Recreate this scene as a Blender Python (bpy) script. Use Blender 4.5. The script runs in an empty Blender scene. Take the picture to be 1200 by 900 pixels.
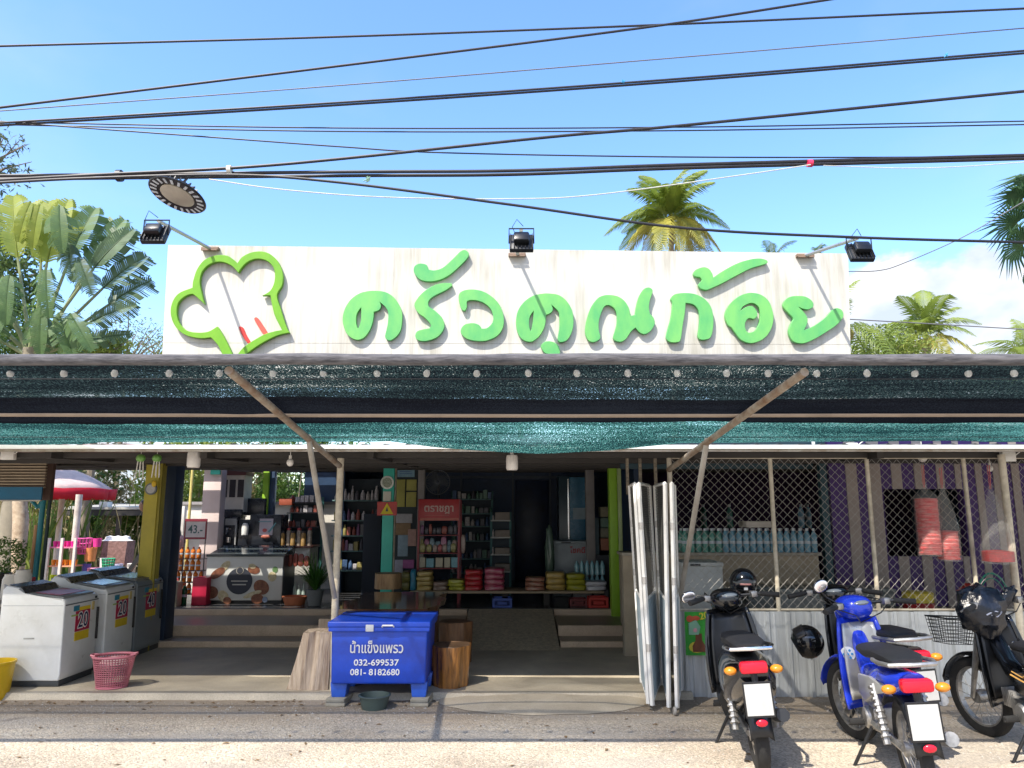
import bpy, bmesh, math, random
from mathutils import Vector, Matrix, noise as mnoise
R = math.radians; PI = math.pi
random.seed(11)
SC = bpy.context.scene
COL = SC.collection

# ------------------------------------------------------------------ camera
F = 867.0; PITCH = math.atan(150.0/F); SN, CS = math.sin(PITCH), math.cos(PITCH); EYE = 1.65
cam_d = bpy.data.cameras.new('camera'); cam = bpy.data.objects.new('camera', cam_d); COL.objects.link(cam)
cam.location = (0, 0, EYE); cam.rotation_euler = (R(90)+PITCH, 0, 0)
cam_d.sensor_width = 36.0; cam_d.lens = 36.0*F/1200.0; cam_d.clip_end = 2000; cam_d.clip_start = 0.05
SC.camera = cam

# ------------------------------------------------------------------ light
SUND = Vector((0.45, 0.60, -1.0)).normalized()
sl = bpy.data.lights.new('sun', 'SUN'); so = bpy.data.objects.new('sun', sl); COL.objects.link(so)
sl.energy = 2.0; sl.angle = R(0.5); sl.color = (1.0, 0.93, 0.82)
so.rotation_euler = SUND.to_track_quat('-Z', 'Y').to_euler()
W = bpy.data.worlds.new('World'); SC.world = W; W.use_nodes = True
def world():
    nt = W.node_tree; N = nt.nodes; L = nt.links; N.clear()
    out = N.new('ShaderNodeOutputWorld'); bg = N.new('ShaderNodeBackground'); sky = N.new('ShaderNodeTexSky')
    sky.sky_type = 'NISHITA'; sky.sun_disc = False; sky.sun_elevation = R(53.1); sky.sun_rotation = math.atan2(-.45, -.6)
    sky.air_density = 1.0; sky.dust_density = 1.0; sky.ozone_density = 2.5
    hs = N.new('ShaderNodeHueSaturation'); hs.inputs['Saturation'].default_value = 1.16; hs.inputs['Hue'].default_value = .504; hs.inputs['Value'].default_value = 0.80
    L.new(sky.outputs[0], hs.inputs['Color'])
    # cumulus bank low in the sky ahead to the right, thin wisps elsewhere
    tc = N.new('ShaderNodeTexCoord'); mp = N.new('ShaderNodeMapping'); mp.inputs['Scale'].default_value = (1, 1, 1.7)
    L.new(tc.outputs['Generated'], mp.inputs[0])
    n1 = N.new('ShaderNodeTexNoise'); n1.inputs['Scale'].default_value = 7.0; n1.inputs['Detail'].default_value = 7; n1.inputs['Roughness'].default_value = .55
    L.new(mp.outputs[0], n1.inputs['Vector'])
    def M(op, a, b=None, c=None):
        m = N.new('ShaderNodeMath'); m.operation = op
        for i, v in enumerate((a, b, c)):
            if v is None: continue
            if isinstance(v, (int, float)): m.inputs[i].default_value = v
            else: L.new(v, m.inputs[i])
        return m.outputs[0]
    sx = N.new('ShaderNodeSeparateXYZ'); L.new(tc.outputs['Generated'], sx.inputs[0])
    az = M('ARCTAN2', sx.outputs[0], sx.outputs[1])
    el = M('ARCSINE', sx.outputs[2])
    def blob(a0, e0, wa, we):
        da = M('DIVIDE', M('SUBTRACT', az, a0), wa); de = M('DIVIDE', M('SUBTRACT', el, e0), we)
        return M('SUBTRACT', 1.0, M('SQRT', M('ADD', M('MULTIPLY', da, da), M('MULTIPLY', de, de))))
    b = blob(.50, .13, .30, .21); b = M('MAXIMUM', b, blob(.66, .10, .30, .19)); b = M('MAXIMUM', b, blob(-.75, .05, .4, .16))
    # unseen cumulus added round the horizon outside the view, to whiten the shade
    bd = M('SUBTRACT', 1.0, M('DIVIDE', M('ABSOLUTE', M('SUBTRACT', el, .22)), .30)); aw = N.new('ShaderNodeMapRange'); aw.inputs[1].default_value = .85; aw.inputs[2].default_value = 1.5; L.new(M('ABSOLUTE', az), aw.inputs[0])
    b = M('MAXIMUM', b, M('SUBTRACT', M('MULTIPLY', M('MULTIPLY', bd, aw.outputs[0]), 1.0), M('MULTIPLY', M('SUBTRACT', 1.0, aw.outputs[0]), 2.0)))
    d = M('ADD', M('MULTIPLY', b, 1.15), M('MULTIPLY', M('SUBTRACT', n1.outputs[0], .5), 1.5))
    cr = N.new('ShaderNodeMapRange'); cr.inputs[1].default_value = .14; cr.inputs[2].default_value = .30; cr.interpolation_type = 'SMOOTHSTEP'
    L.new(d, cr.inputs[0])
    n2 = N.new('ShaderNodeTexNoise'); n2.inputs['Scale'].default_value = 2.6; n2.inputs['Detail'].default_value = 6
    mp2 = N.new('ShaderNodeMapping'); mp2.inputs['Scale'].default_value = (1, 1, 2.2); mp2.inputs['Location'].default_value = (3.1, 1.2, 0)
    L.new(tc.outputs['Generated'], mp2.inputs[0]); L.new(mp2.outputs[0], n2.inputs['Vector'])
    wr = N.new('ShaderNodeMapRange'); wr.inputs[1].default_value = .52; wr.inputs[2].default_value = .78; wr.inputs[4].default_value = .18
    L.new(n2.outputs[0], wr.inputs[0])
    fac = M('MAXIMUM', M('MULTIPLY', cr.outputs[0], .93), wr.outputs[0])
    sh = N.new('ShaderNodeMapRange'); sh.inputs[1].default_value = .40; sh.inputs[2].default_value = .62; n4 = N.new('ShaderNodeTexNoise'); n4.inputs['Scale'].default_value = 11; n4.inputs['Detail'].default_value = 6; L.new(mp.outputs[0], n4.inputs['Vector']); L.new(n4.outputs[0], sh.inputs[0])
    cc = N.new('ShaderNodeMixRGB'); cc.inputs[1].default_value = (1.45, 1.6, 1.85, 1); cc.inputs[2].default_value = (2.15, 2.15, 2.15, 1); L.new(sh.outputs[0], cc.inputs[0])
    mx = N.new('ShaderNodeMixRGB'); L.new(fac, mx.inputs[0]); L.new(hs.outputs[0], mx.inputs[1]); L.new(cc.outputs[0], mx.inputs[2])
    L.new(mx.outputs[0], bg.inputs[0]); bg.inputs[1].default_value = 0.15
    L.new(bg.outputs[0], out.inputs[0])
world()
SC.view_settings.view_transform = 'Standard'; SC.view_settings.look = 'None'
SC.view_settings.gamma = 1.0; SC.view_settings.exposure = 1.88
SC.cycles.max_bounces = 8; SC.cycles.transparent_max_bounces = 24

# ------------------------------------------------------------------ measuring helpers (photo pixel -> point on a real plane)
def ray(px, py):
    u = -(py-450)/F; return ((px-600)/F, CS-SN*u, SN+CS*u)
def P(px, py, Y):
    d = ray(px, py); t = Y/d[1]; return Vector((d[0]*t, Y, EYE+d[2]*t))
def G(px, py, z=0.0):
    d = ray(px, py); t = (z-EYE)/d[2]; return Vector((d[0]*t, d[1]*t, z))
def rc(px0, py0, px1, py1, Y):
    a = P(px0, py0, Y); b = P(px1, py1, Y); c = P(px0, py1, Y); d = P(px1, py0, Y)
    return (a.x+c.x)/2, (b.x+d.x)/2, (b.z+c.z)/2, (a.z+d.z)/2        # x0,x1,z0,z1

# ------------------------------------------------------------------ materials
MATS = {}
def mat(name, col, rough=.6, metal=0.0, var=.12, vs=4.0, bump=0.0, bs=40.0, streak=0.0, spec=.5, trans=0.0, alpha=1.0, emit=None, es=0.0, coat=0.0, col2=None, stretch=None, transl=0.0):
    if name in MATS: return MATS[name]
    m = bpy.data.materials.new(name); m.use_nodes = True; MATS[name] = m
    nt = m.node_tree; N = nt.nodes; L = nt.links; p = N['Principled BSDF']
    tc = N.new('ShaderNodeTexCoord'); mp = N.new('ShaderNodeMapping'); L.new(tc.outputs['Object'], mp.inputs[0])
    if stretch: mp.inputs['Scale'].default_value = stretch
    n = N.new('ShaderNodeTexNoise'); n.inputs['Scale'].default_value = vs; n.inputs['Detail'].default_value = 6; n.inputs['Roughness'].default_value = .65
    L.new(mp.outputs[0], n.inputs['Vector'])
    cr = N.new('ShaderNodeValToRGB'); L.new(n.outputs[0], cr.inputs[0])
    c2 = col2 if col2 else tuple(c*(1-2.0*var) if c*(1-2*var) > 0 else 0 for c in col)
    cr.color_ramp.elements[0].position = .32; cr.color_ramp.elements[0].color = (*c2, 1)
    cr.color_ramp.elements[1].position = .62; cr.color_ramp.elements[1].color = (*col, 1)
    L.new(cr.outputs[0], p.inputs['Base Color'])
    p.inputs['Roughness'].default_value = rough; p.inputs['Metallic'].default_value = metal
    p.inputs['Specular IOR Level'].default_value = spec; p.inputs['Coat Weight'].default_value = coat; p.inputs['Coat Roughness'].default_value = .08
    if trans: p.inputs['Transmission Weight'].default_value = trans; p.inputs['IOR'].default_value = 1.2
    if alpha < 1: p.inputs['Alpha'].default_value = alpha
    if emit: p.inputs['Emission Color'].default_value = (*emit, 1); p.inputs['Emission Strength'].default_value = es
    rr = N.new('ShaderNodeMapRange'); rr.inputs[3].default_value = max(0, rough-.08); rr.inputs[4].default_value = min(1, rough+.12); L.new(n.outputs[0], rr.inputs[0]); L.new(rr.outputs[0], p.inputs['Roughness'])
    if bump:
        nb = N.new('ShaderNodeTexNoise'); nb.inputs['Scale'].default_value = bs; nb.inputs['Detail'].default_value = 4; L.new(mp.outputs[0], nb.inputs['Vector'])
        b = N.new('ShaderNodeBump'); b.inputs['Strength'].default_value = bump; b.inputs['Distance'].default_value = .01
        L.new(nb.outputs[0], b.inputs['Height']); L.new(b.outputs[0], p.inputs['Normal'])
    if transl:
        t = N.new('ShaderNodeBsdfTranslucent'); L.new(cr.outputs[0], t.inputs[0]); mx = N.new('ShaderNodeMixShader'); mx.inputs[0].default_value = transl
        L.new(p.outputs[0], mx.inputs[1]); L.new(t.outputs[0], mx.inputs[2]); L.new(mx.outputs[0], N['Material Output'].inputs[0])
    return m
def C(name, r, g, b, **k): return mat(name, (r, g, b), **k)
white_paint = C('white_paint', .78, .78, .74, rough=.45, var=.06, col2=(.6, .57, .5), vs=6)
cream_paint = C('cream_paint', .62, .57, .47, rough=.55, var=.12, bump=.1)
old_steel = C('old_steel_tube', .40, .36, .29, rough=.55, col2=(.24, .18, .12), vs=9, bump=.15)
dark_metal = C('dark_metal', .03, .032, .036, rough=.4, metal=.3, var=.2)
black_plastic = C('black_plastic', .012, .013, .015, rough=.32, var=.2)
gloss_black = C('gloss_black', .006, .007, .009, rough=.12, var=.1, coat=.6)
rubber = C('tyre_rubber', .02, .02, .02, rough=.85, bump=.3, bs=90)
chrome = C('chrome', .75, .75, .75, rough=.12, metal=1.0, var=.05)
alu = C('cast_aluminium', .45, .44, .42, rough=.4, metal=.8, var=.2, vs=20)
cloth_black = C('seat_vinyl', .014, .014, .016, rough=.5, bump=.2, bs=160)

# ------------------------------------------------------------------ object helpers
def props(o, label=None, cat=None, group=None, kind=None):
    if label: o['label'] = label
    if cat: o['category'] = cat
    if group: o['group'] = group
    if kind: o['kind'] = kind
    return o
def thing(name, label, cat, loc=(0, 0, 0), rz=0.0, group=None, rx=0.0, ry=0.0):
    o = bpy.data.objects.new(name, None); COL.objects.link(o); o.location = loc; o.rotation_euler = (rx, ry, rz); o.empty_display_size = .1
    return props(o, label, cat, group)
def meshobj(name, me, m, parent=None, loc=None, rot=None):
    o = bpy.data.objects.new(name, me); COL.objects.link(o)
    if m is not None and not me.materials: me.materials.append(m)
    if parent: o.parent = parent
    if loc is not None: o.location = loc
    if rot is not None: o.rotation_euler = rot
    return o
def copy_tree(o, parent=None, loc=None, rz=None, label=None):
    c = o.copy(); COL.objects.link(c)
    if parent: c.parent = parent
    if loc is not None: c.location = loc
    if rz is not None: c.rotation_euler[2] = rz
    if label: c['label'] = label
    for ch in list(o.children): copy_tree(ch, c)
    return c

class B:
    """collects shapes into one mesh"""
    def __init__(s): s.bm = bmesh.new()
    def _x(s, vs, mtx):
        if mtx is not None: bmesh.ops.transform(s.bm, matrix=mtx, verts=vs)
    def box(s, x0, x1, y0, y1, z0, z1, bev=0.0, seg=2, mtx=None):
        r = bmesh.ops.create_cube(s.bm, size=1.0); vs = r['verts']
        bmesh.ops.transform(s.bm, matrix=Matrix.Translation(((x0+x1)/2, (y0+y1)/2, (z0+z1)/2)) @ Matrix.Diagonal((abs(x1-x0), abs(y1-y0), abs(z1-z0), 1)), verts=vs)
        if bev > 0:
            es = list({e for v in vs for e in v.link_edges})
            rr = bmesh.ops.bevel(s.bm, geom=es, offset=bev, segments=seg, affect='EDGES', profile=.5)
            vs = list({v for f in rr['faces'] for v in f.verts} | {v for v in vs if v.is_valid})
        s._x(vs, mtx); return s
    def tube(s, pts, r, seg=8, cap=True, mtx=None):
        pts = [Vector(p) for p in pts]; n = len(pts); rs = r if isinstance(r, (list, tuple)) else [r]*n
        rings = []; up = None
        for i in range(n):
            t = (pts[min(i+1, n-1)]-pts[max(i-1, 0)])
            if t.length < 1e-9: t = Vector((0, 0, 1))
            t.normalize()
            if up is None:
                up = Vector((0, 0, 1)) if abs(t.z) < .9 else Vector((1, 0, 0))
            a = t.cross(up); a.normalize(); b = a.cross(t); up = b.copy()
            rings.append([s.bm.verts.new(pts[i]+(a*math.cos(2*PI*k/seg)+b*math.sin(2*PI*k/seg))*rs[i]) for k in range(seg)])
        for i in range(n-1):
            for k in range(seg):
                s.bm.faces.new((rings[i][k], rings[i][(k+1) % seg], rings[i+1][(k+1) % seg], rings[i+1][k]))
        if cap: s.bm.faces.new(rings[0][::-1]); s.bm.faces.new(rings[-1])
        s._x([v for rg in rings for v in rg], mtx); return s
    def lathe(s, prof, seg=20, mtx=None, wob=None):
        rings = []; allv = []
        for (r, z) in prof:
            if r < 1e-6: v = s.bm.verts.new((0, 0, z)); rings.append([v]); allv.append(v)
            else:
                rg = []
                for k in range(seg):
                    a = 2*PI*k/seg; q = r*(wob(a, z) if wob else 1)
                    rg.append(s.bm.verts.new((q*math.cos(a), q*math.sin(a), z)))
                rings.append(rg); allv += rg
        for a, b in zip(rings, rings[1:]):
            for k in range(seg):
                k2 = (k+1) % seg
                if len(a) == 1 and len(b) == 1: continue
                if len(a) == 1: s.bm.faces.new((a[0], b[k2], b[k]))
                elif len(b) == 1: s.bm.faces.new((a[k], a[k2], b[0]))
                else: s.bm.faces.new((a[k], a[k2], b[k2], b[k]))
        s._x(allv, mtx); return s
    def prism(s, poly, y0, y1, mtx=None, bev=0.0, seg=2):
        """poly in (x,z), extruded along y"""
        a = [s.bm.verts.new((x, y0, z)) for x, z in poly]; b = [s.bm.verts.new((x, y1, z)) for x, z in poly]
        n = len(poly); fs = [s.bm.faces.new(a), s.bm.faces.new(b[::-1])]
        for i in range(n): fs.append(s.bm.faces.new((a[i], b[i], b[(i+1) % n], a[(i+1) % n])))
        vs = a+b
        if bev:
            es = list({e for f in fs for e in f.edges}); rr = bmesh.ops.bevel(s.bm, geom=es, offset=bev, segments=seg, affect='EDGES', profile=.5)
            vs = list({v for f in rr['faces'] for v in f.verts} | {v for v in vs if v.is_valid})
        s._x(vs, mtx); return s
    def loft(s, secs, seg=12, mtx=None, e=2.0):
        """secs: (centre, half width x, half height, axis 'y' sections in XZ) superellipse rings"""
        rings = []
        for (c, w, h) in secs:
            rg = []
            for k in range(seg):
                a = 2*PI*k/seg; ca, sa = math.cos(a), math.sin(a)
                rg.append(s.bm.verts.new((c[0]+w*math.copysign(abs(ca)**(2/e), ca), c[1], c[2]+h*math.copysign(abs(sa)**(2/e), sa))))
            rings.append(rg)
        for a, b in zip(rings, rings[1:]):
            for k in range(seg): s.bm.faces.new((a[k], a[(k+1) % seg], b[(k+1) % seg], b[k]))
        s.bm.faces.new(rings[0][::-1]); s.bm.faces.new(rings[-1])
        s._x([v for r in rings for v in r], mtx); return s
    def ell(s, c, rx, ry, rz, seg=14, rings=8, e=1.0, mtx=None):
        r = bmesh.ops.create_uvsphere(s.bm, u_segments=seg, v_segments=rings, radius=1.0); vs = r['verts']
        if e != 1.0:
            for v in vs: v.co = Vector([math.copysign(abs(q)**e, q) for q in v.co])
        bmesh.ops.transform(s.bm, matrix=Matrix.Translation(c) @ Matrix.Diagonal((rx, ry, rz, 1)), verts=vs)
        s._x(vs, mtx); return s
    def quad(s, a, b, c, d):
        s.bm.faces.new([s.bm.verts.new(Vector(p)) for p in (a, b, c, d)]); return s
    def grid(s, fn, nu, nv):
        g = [[s.bm.verts.new(fn(i/nu, j/nv)) for j in range(nv+1)] for i in range(nu+1)]
        for i in range(nu):
            for j in range(nv): s.bm.faces.new((g[i][j], g[i+1][j], g[i+1][j+1], g[i][j+1]))
        return s
    def obj(s, name, m, parent=None, smooth=True, thick=0.0, label=None, cat=None, group=None, kind=None, loc=None, rot=None):
        bmesh.ops.recalc_face_normals(s.bm, faces=s.bm.faces)
        me = bpy.data.meshes.new(name); s.bm.to_mesh(me); s.bm.free()
        if smooth:
            me.polygons.foreach_set('use_smooth', [True]*len(me.polygons)); 
            try: me.set_sharp_from_angle(angle=R(38))
            except Exception: pass
        o = meshobj(name, me, m, parent, loc, rot)
        if thick:
            md = o.modifiers.new('thickness', 'SOLIDIFY'); md.thickness = thick; md.offset = 0
        return props(o, label, cat, group, kind)
def T3(x, y, z): return Matrix.Translation((x, y, z))
def RX(a): return Matrix.Rotation(a, 4, 'X')
def RY(a): return Matrix.Rotation(a, 4, 'Y')
def RZ(a): return Matrix.Rotation(a, 4, 'Z')

def from_curve(cu, name):
    o = bpy.data.objects.new('tmp', cu); COL.objects.link(o)
    dg = bpy.context.evaluated_depsgraph_get(); me = bpy.data.meshes.new_from_object(o.evaluated_get(dg)); me.name = name
    bpy.data.objects.remove(o); return me
def smooth_loop(pts, n=6):
    """closed Catmull-Rom through pts; a point with a third value stays a corner"""
    out = []; m = len(pts)
    for i in range(m):
        p0, p1, p2, p3 = pts[i-1], pts[i], pts[(i+1) % m], pts[(i+2) % m]
        a = Vector(p1[:2]); b = Vector(p2[:2])
        t1 = (b-Vector(p0[:2]))*.5 if len(p1) < 3 else (b-a)*.5
        t2 = (Vector(p3[:2])-a)*.5 if len(p2) < 3 else (b-a)*.5
        for k in range(n):
            t = k/n; out.append(a*(2*t**3-3*t*t+1)+t1*(t**3-2*t*t+t)+b*(-2*t**3+3*t*t)+t2*(t**3-t*t))
    return out
def flat_shape(name, loops, depth, m, parent, y, bevel=.004, label=None):
    """loops of world (x,z); cut-out of that outline standing in the XZ plane, its front face at y-depth"""
    cu = bpy.data.curves.new(name, 'CURVE'); cu.dimensions = '2D'; cu.fill_mode = 'BOTH'; cu.extrude = depth/2; cu.bevel_depth = bevel; cu.bevel_resolution = 1; cu.offset = -bevel
    for lp in loops:
        sp = cu.splines.new('POLY'); sp.points.add(len(lp)-1); sp.use_cyclic_u = True
        for i, p in enumerate(lp): sp.points[i].co = (p[0], p[1], 0, 1)
    me = from_curve(cu, name); me.transform(Matrix.Translation((0, y-depth/2, 0)) @ RX(R(90)))
    me.materials.clear(); o = meshobj(name, me, m, parent); return props(o, label)
def text(name, body, size, m, parent, loc, rot=(R(90), 0, 0), ext=.001, sx=1.0, bold=0.0, align='CENTER', label=None):
    cu = bpy.data.curves.new(name, 'FONT'); cu.body = body; cu.size = size; cu.extrude = ext; cu.align_x = align; cu.align_y = 'CENTER'; cu.offset = bold; cu.resolution_u = 3
    me = from_curve(cu, name); me.transform(Matrix.Diagonal((sx, 1, 1, 1))); me.materials.clear()
    return props(meshobj(name, me, m, parent, loc, rot), label)

# ================================================================== GROUND
def ground_mat():
    m = bpy.data.materials.new('gravel_ground'); m.use_nodes = True; nt = m.node_tree; N = nt.nodes; L = nt.links; p = N['Principled BSDF']
    tc = N.new('ShaderNodeTexCoord'); sx = N.new('ShaderNodeSeparateXYZ'); L.new(tc.outputs['Object'], sx.inputs[0])
    v = N.new('ShaderNodeTexVoronoi'); v.inputs['Scale'].default_value = 75; v.inputs['Randomness'].default_value = 1; L.new(tc.outputs['Object'], v.inputs['Vector'])
    cr = N.new('ShaderNodeValToRGB'); L.new(v.outputs['Color'], cr.inputs[0]); e = cr.color_ramp.elements
    e[0].position = .1; e[0].color = (.32, .275, .215, 1); e[1].position = .9; e[1].color = (.62, .53, .41, 1)
    n = N.new('ShaderNodeTexNoise'); n.inputs['Scale'].default_value = 1.1; n.inputs['Detail'].default_value = 8; L.new(tc.outputs['Object'], n.inputs['Vector'])
    n3 = N.new('ShaderNodeTexNoise'); n3.inputs['Scale'].default_value = 28; n3.inputs['Detail'].default_value = 6; n3.inputs['Roughness'].default_value = .8; L.new(tc.outputs['Object'], n3.inputs['Vector'])
    # brown damp dirt washed up along the slab, grey fine gravel further out
    ad = N.new('ShaderNodeMath'); ad.operation = 'MULTIPLY_ADD'; L.new(n.outputs[0], ad.inputs[0]); ad.inputs[1].default_value = 1.5; L.new(sx.outputs[1], ad.inputs[2])
    mr = N.new('ShaderNodeMapRange'); mr.inputs[1].default_value = 6.95; mr.inputs[2].default_value = 7.3; mr.inputs[4].default_value = .75; L.new(ad.outputs[0], mr.inputs[0])
    mx = N.new('ShaderNodeMixRGB'); L.new(mr.outputs[0], mx.inputs[0]); L.new(cr.outputs[0], mx.inputs[1]); mx.inputs[2].default_value = (.27, .21, .15, 1)
    mx2 = N.new('ShaderNodeMixRGB'); mx2.blend_type = 'OVERLAY'; mx2.inputs[0].default_value = .55; L.new(mx.outputs[0], mx2.inputs[1]); L.new(n3.outputs[0], mx2.inputs[2])
    mx3 = N.new('ShaderNodeMixRGB'); mx3.blend_type = 'OVERLAY'; mx3.inputs[0].default_value = .7; L.new(mx2.outputs[0], mx3.inputs[1]); L.new(n.outputs[0], mx3.inputs[2])
    # greyer worn wheel tracks running along the frontage and small dark oil spots
    mt = N.new('ShaderNodeMapping'); mt.inputs['Scale'].default_value = (.35, 1.2, 1); L.new(tc.outputs['Object'], mt.inputs[0])
    nt2 = N.new('ShaderNodeTexNoise'); nt2.inputs['Scale'].default_value = 2.2; nt2.inputs['Detail'].default_value = 5; L.new(mt.outputs[0], nt2.inputs['Vector'])
    r2 = N.new('ShaderNodeMapRange'); r2.inputs[1].default_value = .50; r2.inputs[2].default_value = .64; r2.inputs[4].default_value = .5; L.new(nt2.outputs[0], r2.inputs[0])
    m4 = N.new('ShaderNodeMixRGB'); L.new(r2.outputs[0], m4.inputs[0]); L.new(mx3.outputs[0], m4.inputs[1]); m4.inputs[2].default_value = (.36, .33, .29, 1)
    no = N.new('ShaderNodeTexNoise'); no.inputs['Scale'].default_value = 3.1; no.inputs['Detail'].default_value = 2; L.new(tc.outputs['Object'], no.inputs['Vector'])
    r3 = N.new('ShaderNodeMapRange'); r3.inputs[1].default_value = .70; r3.inputs[2].default_value = .76; r3.inputs[4].default_value = .45; L.new(no.outputs[0], r3.inputs[0])
    m5 = N.new('ShaderNodeMixRGB'); L.new(r3.outputs[0], m5.inputs[0]); L.new(m4.outputs[0], m5.inputs[1]); m5.inputs[2].default_value = (.12, .10, .085, 1)
    L.new(m5.outputs[0], p.inputs['Base Color']); p.inputs['Roughness'].default_value = .93
    b = N.new('ShaderNodeBump'); b.inputs['Strength'].default_value = .5; b.inputs['Distance'].default_value = .012; L.new(v.outputs['Distance'], b.inputs['Height']); b.invert = True
    L.new(b.outputs[0], p.inputs['Normal']); return m
gm = ground_mat()
b = B(); S = 500
b.quad((-S, -60, 0), (S, -60, 0), (S, S, 0), (-S, S, 0)); b.obj('ground', gm, kind='structure', smooth=False)
# loose pebbles near the slab and in the sun
def pebbles():
    rnd = random.Random(5); vs = []; fs = []
    for i in range(5200):
        x = rnd.uniform(-4.6, 5.2); y = 5.0+rnd.random()**1.2*2.2
        if y > 6.9 and -4.7 < x < 1.6: y -= 1.0
        r = rnd.uniform(.003, .009)*(1.9 if rnd.random() < .06 else 1)
        k = len(vs); a0 = rnd.uniform(0, PI)
        for j in range(5):
            a = a0+2*PI*j/5; vs.append((x+r*math.cos(a)*rnd.uniform(.7, 1.2), y+r*math.sin(a)*rnd.uniform(.7, 1.2), 0))
        vs.append((x+r*.2, y, r*rnd.uniform(.5, .9)))
        for j in range(5): fs.append((k+j, k+(j+1) % 5, k+5))
    me = bpy.data.meshes.new('pebbles'); me.from_pydata(vs, [], fs); me.update()
    props(meshobj('pebbles', me, C('pebble_stone', .50, .46, .40, rough=.9, var=.3, vs=60)), 'loose pale gravel stones scattered over the ground', 'gravel', kind='stuff')
pebbles()
def fallen_leaves():
    rnd = random.Random(8); vs = []; fs = []
    for i in range(170):
        x = rnd.uniform(-4.6, 1.7); y = rnd.choice((rnd.uniform(5.2, 6.9), rnd.gauss(6.86, .05))); a = rnd.uniform(0, 2*PI); l = rnd.uniform(.012, .032); k = len(vs)
        c, s_ = math.cos(a), math.sin(a)
        vs.extend([(x-c*l, y-s_*l, .004), (x-s_*l*.35, y+c*l*.35, .012), (x+c*l, y+s_*l, .006), (x+s_*l*.35, y-c*l*.35, .009)]); fs.append((k, k+1, k+2, k+3))
    me = bpy.data.meshes.new('fallen_leaves'); me.from_pydata(vs, [], fs); me.update()
    props(meshobj('fallen_leaves', me, C('dry_leaf', .26, .16, .07, rough=.8, var=.3, vs=9)), 'small dry brown leaves scattered along the edge of the slab', 'leaves', kind='stuff')
fallen_leaves()

def concrete(name, base, dark, sc=1.6, rough=.6, spec=.4):
    m = bpy.data.materials.new(name); m.use_nodes = True; nt = m.node_tree; N = nt.nodes; L = nt.links; p = N['Principled BSDF']
    tc = N.new('ShaderNodeTexCoord')
    n = N.new('ShaderNodeTexNoise'); n.inputs['Scale'].default_value = sc; n.inputs['Detail'].default_value = 9; n.inputs['Roughness'].default_value = .62; n.inputs['Distortion'].default_value = .6; L.new(tc.outputs['Object'], n.inputs['Vector'])
    cr = N.new('ShaderNodeValToRGB'); L.new(n.outputs[0], cr.inputs[0]); e = cr.color_ramp.elements; e[0].position = .34; e[0].color = (*dark, 1); e[1].position = .64; e[1].color = (*base, 1)
    n2 = N.new('ShaderNodeTexNoise'); n2.inputs['Scale'].default_value = 90; n2.inputs['Detail'].default_value = 3; L.new(tc.outputs['Object'], n2.inputs['Vector'])
    mx = N.new('ShaderNodeMixRGB'); mx.blend_type = 'OVERLAY'; mx.inputs[0].default_value = .35; L.new(cr.outputs[0], mx.inputs[1]); L.new(n2.outputs[0], mx.inputs[2])
    L.new(mx.outputs[0], p.inputs['Base Color'])
    rr = N.new('ShaderNodeMapRange'); rr.inputs[3].default_value = rough-.15; rr.inputs[4].default_value = rough+.15; L.new(n.outputs[0], rr.inputs[0]); L.new(rr.outputs[0], p.inputs['Roughness'])
    p.inputs['Specular IOR Level'].default_value = spec
    b = N.new('ShaderNodeBump'); b.inputs['Strength'].default_value = .25; b.inputs['Distance'].default_value = .004; L.new(n2.outputs[0], b.inputs['Height']); L.new(b.outputs[0], p.inputs['Normal'])
    return m
slab_m = concrete('slab_concrete', (.55, .48, .36), (.36, .31, .235))
step_m = concrete('step_terrazzo', (.62, .48, .35), (.48, .37, .26), 2.5)
tread_m = concrete('tread_dark_screed', (.34, .275, .21), (.22, .18, .14), 1.8, .35, .5)
ramp_m = concrete('ramp_pebble_concrete', (.54, .46, .33), (.32, .27, .19), 22, .8)
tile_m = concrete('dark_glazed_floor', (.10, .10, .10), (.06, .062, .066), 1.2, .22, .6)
XR = 1.62        # right end of the slab, at the fence
# slab, front edge broken and uneven
def slab():
    b = B(); n = 90; x0, x1 = -9.0, XR; top = []; bot = []; back = []
    for i in range(n+1):
        x = x0+(x1-x0)*i/n; yf = 6.98+.035*mnoise.noise(Vector((x*2.1, 0, 0)))+.02*mnoise.noise(Vector((x*9, 3, 0)))
        top.append(b.bm.verts.new((x, yf+.02, .055))); bot.append(b.bm.verts.new((x, yf-.02, -.01))); back.append(b.bm.verts.new((x, 9.3, .058)))
    for i in range(n):
        b.bm.faces.new((bot[i], bot[i+1], top[i+1], top[i])); b.bm.faces.new((top[i], top[i+1], back[i+1], back[i]))
    b.obj('pavement', slab_m, kind='structure')
slab()
# thin half round concrete apron poured in front of the entrance
def apron():
    b = B(); c = b.bm.verts.new((.28, 7.02, .05)); ring = []
    for i in range(41):
        a = PI+PI*i/40; w = 1+.05*mnoise.noise(Vector((i*.3, 0, 1)))
        ring.append(b.bm.verts.new((.28+.98*math.cos(a)*w, 7.03+.56*math.sin(a)*w, .004)))
    mid = [b.bm.verts.new((.28+(v.co.x-.28)*.72, 7.03+(v.co.y-7.03)*.72, .034)) for v in ring]
    for i in range(40):
        b.bm.faces.new((ring[i], ring[i+1], mid[i+1], mid[i])); b.bm.faces.new((mid[i], mid[i+1], c))
    b.obj('path', concrete('apron_concrete', (.56, .48, .36), (.44, .37, .27), 2), kind='structure')
apron()
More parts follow.
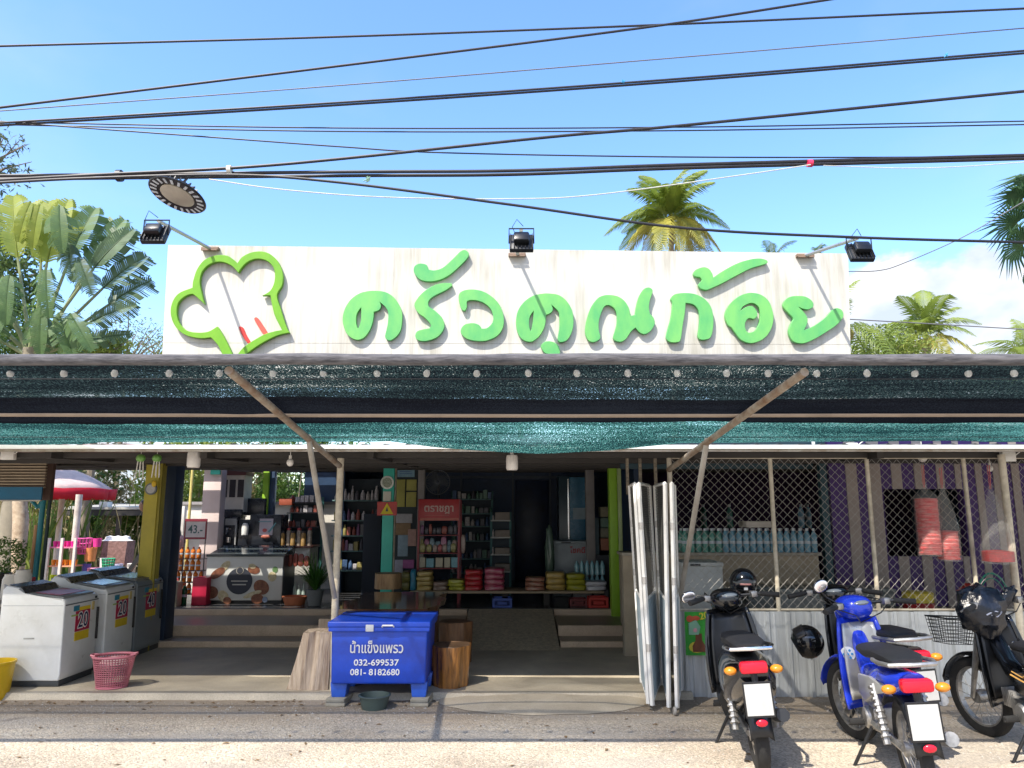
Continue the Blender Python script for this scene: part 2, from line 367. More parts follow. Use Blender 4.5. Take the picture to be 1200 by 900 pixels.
# terrace behind, three risers
ZT = .325; YT = 10.6
def steps():
    yy = [(9.24, .055, .125), (9.66, .125, .248), (10.6, .248, ZT)]
    xs = [(-9.0, -.62), (.58, XR+.02)]
    k = 0
    for (xa, xb) in xs:
        for i, (y, z0, z1) in enumerate(yy):
            yn = yy[i+1][0] if i < 2 else 10.72
            b = B(); b.box(xa, xb, y, y+.05, z0-.02, z1, bev=.006); b.obj('step', step_m, kind='structure')
            b = B(); b.box(xa, xb, y+.05, yn+.01, z0-.02, z1-.004); b.obj('step', tread_m, kind='structure', smooth=False)
    b = B()                                     # pebble concrete ramp between the steps
    x0, x1 = -.60, .56
    b.prism([(9.0, .05), (10.62, ZT+.004), (10.62, .0), (9.0, .0)], x0, x1, mtx=Matrix(((0, 1, 0, 0), (1, 0, 0, 0), (0, 0, 1, 0), (0, 0, 0, 1))))
    b.obj('ramp', ramp_m, kind='structure', smooth=False)
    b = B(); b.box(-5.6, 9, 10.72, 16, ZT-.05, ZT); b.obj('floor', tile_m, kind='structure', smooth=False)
steps()
# ================================================================== SHOP BUILDING
shop = thing('shop_building', 'low open fronted shop with a flat tin roof and painted columns', 'shop', (0, 11, 0))
def sp(b_, name, m, **k):
    o = b_.obj(name, m, shop, **k); o.matrix_parent_inverse = Matrix.Translation((0, -11, 0)); return o
teal = C('teal_column_paint', .055, .52, .40, rough=.5, var=.08, vs=3)
lime = C('lime_column_paint', .28, .52, .03, rough=.5, var=.1, vs=3)
mustard = C('mustard_column_paint', .50, .42, .05, rough=.55, var=.12, vs=3)
pinkwhite = C('pale_pink_plaster', .70, .58, .55, rough=.7, var=.05)
navy = C('navy_panel', .018, .055, .13, rough=.5, var=.25, vs=1.2)
navy2 = C('navy_door', .010, .026, .075, rough=.4, var=.25)
roof_m = C('roof_tin', .35, .33, .30, rough=.5, metal=.4, var=.25)
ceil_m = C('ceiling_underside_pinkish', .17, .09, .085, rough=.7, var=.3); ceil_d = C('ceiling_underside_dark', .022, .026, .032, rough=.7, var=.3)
grayc = C('grey_plaster', .30, .28, .27, rough=.8, var=.1)
whitew = C('white_wall_plaster', .72, .69, .62, rough=.75, var=.08)
def corr(b_, x0, x1, y0, y1, z0, z1, pitch=.10, h=.02, n=None):
    n = n or int((x1-x0)/pitch*4); cs = []
    for i in range(n+1):
        x = x0+(x1-x0)*i/n; q = h*math.sin(2*PI*x/pitch)
        cs.append((b_.bm.verts.new((x, y0, z0+q)), b_.bm.verts.new((x, y1, z1+q))))
    for a, c in zip(cs, cs[1:]): b_.bm.faces.new((a[0], c[0], c[1], a[1]))
YE = 6.43; ZE = 2.19
def rz_(y): return 2.20+(y-6.43)*.034
dark_beam = C('dark_roof_timber', .05, .045, .04, rough=.7)
# roof sheets, each 0.9 m wide over the front strip, purlins and rafters below
xs0 = -8.0
front_white = C('roof_edge_white', .80, .82, .78, rough=.4, var=.05)
for i in range(18):
    xa = xs0+i*.95
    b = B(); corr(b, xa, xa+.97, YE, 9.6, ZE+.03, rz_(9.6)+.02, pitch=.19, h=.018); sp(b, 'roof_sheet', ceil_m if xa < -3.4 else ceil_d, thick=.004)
    if xa < -3.6:
        ye_ = 11.6 if xa < -5.3 else 13.4; y_ = 9.7
        while y_ < ye_:
            b = B(); b.box(xa, xa+.96, y_, y_+.20, rz_(y_)+.03, rz_(y_)+.055); sp(b, 'roof_slat', ceil_m if int(y_*7) % 3 else dark_beam, smooth=False); y_ += .29
        continue
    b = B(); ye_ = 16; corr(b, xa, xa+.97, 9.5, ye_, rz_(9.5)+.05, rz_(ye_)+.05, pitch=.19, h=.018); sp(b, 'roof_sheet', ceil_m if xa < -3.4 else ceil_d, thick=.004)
b = B(); b.box(-8, 9, YE-.005, YE+.02, ZE, ZE+.035, bev=.003); sp(b, 'eave_fascia', front_white)
b = B(); b.box(-8, 9, YE+.01, YE+.05, ZE-.022, ZE-.003); sp(b, 'eave_beam', old_steel)
b = B(); b.box(-8, 9, 7.08, 7.15, ZE-.03, ZE+.02); sp(b, 'eave_beam', dark_beam)
strip_m = C('pale_translucent_roof_strip', .55, .5, .5, rough=.6)
for y in (8.0, 9.1, 10.2, 11.3, 12.4, 13.3):
    b = B(); z = rz_(y); b.box(-8 if y < 11.5 else -4.9, 9, y, y+.05, z-.085, z-.01); sp(b, 'purlin', dark_beam, smooth=False)
for x in (-6.9, -5.6, -4.35, -2.9, -1.35, 1.7, 3.4, 5.2):
    b = B()
    ye_ = 11.55 if x < -5 else 13.35; b.prism([(6.9, rz_(6.9)-.075), (ye_, rz_(ye_)-.075), (ye_, rz_(ye_)+.0), (6.9, rz_(6.9)+.0)], x, x+.06, mtx=Matrix(((0, 1, 0, 0), (1, 0, 0, 0), (0, 0, 1, 0), (0, 0, 0, 1))))
    sp(b, 'rafter', dark_beam, smooth=False)
def col(px0, px1, Y, m, zb=.06, zt=2.45, d=.16, label=None, name='column'):
    x0 = P(px0, 600, Y).x; x1 = P(px1, 600, Y).x
    b = B(); b.box(x0, x1, Y, Y+d, zb, zt, bev=.006); return sp(b, name, m, label=label)
col(167, 183, 8.95, mustard, d=.2, label='mustard yellow column')
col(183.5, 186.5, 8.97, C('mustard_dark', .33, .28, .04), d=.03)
col(187, 203, 9.35, C('navy_column_paint', .018, .035, .07, rough=.5), d=.25, label='dark navy column')
col(236, 257, 11.9, pinkwhite, ZT, 2.50, d=.22, label='pale pink plastered column')
b = B(); x0, x1, z0, z1 = rc(247, 541, 258, 556, 11.86); b.box(x0, x1, 11.86, 11.9, z0, z1); sp(b, 'column_capital', teal)
col(306, 313, 12.6, lime, ZT, 2.6, d=.12, label='lime green post at the back'); col(313.5, 320, 12.65, navy, ZT, 2.6, d=.12)
col(448, 461, 10.76, teal, ZT, 2.48, d=.16, label='bright teal column')
col(461.5, 463.5, 10.8, old_steel, ZT, 2.48, d=.05)
col(489, 497, 11.4, grayc, ZT, 2.5, d=.12)
col(714.5, 724, 10.5, lime, .06, 2.45, d=.18, label='lime green column beside the gate')
col(724.5, 729, 10.45, C('lime_tube', .35, .45, .2, rough=.4), .06, 2.45, d=.05)
col(687, 697, 12.0, grayc, ZT, 2.6, d=.15)
# back walls
b = B(); b.box(-2.9, 7.5, 15.0, 15.15, ZT, 3.0); sp(b, 'wall', navy, smooth=False)
xw_ = P(203, 600, 13.4).x; b = B(); b.box(xw_, -2.9, 13.4, 13.5, ZT, 1.78); sp(b, 'wall', whitew, smooth=False)
b = B(); b.box(xw_-.03, -2.9, 13.34, 13.56, 1.78, 1.83); sp(b, 'wall_cap', grayc, smooth=False)
b = B(); b.box(-2.95, -2.85, 12.7, 15.0, ZT, 2.75); sp(b, 'wall', navy, smooth=False)
b = B(); b.box(-3.7, -2.9, 13.3, 13.4, 1.83, 2.75); sp(b, 'wall', navy, smooth=False)
b = B(); b.box(7.4, 7.5, 8.8, 15.0, 0, 2.9); sp(b, 'wall', navy, smooth=False)
b = B(); b.box(1.75, 1.85, 10.7, 15.0, ZT, 2.8); sp(b, 'wall', navy, smooth=False)
# battens of the dark back wall, doors
bat = C('wall_batten', .05, .075, .11, rough=.5)
for px in (485, 540, 601, 645):
    x = P(px, 600, 14.95).x; b = B(); b.box(x-.02, x+.02, 14.97, 15.0, ZT, 2.7); sp(b, 'wall_batten', bat, smooth=False)
z = P(600, 559, 14.95).z; b = B(); b.box(-2.8, 1.7, 14.965, 15.0, z-.025, z+.025); sp(b, 'wall_batten', bat, smooth=False)
x0, x1, z0, z1 = rc(604, 563, 643, 688, 14.9); b = B(); b.box(x0, x1, 14.9, 14.96, ZT, z1, bev=.01); sp(b, 'door', navy2)
# ---- right-hand room front: low beige wall with a ledge, striped purple wall with an opening
YW = 8.7
beige = C('beige_render', .40, .34, .25, rough=.85, var=.12, bump=.15)
x0, x1, z0, z1 = rc(727, 651, 961, 712, YW)
b = B(); b.box(1.27, x1, YW, YW+.15, 0, z1); sp(b, 'wall', beige, smooth=False)
b = B(); b.box(1.25, x1+.02, YW-.06, YW+.34, z1, z1+.035, bev=.005); sp(b, 'window_ledge', C('ledge_stone', .34, .31, .25, rough=.6))
LEDGE = z1+.035
purple = C('purple_wall_paint', .065, .026, .16, rough=.6, var=.12)
striped = C('taupe_wall_stripe', .36, .31, .28, rough=.7, var=.08)
xa = P(975, 600, YW).x; WIN = (P(1037, 600, YW).x, P(1131, 600, YW).x, P(1080, 652, YW).z, P(1080, 573, YW).z)
def wallseg(x0, x1, z0, z1):
    b = B(); b.box(x0, x1, YW, YW+.12, z0, z1); sp(b, 'wall', purple, smooth=False)
wallseg(xa, WIN[0], 0, 2.5); wallseg(WIN[1], 7.4, 0, 2.5); wallseg(WIN[0], WIN[1], 0, WIN[2]); wallseg(WIN[0], WIN[1], WIN[3], 2.5)
for (a, c_) in ((994, 1007), (1021, 1035), (1048, 1060), (1075, 1087), (1101, 1110), (1123, 1130), (1147, 1155), (1168, 1176), (1190, 1199), (1212, 1220)):
    x0 = P(a, 600, YW).x; x1 = P(c_, 600, YW).x
    for (z0, z1) in ((0, WIN[2]), (WIN[3], 2.48)) if WIN[0]-.05 < x0 < WIN[1] else ((0, 2.48),):
        b = B(); b.box(x0, x1, YW-.012, YW+.01, z0, z1); sp(b, 'wall_stripe', striped, smooth=False)
b = B(); b.box(1.8, 7.4, 13.9, 14.0, 0, 2.9); sp(b, 'wall', C('deep_purple_wall', .04, .012, .07, rough=.7), smooth=False)
b = B(); b.box(xa-.10, xa-.02, YW+.02, YW+.1, 0, 2.5); sp(b, 'door_frame', C('teal_dark_frame', .02, .07, .09, rough=.5), smooth=False)
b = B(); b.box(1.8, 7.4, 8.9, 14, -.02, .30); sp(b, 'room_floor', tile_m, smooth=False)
b = B(); b.box(1.3, xa-.1, 8.9, 8.95, 2.16, 2.5); sp(b, 'lintel', C('dark_teal_lintel', .03, .07, .09), smooth=False)
# eave posts
def post(px, py0, py1, Y=7.15, m=None, r=.026, px1=None, name='post'):
    a = P(px, py0, Y); c = P(px1 or px, py1, Y); b = B(); b.tube([(c.x, Y, max(c.z, .05)), (a.x, Y, a.z)], r, 10); return sp(b, name, m or old_steel)
cream_tube = C('cream_tube', .66, .60, .47, rough=.45, col2=(.38, .32, .24), vs=8)
a = P(393, 700, 7.15); b = B(); b.tube([(a.x, 7.15, .05), (a.x, 7.15, 2.2)], .033, 12); sp(b, 'post', cream_tube)

# ================================================================== SHADE CANOPY
def net_mat(name, c1, c2, c3, hole, transl, knit, sc=105):
    """knitted shade cloth: dark yarn, light through the knit painted as bright flecks, and open holes in the knit"""
    m = bpy.data.materials.new(name); m.use_nodes = True; nt = m.node_tree; N = nt.nodes; L = nt.links; N.remove(N['Principled BSDF']); out = N['Material Output']
    tc = N.new('ShaderNodeTexCoord'); mp = N.new('ShaderNodeMapping'); mp.inputs['Scale'].default_value = (1.0, .42, 1); L.new(tc.outputs['Object'], mp.inputs[0])
    n = N.new('ShaderNodeTexNoise'); n.inputs['Scale'].default_value = sc; n.inputs['Detail'].default_value = 2; n.inputs['Roughness'].default_value = .9; L.new(mp.outputs[0], n.inputs['Vector'])
    mb = N.new('ShaderNodeMapping'); mb.inputs['Scale'].default_value = (.35, 5.5, 1); L.new(tc.outputs['Object'], mb.inputs[0])
    big = N.new('ShaderNodeTexNoise'); big.inputs['Scale'].default_value = 1.6; big.inputs['Detail'].default_value = 5; big.inputs['Roughness'].default_value = .6; L.new(mb.outputs[0], big.inputs['Vector'])
    ad = N.new('ShaderNodeMath'); ad.operation = 'MULTIPLY_ADD'; L.new(big.outputs[0], ad.inputs[0]); ad.inputs[1].default_value = .40
    pa_ = N.new('ShaderNodeTexNoise'); pa_.inputs['Scale'].default_value = .8; pa_.inputs['Detail'].default_value = 3; L.new(tc.outputs['Object'], pa_.inputs['Vector'])
    a2 = N.new('ShaderNodeMath'); a2.operation = 'MULTIPLY_ADD'; L.new(pa_.outputs[0], a2.inputs[0]); a2.inputs[1].default_value = .34; L.new(n.outputs[0], a2.inputs[2]); L.new(a2.outputs[0], ad.inputs[2])
    th = N.new('ShaderNodeMath'); th.operation = 'GREATER_THAN'; L.new(ad.outputs[0], th.inputs[0]); th.inputs[1].default_value = hole
    cr = N.new('ShaderNodeValToRGB'); L.new(ad.outputs[0], cr.inputs[0]); e = cr.color_ramp.elements; e[0].position = .80; e[0].color = (*c1, 1); e[1].position = .98; e[1].color = (*c3, 1)  # bright ramp end paints the light coming through the knit
    k = e.new(.88); k.color = (*c2, 1)
    d = N.new('ShaderNodeBsdfDiffuse'); t = N.new('ShaderNodeBsdfTranslucent'); L.new(cr.outputs[0], d.inputs[0]); L.new(cr.outputs[0], t.inputs[0])
    a = N.new('ShaderNodeMixShader'); a.inputs[0].default_value = transl; L.new(d.outputs[0], a.inputs[1]); L.new(t.outputs[0], a.inputs[2])
    # the open knit lets light straight through when met square on and closes up at a glancing angle
    ge = N.new('ShaderNodeNewGeometry'); dt = N.new('ShaderNodeVectorMath'); dt.operation = 'DOT_PRODUCT'; L.new(ge.outputs['Incoming'], dt.inputs[0]); L.new(ge.outputs['Normal'], dt.inputs[1])
    ab = N.new('ShaderNodeMath'); ab.operation = 'ABSOLUTE'; L.new(dt.outputs['Value'], ab.inputs[0])
    op = N.new('ShaderNodeMapRange'); op.inputs[1].default_value = .42; op.inputs[2].default_value = .78; op.inputs[4].default_value = knit; L.new(ab.outputs[0], op.inputs[0])
    th2 = N.new('ShaderNodeMath'); th2.operation = 'MAXIMUM'; L.new(th.outputs[0], th2.inputs[0]); L.new(op.outputs[0], th2.inputs[1]); th = th2
    tr = N.new('ShaderNodeBsdfTransparent'); mx = N.new('ShaderNodeMixShader'); L.new(th.outputs[0], mx.inputs[0]); L.new(a.outputs[0], mx.inputs[1]); L.new(tr.outputs[0], mx.inputs[2]); L.new(mx.outputs[0], out.inputs[0])
    return m
net_front = net_mat('shade_net_navy', (.008, .011, .013), (.015, .026, .029), (.05, .085, .08), 1.05, .4, .34)
net_mid = net_mat('shade_net_black', (.010, .012, .018), (.014, .018, .026), (.02, .025, .035), 1.6, .10, .30)
net_rear = net_mat('shade_net_teal', (.012, .036, .037), (.022, .088, .083), (.13, .36, .31), 1.05, .5, .42)
canopy = thing('shade_canopy', 'long black and teal shade net canopy on rusty struts across the shop front', 'awning', (0, 5.4, 0))
def cp(b_, name, m, **k):
    o = b_.obj(name, m, canopy, **k); o.matrix_parent_inverse = Matrix.Translation((0, -5.4, 0)); return o
XL, XRR = -7.6, 8.0
def netz(y): return 2.55-.15*(y-4.3)
def sag(x, y): 
    return .018*mnoise.noise(Vector((x*.7, y*1.3, 0)))+.010*mnoise.noise(Vector((x*2.3, y*3, 4)))
def nets(ya, yb, off, m, name, nx=150, ny=14, fold=0.0, edge=None):
    def f(u, v):
        x = XL+(XRR-XL)*u; yB = yb+(edge(x) if edge else 0); y = ya+(yB-ya)*v
        z = netz(y)+off+sag(x, y)-fold*math.sin(PI*v)
        if name == 'net_panel_rear' and v > .5: z -= .085*max(0, 1-((x-.2)/1.25)**2)*(v-.5)*2
        return (x, y, z)
    b = B(); b.grid(f, nx, ny); cp(b, 'net_panel', m)
nets(4.26, 5.12, 0, net_front, 'a', fold=.012)
nets(5.05, 5.70, -.012, net_mid, 'b', fold=.02)
nets(5.62, 6.335, -.004, net_rear, 'net_panel_rear', fold=.01, edge=lambda x: .012*mnoise.noise(Vector((x*.9, 0, 7)))+.02*max(0, 1-((x-.2)/1.3)**2)+(.09 if x < -3.7 else (.09*(-3.5-x)/.2 if x < -3.5 else 0)))
# front beam wrapped in rolled net
netroll = C('rolled_net_grey', .13, .125, .13, rough=.9, col2=(.04, .04, .045), vs=30, stretch=(.25, 1.5, 1.5), bump=.6, bs=60)
b = B(); n = 160; pts = []; rs = []
for i in range(n+1):
    x = XL+(XRR-XL)*i/n; pts.append((x, 4.27+.008*mnoise.noise(Vector((x*2, 0, 0))), 2.535+.008*mnoise.noise(Vector((x*1.2, 5, 0))))); rs.append(.034+.006*mnoise.noise(Vector((x*3, 9, 0))))
b.tube(pts, rs, 12); cp(b, 'front_beam', netroll)
b = B(); b.tube([(XL, 5.36, netz(5.36)-.035), (.4, 5.36, netz(5.36)-.05), (XRR, 5.36, netz(5.36)-.035)], .013, 8); cp(b, 'batten', C('tan_batten', .34, .27, .21, rough=.7))
for y, o in ((4.62, -.02), (6.1, -.02)):
    b = B(); b.tube([(XL, y, netz(y)+o), (XRR, y, netz(y)+o)], .003, 5); cp(b, 'support_wire', dark_metal)
rusty = C('rusty_grey_tube', .33, .29, .23, rough=.6, col2=(.20, .12, .07), vs=7, bump=.2)
for (pe, pj, pb) in (((268, 434), (361, 514), (392, 700)), ((943, 436), (829, 518), (797, 700))):
    A = P(pe[0], pe[1], 4.30); J = P(pj[0], pj[1], 5.95 if pe[0] < 600 else 5.95); Bt = P(pb[0], pb[1], 7.08)
    E = J+(J-A).normalized()*1.05; E.y = min(E.y, 7.1)
    b = B(); b.tube([A, J, E], .027, 10); cp(b, 'strut', rusty)
    b = B(); b.tube([J+Vector((0, 0, .02)), Bt], .024, 10); cp(b, 'prop', C('weathered_grey_tube', .42, .40, .36, rough=.6, col2=(.25, .22, .18)))
for x in (-6.4, 6.9):                                         # end legs of the front beam, outside the picture
    b = B(); b.tube([(x, 4.3, 0), (x, 4.3, 2.52)], .03, 10); cp(b, 'leg', rusty)

# string of bulbs along the beam
sl_ = thing('string_lights', 'string of small clear glass bulbs hanging under the front edge of the canopy', 'string lights', (0, 4.5, 2.4))
glass_bulb = C('clear_bulb_glass', .85, .86, .84, rough=.05, trans=.6, var=.03)
bulb_x = [13, 75, 135, 199, 258, 320, 380, 441, 501, 559, 618, 675, 735, 793, 852, 900, 957, 1015, 1073, 1135, 1187]
pts = []
bb = B(); bb.lathe([(0, -.052), (.013, -.049), (.020, -.038), (.0215, -.026), (.015, -.010), (.008, 0)], 12); bme = bb.obj('bulb', glass_bulb); 
bs_ = B(); bs_.lathe([(.008, 0), (.0095, .002), (.0095, .022), (.004, .026), (0, .026)], 10); sme = bs_.obj('socket', black_plastic)
for i, px in enumerate(bulb_x):
    c = P(px, 432, 4.5); c.z = P(px, 436.5, 4.5).z+.022; c -= Vector((0, 4.5, 2.4))
    o = bme if i == 0 else bme.copy(); s_ = sme if i == 0 else sme.copy()
    if i: COL.objects.link(o); COL.objects.link(s_)
    o.parent = sl_; o.location = c; o.rotation_euler = (random.uniform(-.15, .15), random.uniform(-.2, .2), 0)
    s_.parent = o; s_.location = (0, 0, 0)
    pts += [c+Vector((0, 0, .03))]
    if i < len(bulb_x)-1:
        nx = P((px+bulb_x[i+1])/2, 432, 4.5); pts.append(Vector((nx.x, 0, c.z+.015)))
b = B(); b.tube(pts, .0022, 5); b.obj('cable', black_plastic, sl_)

# ================================================================== SIGNBOARD
YS = 9.0
sign = thing('signboard', 'long white shop signboard with raised green Thai lettering and a chef hat', 'sign', (0, YS, 0))
def sg(o): o.parent = sign; o.matrix_parent_inverse = Matrix.Translation((0, -YS, 0)); return o
def sign_mat():
    m = bpy.data.materials.new('stained_white_sheet'); m.use_nodes = True; nt = m.node_tree; N = nt.nodes; L = nt.links; p = N['Principled BSDF']
    tc = N.new('ShaderNodeTexCoord'); mp = N.new('ShaderNodeMapping'); mp.inputs['Scale'].default_value = (9, 1, .55); L.new(tc.outputs['Object'], mp.inputs[0])
    n = N.new('ShaderNodeTexNoise'); n.inputs['Scale'].default_value = 1.6; n.inputs['Detail'].default_value = 7; n.inputs['Roughness'].default_value = .7; L.new(mp.outputs[0], n.inputs['Vector'])
    n2 = N.new('ShaderNodeTexNoise'); n2.inputs['Scale'].default_value = 1.1; L.new(tc.outputs['Object'], n2.inputs['Vector'])
    mu = N.new('ShaderNodeMath'); mu.operation = 'MULTIPLY'; L.new(n.outputs[0], mu.inputs[0]); L.new(n2.outputs[0], mu.inputs[1])
    cr = N.new('ShaderNodeValToRGB'); L.new(mu.outputs[0], cr.inputs[0]); e = cr.color_ramp.elements
    e[0].position = .21; e[0].color = (.60, .585, .53, 1); e[1].position = .40; e[1].color = (.41, .39, .325, 1)
    L.new(cr.outputs[0], p.inputs['Base Color']); p.inputs['Roughness'].default_value = .5; return m
sgm = sign_mat()
c0, c1, c2, c3 = P(197, 287, YS), P(994, 297, YS), P(997, 416, YS), P(190, 415, YS)
seam = .405
def lerp(a, b, t): return a+(b-a)*t
def signpiece(u0, u1, v0, v1, nm='panel'):
    def q(u, v): return lerp(lerp(c0, c1, u), lerp(c3, c2, u), v)
    b = B(); e = .00008
    pl = [q(u0+e, v0), q(u1-e, v0), q(u1-e, v1), q(u0+e, v1)]
    b.prism([(p_.x, p_.z) for p_ in pl], YS, YS+.03); sg(b.obj(nm, sgm, smooth=False))
for i in range(3): signpiece(i/3, (i+1)/3, 0, .898); signpiece(i/3, (i+1)/3, .9005, 1.30)
b = B(); b.prism([(c3.x, c3.z-.35), (c2.x, c2.z-.35), (c1.x, c1.z), (c0.x, c0.z)], YS+.032, YS+.10); sg(b.obj('backing_box', white_paint, smooth=False))
for px in (230, 420, 610, 800, 960):
    x = P(px, 400, YS).x; b = B(); b.tube([(x, YS+.13, 2.55), (x, YS+.13, 3.6)], .03, 8); sg(b.obj('support_post', rusty))
def letter_mat(name, c1_, c2_):
    return mat(name, c1_, rough=.45, col2=c2_, vs=2.2, stretch=(1.5, 1, .8))
lm = letter_mat('green_letter_paint', (.17, .50, .13), (.085, .40, .13)); hm = letter_mat('green_hat_paint', (.17, .42, .018), (.12, .34, .014))
def trace(o, s, pts): return [(*(lambda w: (w.x, w.z))(P(o[0]+q.x/s, o[1]+q.y/s, YS-.05)),) for q in smooth_loop(pts)]
c = 1
LET = [
 ('ค', (395, 325), 10.59, [[(480,168),(600,185),(700,245),(770,340),(808,440),(808,560),(790,660),(740,735),(665,785),(615,770),(598,730),(615,650),(632,560),(635,440),(600,370),(530,308,c),(548,360),(520,410),(458,432,c),(455,500),(435,590),(395,680),(330,755),(260,778),(190,760),(125,705),(90,630),(70,530),(85,430),(125,340),(190,260),(280,200),(380,173)],
   [(302,375,c),(300,460),(297,540),(265,635),(243,590),(238,520),(255,440)]]),
 ('mark', (475, 285), 7.2, [[(130,172),(180,185),(198,225,c),(250,230),(320,205),(400,135),(460,75),(500,58),(535,85),(525,125),(460,195),(380,265),(300,308),(210,325),(130,310),(80,260),(72,215),(90,185)]]),
 ('ร', (475, 285), 7.2, [[(395,352),(385,340),(320,338),(240,358),(150,415),(95,480),(78,530),(110,590),(170,635),(215,690),(205,718,c),(150,728),(100,745),(85,785),(105,818),(170,828),(260,800),(315,745),(330,690),(310,630),(250,570),(200,535),(198,490),(240,450),(330,405),(390,365)]]),
 ('ว', (475, 285), 7.2, [[(450,470),(460,420),(510,395),(580,392),(660,410),(740,460),(800,530),(830,620),(825,710),(780,780),(700,820),(620,828),(530,812),(475,770),(470,725),(505,685),(570,675),(620,690),(645,722,c),(690,715),(735,670),(740,610),(715,550),(660,505),(590,483),(525,490),(520,540),(500,572),(470,550)]]),
 ('ค', (595, 330), 10, [[(480,140),(600,160),(690,230),(750,330),(770,430),(765,540),(735,630),(690,690),(625,712),(585,690),(590,630),(605,540),(605,420),(590,350),(510,272,c),(530,320),(510,365),(448,395,c),(440,500),(400,600),(340,670),(270,708),(190,690),(130,630),(100,530),(100,420),(130,320),(200,230),(290,170),(390,145)],
   [(305,345,c),(298,430),(285,520),(268,580),(250,500),(262,410)]]),
 ('mark', (595, 330), 10, [[(390,750),(440,705),(520,705),(590,750),(612,830),(600,960),(550,960),(560,900),(520,860),(440,840),(400,790)]]),
 ('ณ', (680, 330), 11.25, [[(390,178),(490,195),(580,255),(640,350),(662,455,c),(718,440,c),(735,330),(770,200),(830,105),(900,78),(950,110),(945,170),(915,260),(905,350),(920,430,c),(965,480),(980,560),(930,650),(850,695),(780,670),(728,610,c),(670,660),(600,760),(530,797),(460,780),(432,740),(455,650),(480,550),(480,440),(450,360),(380,315),(320,330),(275,420),(245,530),(245,640),(265,740),(220,785),(160,800),(100,770),(65,680),(70,570),(100,440),(150,320),(230,220),(310,183)]]),
 ('mark', (775, 295), 7.83, [[(380,143),(430,155),(465,200),(475,238,c),(560,180),(680,115),(800,75),(900,63),(965,80),(970,105),(930,122),(820,155),(700,215),(560,290),(440,345),(400,352),(355,335),(340,300),(370,262),(352,235,c),(310,228),(293,205),(310,170)]]),
 ('ก', (775, 295), 7.83, [[(85,430),(120,392),(200,380),(300,388),(390,430),(450,500),(475,590),(475,690),(455,780),(420,805),(360,808),(335,775),(345,690),(350,600),(335,530),(290,485),(222,472,c),(215,560),(195,680),(175,810),(140,832),(80,830),(45,795),(55,720),(85,610),(100,490),(95,460)]]),
 ('อ', (775, 295), 7.83, [[(820,378),(910,395),(980,450),(1015,530),(1028,610),(1010,700),(960,780),(890,825),(810,840),(730,810),(680,750),(645,700,c),(605,665),(583,590),(600,520),(650,455),(730,400)],
   [(722,545,c),(755,500),(830,472),(890,508),(906,580),(895,660),(855,725),(800,743),(772,715),(768,655),(800,612),(850,618),(880,590,c),(872,545),(830,500),(770,512)]]),
 ('ย', (905, 335), 12, [[(350,143),(450,150),(530,190),(575,250),(570,305,c),(500,335),(430,325),(365,300,c),(430,360),(485,440),(490,520),(445,625,c),(510,600),(620,540),(740,450),(830,350),(900,315),(970,340),(998,410),(970,480),(880,570),(760,650),(620,735),(480,800),(380,810),(290,780),(240,700),(230,620),(260,530),(290,460),(230,390),(160,310),(155,240),(200,180),(270,150)]]),
]
for nm, o_, s_, loops in LET:
    sg(flat_shape('vowel_mark' if nm == 'mark' else 'letter', [trace(o_, s_, lp) for lp in loops], .045, lm, None, YS-.012))
hat = [(495,900),(440,800),(385,738,c),(300,745),(200,725),(130,680),(85,610),(70,530),(90,450),(140,390),(240,350,c),(248,290),(280,200),(340,130),(430,97),(510,100),(560,130),(592,158,c),(630,110),(700,75),(780,67),(850,90),(910,150),(945,240),(940,330),(900,410),(930,520),(975,660),(1000,700,c),(900,725),(780,785),(665,865),(620,910,c),(580,895,c),(640,815),(780,725),(880,690),(940,680,c),(880,560),(848,410,c),(785,412,c),(850,370),(882,290),(875,200),(820,140),(740,125),(670,150),(620,200),(600,235,c),(540,175),(460,148),(380,165),(320,220),(298,300),(310,380),(335,480,c),(270,420),(235,400),(180,420),(130,470),(118,550),(140,630),(200,685),(290,700),(370,690),(435,652,c),(490,740),(560,900)]
sg(flat_shape('chef_hat_outline', [trace((190, 285), 6.667, hat)], .05, hm, None, YS-.014))
for q, lab, cc in (([(592,650),(625,655),(650,710),(690,780),(675,790),(620,720)], 'red', (.62, .04, .03)), ([(712,585),(735,575),(770,620),(822,705),(795,718),(740,640)], 'pink', (.68, .10, .07))):
    sg(flat_shape('hat_pleat', [trace((190, 285), 6.667, q)], .012, C(lab+'_stripe', *cc, rough=.5), None, YS-.004))

